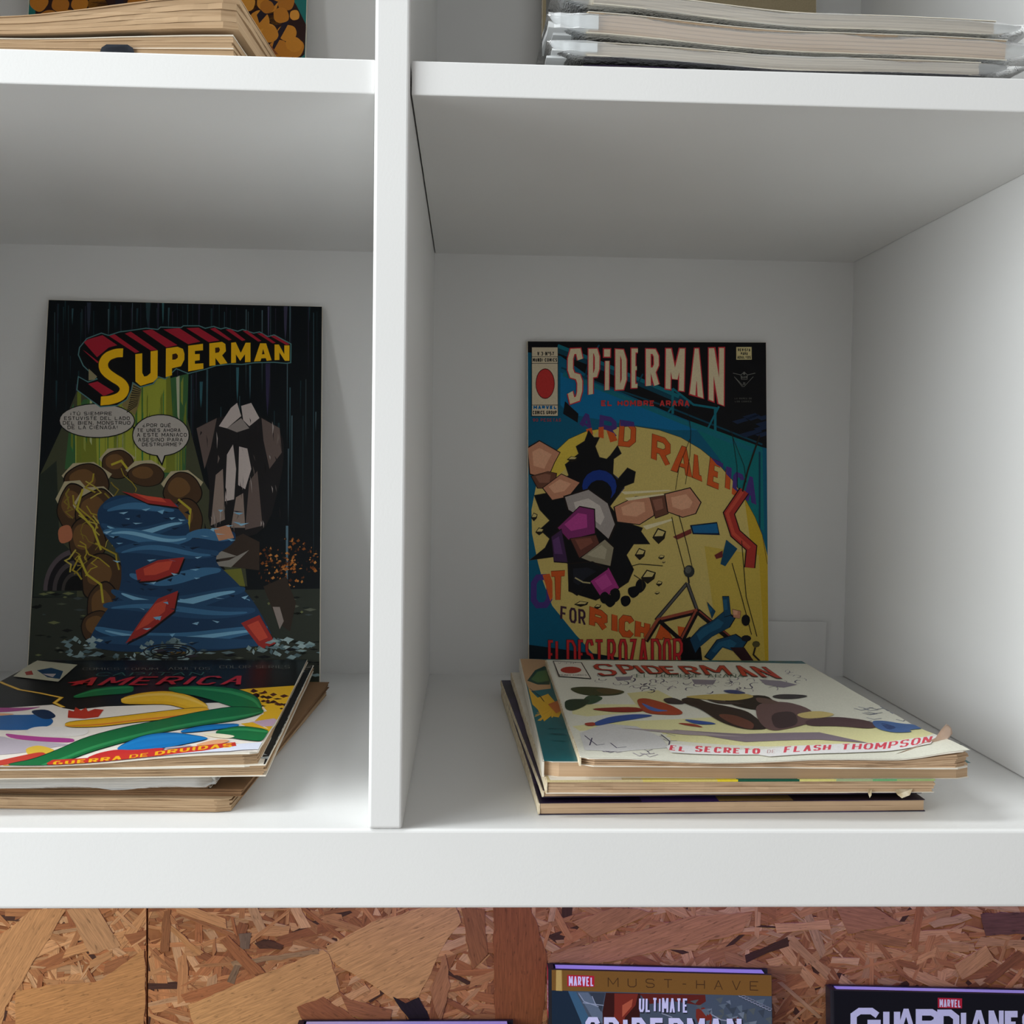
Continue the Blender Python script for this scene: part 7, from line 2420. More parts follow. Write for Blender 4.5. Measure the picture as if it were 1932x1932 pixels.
SHEETS['G'] = dict(P0=(0.1084, 0.369, -0.2369), U=(0.99958, 0.0, -0.02882), V=(0.0133, -0.09121, -0.99574), W=0.1794, H=0.2631, ops="""G cover_artwork 
P 79 92 99 4 4 1790 4 1790 2627 4 2627
P 30 48 61 3 164 136 166 252 425 270 929 3 934
P 66 105 123 136 171 200 173 326 423 377 823 281 825 241 413
P 105 121 129 211 175 296 175 422 346 422 421 327 369
P 59 68 74 306 175 434 176 401 326
S 165 176 182 6 221 185 263 246 380 285
S 165 176 182 6 328 203 359 275
S 165 176 182 6 253 257 423 274
P 63 24 19 440 174 722 173 710 415 781 816 419 823 412 326
P 132 48 33 509 178 701 176 679 268 593 364 560 509 485 511 508 324
P 193 96 63 572 270 658 217 647 279 571 364
P 105 37 28 712 174 1247 172 1252 224 1203 256 1000 230 786 255
P 132 48 33 1171 288 1235 271 1305 327 1287 432 1202 434 1170 351
P 132 48 33 1471 355 1514 344 1535 406 1469 490
p 101 116 118 1212 290 1284 276 1254 343
p 101 116 118 1232 305 1297 291 1275 334
p 101 116 118 1417 326 1466 313 1459 363
p 121 134 136 1512 313 1565 300 1555 355
p 92 101 94 1330 202 1393 188 1373 240
p 121 134 136 1601 382 1667 368 1644 442
p 92 101 94 1131 421 1203 407 1173 464
p 101 116 118 1557 390 1619 377 1599 424
p 121 134 136 1262 291 1300 277 1304 341
p 101 116 118 1225 384 1288 370 1267 429
p 92 101 94 1742 346 1787 332 1784 407
p 101 116 118 1664 207 1737 193 1706 256
p 66 77 81 1432 277 1504 263 1474 328
p 101 116 118 1354 250 1425 236 1397 284
p 92 101 94 1122 224 1194 210 1165 245
p 92 101 94 1168 263 1221 249 1210 293
p 92 101 94 1541 322 1582 309 1583 380
p 92 101 94 1509 262 1539 249 1552 290
p 66 77 81 1677 289 1733 275 1719 346
p 92 101 94 1599 279 1656 266 1641 324
p 66 77 81 1406 251 1445 237 1449 275
p 92 101 94 1355 293 1397 280 1398 330
p 92 101 94 1733 352 1791 341 1791 356 1775 382
p 66 77 81 1541 292 1597 278 1583 316
p 121 134 136 1414 222 1450 209 1457 246
p 101 116 118 1503 259 1549 245 1546 318
p 92 101 94 1327 338 1397 324 1369 374
p 121 134 136 1453 346 1511 333 1495 406
p 92 101 94 1403 332 1455 318 1446 357
p 66 77 81 1410 253 1436 240 1453 300
S 165 171 176 6 1555 170 1552 176 1543 180 1532 180 1524 177 1520 171 1524 166 1533 162 1543 162 1552 165 1555 170
S 44 48 52 3 1557 173 1553 180 1544 185 1532 185 1522 181 1518 174 1522 167 1532 163 1544 163 1553 167 1557 173
S 165 171 176 6 1579 181 1575 186 1566 190 1556 190 1547 187 1544 182 1547 176 1556 172 1567 172 1575 175 1579 181
S 44 48 52 3 1581 184 1577 191 1567 195 1555 195 1545 191 1542 185 1546 178 1555 174 1567 173 1577 177 1581 184
S 165 171 176 6 1602 191 1599 197 1590 200 1579 201 1571 197 1568 192 1571 186 1580 183 1590 183 1599 186 1602 191
S 44 48 52 3 1604 194 1600 201 1591 206 1579 206 1569 202 1565 195 1569 188 1579 184 1591 184 1601 188 1604 194
S 165 171 176 6 1626 202 1622 207 1614 211 1603 211 1594 208 1591 202 1595 197 1603 193 1614 193 1622 196 1626 202
S 44 48 52 3 1628 205 1624 212 1614 216 1602 216 1593 212 1589 206 1593 199 1603 194 1615 194 1624 198 1628 205
S 165 171 176 6 1649 212 1646 218 1637 221 1627 222 1618 218 1615 213 1618 207 1627 204 1637 203 1646 207 1649 212
S 44 48 52 3 1651 215 1648 222 1638 226 1626 227 1616 223 1613 216 1616 209 1626 205 1638 205 1648 209 1651 215
S 165 171 176 6 1673 223 1669 228 1661 232 1650 232 1642 229 1638 223 1642 218 1650 214 1661 214 1670 217 1673 223
S 44 48 52 3 1675 226 1671 233 1661 237 1649 237 1640 233 1636 227 1640 220 1650 215 1662 215 1671 219 1675 226
S 165 171 176 6 1696 233 1693 239 1684 242 1674 242 1665 239 1662 234 1665 228 1674 225 1685 224 1693 228 1696 233
S 44 48 52 3 1699 236 1695 243 1685 247 1673 248 1663 244 1660 237 1663 230 1673 226 1685 225 1695 229 1699 236
S 165 171 176 6 1720 243 1717 249 1708 253 1697 253 1689 250 1685 244 1689 239 1698 235 1708 235 1717 238 1720 243
S 44 48 52 3 1722 247 1718 253 1709 258 1697 258 1687 254 1683 247 1687 241 1697 236 1709 236 1718 240 1722 247
S 165 171 176 6 1744 254 1740 260 1732 263 1721 263 1712 260 1709 255 1712 249 1721 245 1732 245 1740 248 1744 254
S 44 48 52 3 1746 257 1742 264 1732 268 1720 269 1710 265 1707 258 1711 251 1720 247 1732 246 1742 250 1746 257
S 165 171 176 6 1767 264 1764 270 1755 274 1744 274 1736 271 1733 265 1736 260 1745 256 1755 256 1764 259 1767 264
S 44 48 52 3 1769 267 1765 274 1756 279 1744 279 1734 275 1730 268 1734 261 1744 257 1756 257 1766 261 1769 267
S 165 171 176 6 1788 275 1787 280 1779 284 1768 284 1759 281 1756 276 1760 270 1768 266 1779 266 1788 269 1788 275
S 44 48 52 3 1788 278 1788 285 1779 289 1767 289 1758 285 1754 279 1758 272 1768 268 1780 267 1788 271 1788 278
S 165 171 176 8 1299 327 1374 367 1535 385
S 165 171 176 7 892 326 977 355
G cover_band matt gold band
P 136 96 39 3 3 1791 3 1791 170 3 164
P 209 176 92 39 3 84 3 86 167 36 166
P 165 129 57 82 3 87 3 90 167 84 167
T 77 50 24 7 456 53 1685 55 1684 129 456 125 M U S T - H A V E
G publisher_label red label with white letters
P 198 35 52 128 39 348 42 347 130 128 131
T 235 226 246 11 141 49 343 51 343 124 141 124 MARVEL
G title_lettering white title
T 44 48 57 24 714 211 1113 211 1112 325 713 330 ULTIMATE
T 226 226 244 16 709 205 1107 204 1106 316 706 319 ULTIMATE
T 33 37 44 49 282 376 1551 364 1554 593 283 608 SPIDERMAN
T 231 231 248 40 273 368 1541 355 1543 583 272 598 SPIDERMAN""")
SHEETS['H'] = dict(P0=(0.3386, 0.369, -0.255), U=(0.99962, 0.0, -0.02754), V=(0.00814, -0.09769, -0.99518), W=0.1750, H=0.2457, ops="""G cover_artwork 
P 17 17 24 4 4 1746 4 1746 2453 4 2453
p 26 30 44 898 2343 1065 2334 1016 2453
p 26 30 44 73 1642 191 1638 118 1731
p 26 30 44 616 767 766 762 649 949
p 26 30 44 945 2454 927 2341 1131 2313 1021 2454
p 50 44 72 236 1839 359 1814 307 1932
p 50 44 72 555 1049 637 1004 584 1202
p 77 66 88 1304 1310 1407 1273 1411 1444
p 50 44 72 974 2044 1187 2047 1056 2186
p 33 37 57 1059 954 1120 971 1093 1129
p 33 37 57 1384 800 1601 781 1495 881
p 26 30 44 1362 846 1580 865 1481 987
p 26 30 44 763 784 826 760 877 902
p 26 30 44 531 1447 653 1467 554 1536
p 50 44 72 666 1751 883 1751 753 1870
p 77 66 88 336 1106 487 1079 385 1300
p 26 30 44 587 1044 665 1058 607 1253
p 50 44 72 401 1619 544 1559 513 1731
p 33 37 57 261 1646 394 1652 316 1767
p 33 37 57 921 2454 888 2312 1031 2299 922 2454
p 77 66 88 1221 832 1320 850 1327 924
p 33 37 57 445 2156 511 2208 486 2371
p 50 44 72 767 1671 841 1672 862 1862
p 50 44 72 1257 1827 1345 1795 1356 1915
p 33 37 57 200 2211 303 2171 315 2378
p 77 66 88 1254 1705 1454 1652 1312 1815
p 50 44 72 1032 1353 1198 1313 1110 1544
p 50 44 72 1291 786 1426 753 1337 914
p 77 66 88 201 933 265 892 312 1127
p 50 44 72 536 2027 635 2050 597 2127
p 50 44 72 1447 1889 1542 1850 1505 1999
p 50 44 72 922 1912 998 1882 991 2130
p 33 37 57 1678 714 1747 684 1747 729 1712 864
p 77 66 88 1747 2454 1740 2454 1679 2300 1747 2326
p 50 44 72 190 2005 407 2054 279 2219
p 26 30 44 537 1595 682 1643 570 1778
p 77 66 88 1038 2163 1216 2158 1121 2359
p 50 44 72 942 2029 1080 1971 1038 2167
p 50 44 72 447 1340 510 1309 511 1557
p 77 66 88 1505 1861 1724 1801 1559 1962
p 26 30 44 338 1156 409 1200 401 1260
G publisher_label red label with white letters
P 187 35 55 865 43 1067 44 1065 123 864 124
T 220 213 226 10 879 55 1058 55 1057 116 878 116 MARVEL
G title_lettering white title
T 209 209 226 52 140 138 389 133 386 355 137 360 G
T 209 209 226 52 410 138 551 135 547 357 407 360 U
T 209 209 226 39 511 137 689 134 685 356 507 360 A
T 209 209 226 52 680 137 881 133 877 356 676 360 R
T 209 209 226 52 859 137 1042 133 1038 356 855 360 D
T 209 209 226 52 1049 137 1105 135 1100 359 1045 360 I
T 209 209 226 39 1118 137 1289 133 1284 356 1114 360 A
T 209 209 226 40 1286 136 1412 134 1407 357 1281 360 N
T 209 209 226 52 1421 136 1554 133 1549 357 1416 359 E
T 209 209 226 52 1567 136 1689 133 1683 357 1562 359 S""")

# ------------------------------------------------------------------ builders for comics and books
def sm(x, a, b):
    t = min(max((x - a) / (b - a), 0.0), 1.0)
    return t * t * (3 - 2 * t)


def standing_comic(name, label, S, t, mat=INK, pages=PAGES, lift=None, group=None):
    W, H = S['W'], S['H']
    f = surface_map(S, lift)
    base = f(W / 2, H, -t / 2)
    root = thing(name, label, 'comic', base, group)
    fc = child('front_cover', slab_mesh('front_cover', f, [(0, W, 0, H, -.0003, 0, 1, .0002)], 12, 12), CARD, root)
    child('pages', slab_mesh('pages', f, [(.0004, W - .0008 - .0001 * k, .0006, H - .0004, -t + .0004 + (t - .0008) * k / 5, -t + .0004 + (t - .0008) * (k + .85) / 5, k, .0003) for k in range(5)], 12, 12), pages, root)
    child('back_cover', slab_mesh('back_cover', f, [(0, W, 0, H, -t, -t + .0003, 2, .0002)], 8, 8), CARD, root)
    child('spine', slab_mesh('spine', f, [(-.0003, .0003, .0002, H - .0002, -t, -.0003, 3, 0)], 1, 10), CARD_WORN, root)
    print_sheet(S, root, mat, f, 8 if lift else 0, fc)
    return root


def flat_sheet(corner, x, y, deg, W, H, z, ops=''):
    """sheet lying face up; (x, y) is its front corner ('l' or 'r'), deg its turn on the shelf"""
    a = math.radians(deg)
    U, V = Vector((math.cos(a), math.sin(a), 0)), Vector((math.sin(a), -math.cos(a), 0))
    P0 = Vector((x, y, z)) - V * H - (U * W if corner == 'r' else U * 0)
    return dict(P0=tuple(P0), U=tuple(U), V=tuple(V), W=W, H=H, ops=ops)


def flat_comic(name, label, S, t, n=5, pages=PAGES, cover=CARD, lift=None, f0=0.0, rag=.0006, group=None, mat=INK, bis=0, spine=CARD_WORN, gap=.16, rc=0.0, cover_in=0.0, bottom_cover=True):
    W, H = S['W'], S['H']
    P0, U, V = Vector(S['P0']), Vector(S['U']), Vector(S['V'])
    N = V.cross(U)

    def f(u, v, w):
        k = 1.0 + min(w, 0.0) / t * (1 - f0)
        return P0 + U * u + V * v + N * (w + (lift(u, v) * k if lift else 0.0))
    root = thing(name, label, 'comic', f(W / 2, H / 2, -t), group)
    sl = []
    for k in range(n):
        w0 = -t + .0003 + (t - .0006) * k / n
        w1 = -t + .0003 + (t - .0006) * (k + 1 - gap) / n
        s = rng.uniform(-1, 1) * rag
        sl.append((.0006, W - .0006 + s, .0006, H - .0005 - abs(s), w0, w1, rng.uniform(0, 50), rag))
    child('pages', slab_mesh('pages', f, sl, 30, 10, rc), pages, root)
    fc = child('front_cover', slab_mesh('front_cover', f, [(0, W - cover_in, 0, H - cover_in, -.00028, 0, rng.uniform(0, 50), rag * .5)], 48, 24, rc), cover, root)
    if bottom_cover:
        child('back_cover', slab_mesh('back_cover', f, [(0, W, 0, H, -t, -t + .0003, rng.uniform(0, 50), rag * .5)], 30, 6, rc), cover, root)
    child('spine', slab_mesh('spine', f, [(-.0004, .0005, .0005, H - .0005, -t + .0001, -.0002, 9, .0004)], 1, 16), spine, root)
    if S['ops']:
        print_sheet(S, root, mat, (lambda u, v, w: f(u, v, w + .00010)) if bis else f, bis, fc)
    return root, f


def strip_ops(W, H, runs, depth=.012):
    """coloured runs of print along the front edge of a cover: (u from, u to, colour)"""
    out = ['G cover_artwork']
    for a, b, c in runs:
        out.append('P %s %d %d %d %d %d %d %d %d' % (c, a * 1e4, (H - depth) * 1e4, b * 1e4, (H - depth) * 1e4, b * 1e4, H * 1e4 - 2, a * 1e4, H * 1e4 - 2))
    return '\n'.join(out)


# ------------------------------------------------------------------ standing comics
standing_comic('comic_magazine', 'large standing comic with rainy black cover and big yellow-and-red title', SHEETS['A'], .0030, INK_GLOSS)
standing_comic('comic_magazine', 'standing comic with big yellow disc on blue cover and cream title letters', SHEETS['B'], .0034, INK)
standing_comic('comic_magazine', 'standing comic with orange cobblestones on a teal cover, in the top left bay', SHEETS['F'], .0032, INK_GLOSS)

card_S = dict(P0=(.2700, .3745, .0452), U=(1, 0, 0), V=(0, .06, -1), W=.0570, H=.0451, ops='')
_V = Vector(card_S['V']).normalized()
card_S['V'] = tuple(_V)
card = obj('blank_card', slab_mesh('blank_card', surface_map(card_S), [(0, .0570, 0, .0451, -.0006, 0, 1, 0)], 2, 2), noise_mat('white_card', (.76, .76, .75, 1), (.80, .80, .79, 1), (20, 20, 20), 2, .6, .3))
tag(card, 'small blank white card leaning at the back behind the yellow-disc comic', 'card')

# ------------------------------------------------------------------ right pile, bottom to top
S = flat_sheet('l', .0723, .0210, 2.0, .1914, .272, .0060)
S['ops'] = strip_ops(S['W'], S['H'], [(0, .050, '40 26 50'), (.050, .088, '74 50 110'), (.088, .125, '150 120 70'), (.125, .1914, '60 44 50')], .03)
flat_comic('comic_magazine', 'bottom comic of the right pile, purple cover edge above tan pages', S, .0058, 2, PAGES, CARD_DARK, lambda u, v: .0020 * sm(S['H'] - v, .006, .07), 0.05, .0004, 'comics in the right pile', gap=.05)
S2 = flat_sheet('l', .0742, .0225, 2.5, .1890, .272, .0118, strip_ops(.189, .272, [(0, .189, '60 44 36')], .02))
flat_comic('comic_magazine', 'thin tan comic, second from the bottom of the right pile', S2, .0036, 3, PAGES, CARD_DARK, None, 0, .0004, 'comics in the right pile', gap=.06)
S3 = flat_sheet('l', .0752, .0148, 1.2, .1890, .275, .0184)
S3['ops'] = strip_ops(.189, .275, [(0, .046, '200 184 140'), (.046, .082, '210 192 106'), (.082, .092, '224 200 50'), (.092, .122, '30 90 68'), (.122, .140, '216 208 122'), (.140, .158, '168 184 144'), (.158, .170, '120 180 130'), (.170, .189, '156 180 120')], .02)
c3, f3 = flat_comic('comic_magazine', 'ragged tan comic with green and yellow cover edge, middle of the right pile', S3, .0062, 4, PAGES, CARD, lambda u, v: .0004 * sm(u, .06, 0) * sm(v, .1, .27), 0.3, .0009, 'comics in the right pile', gap=.09)
edge_P = f3(0, .2756, .0004)
edge = dict(P0=tuple(edge_P), U=S3['U'], V=(0, 0, -1), W=.189, H=.0013)
edge['ops'] = 'G cover_edge\n' + '\n'.join('P %s %d 1 %d 1 %d 12 %d 12' % (col, a * 1e4, b * 1e4, b * 1e4, a * 1e4) for a, b, col in ((0, .046, '206 188 140'), (.046, .082, '214 196 110'), (.082, .092, '228 204 54'), (.092, .122, '30 90 68'), (.122, .140, '220 212 130'), (.140, .158, '166 184 140'), (.158, .170, '116 178 124'), (.170, .189, '160 186 124')))
print_sheet(edge, c3, INK, surface_map(edge))
for u, w, h in ((.1555, .0022, .0026), (.1690, .0090, .0028)):
    bm = bmesh.new()
    vs = [bm.verts.new(f3(u + a * w, .2753 + b, -.0056 - c * h)) for a, b, c in ((0, 0, -.4), (1, 0, -.5), (.8, .0012, .5), (.35, .0015, 1), (.1, .0012, .4))]
    bm.faces.new(vs)
    me = bpy.data.meshes.new('torn_paper')
    bmesh.ops.solidify(bm, geom=bm.faces[:], thickness=.0001)
    bm.to_mesh(me)
    bm.free()
    child('torn_paper', me, CARD_WORN, c3)
c4, f4 = flat_comic('comic_magazine', 'wide comic with teal cover sticking out under the white comic', SHEETS['D'], .0076, 1, PAGES, CARD, lambda u, v: -.0006 * sm(u, .03, .1) * sm(v, .15, .28) * sm(u, .2, .12), .7, .0002, 'comics in the right pile', INK_GLOSS, 40, CARD, .02, .003)
SC = SHEETS['C']
CW, CH = SC['W'], SC['H']


def lift_c(u, v):
    return (.0042 * sm(u / CW, .80, 1.0) * sm(v / CH, .72, 1.0) + .0016 * sm(u / CW, .5, 1) * sm(v / CH, .3, .9) - .0009 * sm(u / CW, .5, 1.0) * sm(v / CH, .3, .0)
            + .0004 * math.sin(u * 60 + 1) * sm(v / CH, .4, 1.0) - .0010 * sm(u / CW, .12, .3) * sm(u / CW, .62, .4) * sm(v / CH, .7, 1.0))


c5, f5 = flat_comic('comic_magazine', 'white-covered comic with red title lying on top of the right pile', SC, .0036, 9, PAGES, CARD, lift_c, .0, .0012, 'comics in the right pile', INK, 40, CARD_WORN, .12, .0035)
# the front right corner of its cover curls up
LB = [(.2443, .0180, .0312), (.2520, .0220, .0326), (.2593, .0260, .0340), (.2650, .0285, .0351), (.2688, .0300, .0362), (.2731, .0340, .0392), (.2756, .0354, .0410), (.2768, .0362, .0420)]
RB = [(.2500, .0160, .0308), (.2590, .0205, .0318), (.2660, .0255, .0326), (.2730, .0310, .0336), (.2775, .0350, .0345), (.2806, .0372, .0366), (.2800, .0375, .0392), (.2776, .0366, .0416)]


def strip_mesh(name, A, B, n=4, bow=.0, th=.00012):
    bm = bmesh.new()
    rows = []
    for a, b in zip(A, B):
        a, b = Vector(a), Vector(b)
        rows.append([bm.verts.new(a.lerp(b, k / n) + Vector((0, 0, -bow * math.sin(math.pi * k / n)))) for k in range(n + 1)])
    for r0, r1 in zip(rows, rows[1:]):
        for k in range(n):
            bm.faces.new((r0[k], r0[k + 1], r1[k + 1], r1[k]))
    bmesh.ops.solidify(bm, geom=bm.faces[:], thickness=th)
    me = bpy.data.meshes.new(name)
    bm.to_mesh(me)
    bm.free()
    for p in me.polygons:
        p.use_smooth = True
    return me


for k in range(7):          # browned leaves fanning out under the curl
    q = k / 6
    A_ = [(.2470 + .03 * s + .0035 * q * s, .0155 + .0235 * s - .0040 * q * s, .0306 + .0038 * s - .0036 * q * s + .0006 * math.sin(s * 3)) for s in (0, .2, .4, .6, .8, 1)]
    B_ = [(.2490 + .0345 * s, .0125 + .0200 * s - .0030 * q * s - .0005 * k, .0302 + .0020 * s - .0040 * q * s) for s in (0, .2, .4, .6, .8, 1)]
    child('dog_eared_page', strip_mesh('dog_eared_page', A_, B_, 3, .0003), PAGES if k % 2 else PAGES_DARK, c5)
bm = bmesh.new()
rows = []
for a, b in zip(LB, RB):
    rows.append([bm.verts.new(Vector(a).lerp(Vector(b), k / 4) + Vector((0, 0, -.0012 * math.sin(math.pi * k / 4)))) for k in range(5)])
for r0, r1 in zip(rows, rows[1:]):
    for k in range(4):
        bm.faces.new((r0[k], r0[k + 1], r1[k + 1], r1[k]))
bmesh.ops.solidify(bm, geom=bm.faces[:], thickness=.0001)
me = bpy.data.meshes.new('curled_corner')
bm.to_mesh(me)
bm.free()
for p in me.polygons:
    p.use_smooth = True
child('curled_corner', me, paper_mat('pink_tan_paper', (236, 212, 194), (242, 220, 204), (60, 60, 60)), c5, 'pinkish tan corner curling upward')

# ------------------------------------------------------------------ left pile, bottom to top
G2 = 'comics in the left pile'
T1 = flat_sheet('r', -.0756, .0240, -2.6, .200, .270, .0063)
flat_comic('comic_magazine', 'bottom comic of the left pile with two tan layers of pages', T1, .0059, 5, PAGES_OLD, PAGES_OLD, lambda u, v: .0003 * math.sin(u * 45) * sm(v, .2, .27), 0, .0008, G2, gap=.05, rc=.002)
T2 = flat_sheet('r', -.0705, .0290, -2.0, .195, .262, .0099)
flat_comic('comic_magazine', 'recessed tan comic, coloured dark for shade, second from the bottom of the left pile', T2, .0034, 3, PAGES_DARK, PAGES_DARK, lambda u, v: .0004 * sm(T2['H'] - v, .02, .12), .05, .0006, G2)  # tan pages set back in shadow; the shade is painted into their colour


def sleeve_mesh(f, W, H, t, over, seed, lip=.012):
    """soft closed plastic envelope around a W x H x t comic"""
    nu, nv = 36, 30
    bm = bmesh.new()
    g = {}
    u0, u1, v0, v1 = -over, W + over, -over * .4, H + lip
    for side in (1, -1):
        for j in range(nv + 1):
            for i in range(nu + 1):
                edge = i in (0, nu) or j in (0, nv)
                if edge and side == -1:
                    g[i, j, side] = g[i, j, 1]
                    continue
                u, v = u0 + (u1 - u0) * i / nu, v0 + (v1 - v0) * j / nv
                du = max(-u, u - W, 0) / max(over, 1e-6)
                dv = max(-v, 0) / max(over * .4, 1e-6) if v < 0 else max(v - H, 0) / max(lip, 1e-6)
                k = 1 - min(1, max(du, dv)) ** 1.5
                wob = .0004 * fbm(u * 60, v * 60 + side * 5, seed) * (1 if not edge else 1.6) + (.0018 * fbm(u * 35, v * 35, seed + 4) * max(du, dv))
                w = -t / 2 + side * (t / 2 + .0004) * k + wob * (.5 + max(du, dv))
                g[i, j, side] = bm.verts.new(f(u, v, w))
    for side in (1, -1):
        for j in range(nv):
            for i in range(nu):
                q = [g[i, j, side], g[i + 1, j, side], g[i + 1, j + 1, side], g[i, j + 1, side]]
                if len(set(q)) >= 3:
                    try:
                        bm.faces.new(q if side == 1 else q[::-1])
                    except ValueError:
                        pass
    me = bpy.data.meshes.new('plastic_sleeve')
    bm.to_mesh(me)
    bm.free()
    for p in me.polygons:
        p.use_smooth = True
    return me


def plastic_mat(name, haze, tint=(.9, .92, .93)):
    m = bpy.data.materials.new(name)
    m.use_nodes = True
    nt = m.node_tree
    nt.nodes.clear()
    out = nt.nodes.new('ShaderNodeOutputMaterial')
    tr = nt.nodes.new('ShaderNodeBsdfTransparent')
    tr.inputs['Color'].default_value = (.97, .98, .98, 1)
    df = nt.nodes.new('ShaderNodeBsdfDiffuse')
    df.inputs['Color'].default_value = (*tint, 1)
    tl = nt.nodes.new('ShaderNodeBsdfTranslucent')
    tl.inputs['Color'].default_value = (*tint, 1)
    gl = nt.nodes.new('ShaderNodeBsdfGlossy')
    gl.inputs['Roughness'].default_value = .18
    m0 = nt.nodes.new('ShaderNodeMixShader')
    m0.inputs[0].default_value = .35
    m1 = nt.nodes.new('ShaderNodeMixShader')
    m1.inputs[0].default_value = haze
    m2 = nt.nodes.new('ShaderNodeMixShader')
    fr = nt.nodes.new('ShaderNodeFresnel')
    fr.inputs['IOR'].default_value = 1.35
    nz = nt.nodes.new('ShaderNodeTexNoise')
    nz.inputs['Scale'].default_value = 90
    bp = nt.nodes.new('ShaderNodeBump')
    bp.inputs['Strength'].default_value = .35
    bp.inputs['Distance'].default_value = .002
    L = nt.links.new
    L(nz.outputs['Fac'], bp.inputs['Height'])
    L(bp.outputs['Normal'], gl.inputs['Normal'])
    L(df.outputs[0], m0.inputs[1])
    L(tl.outputs[0], m0.inputs[2])
    L(tr.outputs[0], m1.inputs[1])
    L(m0.outputs[0], m1.inputs[2])
    L(fr.outputs[0], m2.inputs[0])
    L(m1.outputs[0], m2.inputs[1])
    L(gl.outputs[0], m2.inputs[2])
    L(m2.outputs[0], out.inputs['Surface'])
    return m


PLASTIC = plastic_mat('hazy_plastic', .40)
T3 = flat_sheet('r', -.0860, .0300, 1.0, .185, .262, .0178)
c, f = flat_comic('bagged_comic', 'comic in a hazy plastic sleeve, middle of the left pile', T3, .0074, 5, PAGES_GREY, CARD, None, 0, .0004, G2)
child('plastic_sleeve', sleeve_mesh(f, T3['W'], T3['H'], .0074, .004, 3, .009), plastic_mat('milky_plastic', .5), c)
T4 = flat_sheet('r', -.0585, .0230, 3.0, .190, .268, .0224)
o4 = ['G cover_artwork', 'P 22 24 26 1500 5 1895 5 1895 2670 1500 2670']
for k in range(26):
    v = 60 + k * 100 + rng.uniform(-20, 20)
    o4.append('P %s %d %d %d %d %d %d' % (rng.choice(['200 204 200', '138 132 120', '90 76 60', '168 176 176', '184 168 144']), 1790 + rng.uniform(0, 40), v, 1896, v - 30, 1896, v + rng.uniform(20, 60)))
T4['ops'] = '\n'.join(o4)
flat_comic('comic_magazine', 'comic with black and grey cover edge, just under the topmost of the left pile', T4, .0044, 5, PAGES_OLD, CARD, lambda u, v: .0012 * sm(u / .19, .75, 1) * sm(v / .268, .7, 1), 0, .0008, G2)
SE = SHEETS['E']
EW, EH = SE['W'], SE['H']


def lift_e(u, v):
    return .0052 * sm(u / EW, .45, 1.0) * sm(v / EH, .55, 1.0) + .0004 * math.sin(u * 50) * sm(v / EH, .5, 1)


flat_comic('comic_magazine', 'colourful comic with red title and green swirl topmost of the left pile', SE, .0020, 7, PAGES_OLD, CARD, lift_e, .0, .0010, G2, INK_GLOSS, 40, CARD, .14, .002, .0)

# ------------------------------------------------------------------ top left pile
G3 = 'comics in the top left pile'
ZT = HB + SHF
Q1 = flat_sheet('r', -.0762, .0295, -3.0, .205, .262, ZT + .0122)
c, f = flat_comic('comic_magazine', 'bottom comic of the top left pile with a dark patch on its edge', Q1, .0120, 4, PAGES_OLD, PAGES_OLD, None, 0, .0005, G3, gap=.05)
bm = bmesh.new()
vs = [bm.verts.new(f(.142 + .0165 * a, .2628, -.0026 - .0042 * b)) for a, b in ((0, 0), (0.06, -.6), (.2, -.95), (.8, -.95), (.95, -.6), (1, 0), (.97, 1), (.03, 1))]
bm.faces.new(vs)
bmesh.ops.solidify(bm, geom=bm.faces[:], thickness=.0004)
me = bpy.data.meshes.new('dark_patch')
bm.to_mesh(me)
bm.free()
child('dark_patch', me, noise_mat('navy_ink', srgb(36, 42, 54), srgb(48, 54, 66)), c)
Q2 = flat_sheet('r', -.0768, .0310, -3.0, .205, .262, ZT + .0168, strip_ops(.205, .262, [(.12, .165, '60 74 82'), (0, .12, '74 60 64')], .02))
flat_comic('comic_magazine', 'thin comic with dark cover, middle of the top left pile', Q2, .0045, 4, PAGES_OLD, CARD, lambda u, v: .0026 * sm(u / .205, .5, 1), .2, .0006, G3, gap=.06)
Q3 = flat_sheet('r', -.0745, .0285, -3.4, .205, .262, ZT + .0262)
flat_comic('comic_magazine', 'topmost comic of the top left pile, its right end bent up', Q3, .0080, 5, PAGES_OLD, PAGES_OLD, lambda u, v: .0110 * sm(u / .205, .42, 1), .32, .0008, G3, rc=.002, gap=.07)

# ------------------------------------------------------------------ top right: comics in plastic sleeves
G4 = 'sleeved comics in the top right bay'
WHITE_BOARD = noise_mat('white_backing_board', (.80, .82, .83, 1), (.84, .86, .86, 1), (20, 20, 20), 2, .5)
BAGS = [
    # label, x, width, thickness, height above the shelf, pages, cover, how far its left end is raised, white board past the left end
    ('lowest sleeved comic of the top right pile, navy cover at its bottom edge', .0880, .196, .0072, .0004, PAGES, CARD_DARK, .0016, .0150),
    ('sleeved comic, second from the bottom of the top right pile, grey through the plastic', .0900, .190, .0080, .0084, PAGES_GREY, CARD, .0040, .0190),
    ('sleeved comic with the widest tan page edge in the top right pile', .0900, .2035, .0114, .0172, PAGES, CARD, .0062, .0160),
    ('topmost sleeved comic of the top right pile, loose clear plastic over its edge', .0925, .196, .0084, .0292, PAGES_GREY, CARD, .0075, .0100),
]
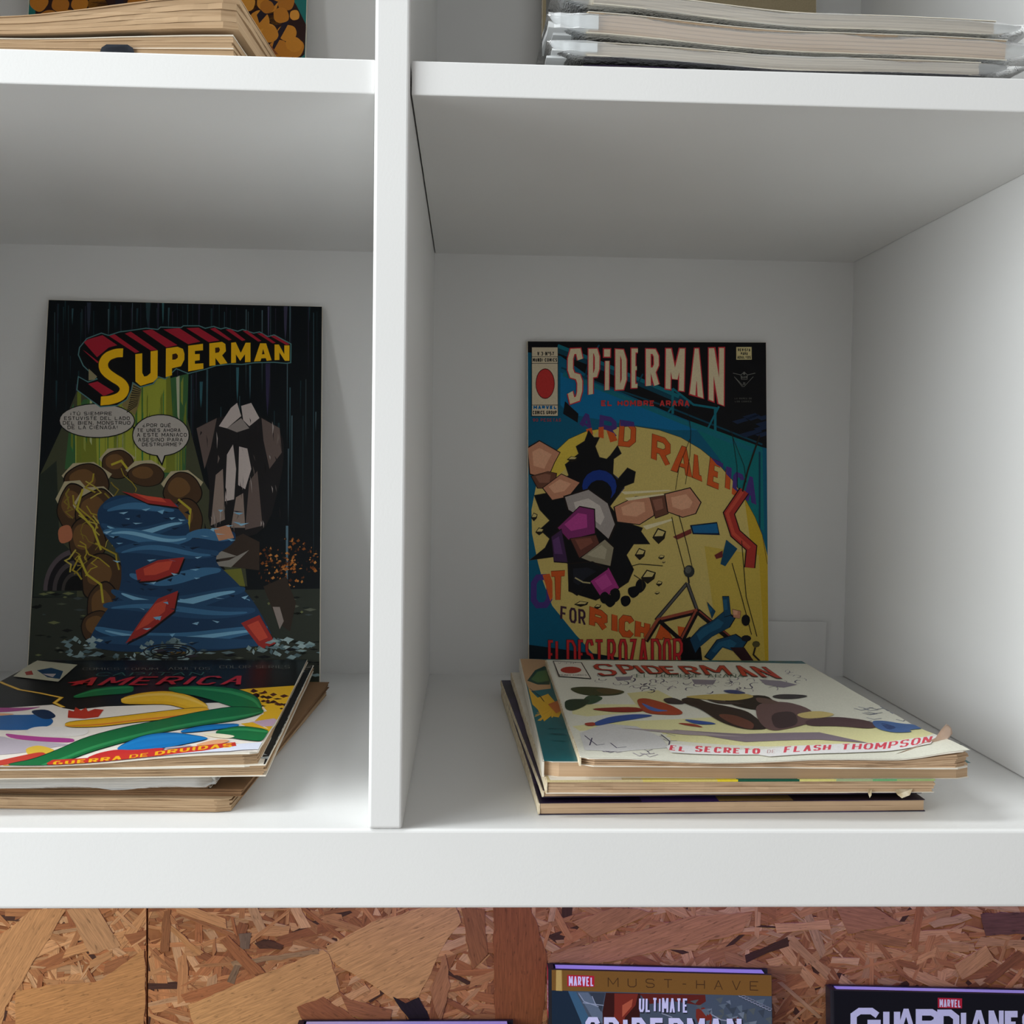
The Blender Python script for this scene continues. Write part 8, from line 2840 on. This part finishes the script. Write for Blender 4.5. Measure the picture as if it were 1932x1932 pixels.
for k, (lab, x, w, t, z, pg, cv, ra, bl) in enumerate(BAGS):
    Sx = flat_sheet('l', x, .0280, .5 * (k - 1), w, .262, ZT + z + t)

    def lf(u, v, k=k, w=w, ra=ra):
        return ra * sm(u / w, .55, -.05) + (.0009 * fbm(u * 16, k * 3.3) - .0006 * sm(u / w, .85, 1.05)) * sm(v / .262, .5, 1)
    c, f = flat_comic('bagged_comic', lab, Sx, t - .0016, 5, pg, cv, lf, .97, .0003, G4, gap=.1)
    child('backing_board', slab_mesh('backing_board', f, [(-bl, w * .9, -.002, .2560, -t + .0016 + .0004, -t + .0016 + .0014, 1, 0)], 30, 6), WHITE_BOARD, c)
    child('plastic_sleeve', sleeve_mesh(f, w, .262, t - .0012, .020, k + 1, .007), PLASTIC, c)
    if k in (1, 2):         # the end of the sleeve folded up over its white board
        child('folded_flap', slab_mesh('folded_flap', f, [(-.0150 - .002 * k, .0045, .225, .2630, -t + .0030, -.0004 - .0006 * k, k, .0012)], 8, 4), WHITE_BOARD, c, 'white folded end flap')
Srear = dict(P0=(.0890, .3740, .6335), U=(1, 0, 0), V=tuple(Vector((0, -.08, -1)).normalized()), W=.214, H=.2838, ops='')
W_, H_ = 2140, 2838
Srear['ops'] = '\n'.join(['G cover_artwork', 'P 184 168 136 4 4 2136 4 2136 2834 4 2834', 'P 138 138 136 30 30 330 30 330 2800 30 2800', 'P 84 80 76 330 30 380 30 380 2800 330 2800', 'P 168 152 120 380 1200 2100 1200 2100 2800 380 2800'] + ['P 106 102 96 %d %d %d %d %d %d %d %d' % (80, v, 260, v, 260, v + 40, 80, v + 40) for v in range(1000, 2800, 110)])
standing_comic('comic_magazine', 'beige standing comic behind the sleeved pile in the top right bay', Srear, .0030)

# ------------------------------------------------------------------ hardback books below
BOOK_BOARD = noise_mat('book_board', srgb(30, 28, 32), srgb(38, 36, 42), (30, 30, 30), 2, .4)
BOOK_RED = noise_mat('red_book_board', srgb(176, 30, 70), srgb(186, 36, 78), (30, 30, 30), 2, .4)
PAPER_WHITE = noise_mat('white_book_paper', srgb(224, 222, 220), srgb(238, 236, 234), (20, 1600, 20), 3, .7)


def hardback(name, label, S, t, board, spine_ops=None):
    W, H = S['W'], S['H']
    f = surface_map(S)
    root = thing(name, label, 'book', f(W / 2, H, -t / 2))
    b = .0024
    fc = child('front_cover', slab_mesh('front_cover', f, [(0, W, 0, H, -b, 0, 1, 0)], 2, 2), board, root)
    child('back_cover', slab_mesh('back_cover', f, [(0, W, 0, H, -t, -t + b, 1, 0)], 2, 2), board, root)
    n = 10
    child('page_block', slab_mesh('page_block', f, [(.004, W - .005, .0006, H - .003, -t + b + (t - 2 * b) * k / n, -t + b + (t - 2 * b) * (k + .96) / n, k, .0001) for k in range(n)], 6, 6), PAPER_WHITE, root)
    sp = child('spine', slab_mesh('spine', f, [(-.0024, .0022, 0, H, -t + .0006, -.0006, 1, 0)], 2, 2), board, root)
    print_sheet(S, root, INK_GLOSS, f, 0, fc)
    if spine_ops:
        P0, U, V = Vector(S['P0']), Vector(S['U']), Vector(S['V'])
        N = V.cross(U)
        S2 = dict(P0=tuple(P0 - U * .00242 - N * (t - .0006)), U=tuple(N), V=tuple(V), W=t - .0012, H=H, ops=spine_ops)
        P2, U2, V2 = Vector(S2['P0']), N, V
        print_sheet(S2, root, INK_GLOSS, lambda u, v, w: P2 + U2 * u + V2 * v - U * w, 0, sp)
    return root


hardback('hardback_book', 'hardback with a gold band across the top of its cover, below the shelf', SHEETS['G'], .0150, BOOK_BOARD,
         'G spine_artwork\nP 180 40 70 1 1 137 1 137 400 1 400\nP 20 20 22 1 400 137 400 137 2620 1 2620\nG spine_lettering white letters running up the spine\nT 230 220 234 11 34 345 34 95 106 95 106 345 MARVEL')
hardback('hardback_book', 'black hardback with big white title below the shelf, cut by the right edge', SHEETS['H'], .0130, BOOK_BOARD)
SI = dict(P0=(-.0922, .3690, -.2822), U=(.99999, 0, -.004), V=tuple(Vector((.01, -.10, -1)).normalized()), W=.171, H=.2220, ops='G cover_artwork\nP 38 42 82 4 4 1706 4 1706 2210 4 2210\nP 74 68 116 200 500 1500 560 1500 2000 200 1900')
hardback('hardback_book', 'hardback with dark blue cover, only its top edge showing at the bottom', SI, .0130, BOOK_BOARD)
ledge = thing('book_ledge', 'white wooden ledge on the chipboard wall carrying the three hardbacks', 'ledge', (.1, .36, -.5200))
child('board', box_mesh('board', -.35, .70, .300, WALLY - .0012, -.5200, -.5060, .001), MELAMINE, ledge)
child('lip', box_mesh('lip', -.35, .70, .288, .2998, -.5200, -.4900, .001), MELAMINE, ledge)

# violet LED strip under the shelving unit, lighting the tops of the books
LEDY = .300
led = thing('led_strip', 'violet LED strip stuck under the shelving unit above the hardbacks', 'lamp', (.25, LEDY, -FRM))
child('strip_housing', box_mesh('strip_housing', -.10, .62, LEDY - .006, LEDY + .006, -FRM - .003, -FRM - .0002), MELAMINE, led)
m, nt, b = new_mat('violet_diode')
b.inputs['Base Color'].default_value = (.1, .08, .4, 1)
b.inputs['Emission Color'].default_value = (.22, .12, 1, 1)
b.inputs['Emission Strength'].default_value = 4.0
for k in range(18):
    child('diode', box_mesh('diode', -.08 + k * .04, -.075 + k * .04, LEDY - .0025, LEDY + .0025, -FRM - .0042, -FRM - .003), m, led)
area_light('led_strip_light', (.26, LEDY, -FRM - .006), (.26, LEDY + .04, -.6), .70, .008, LED_POWER, (.10, .06, 1.0))
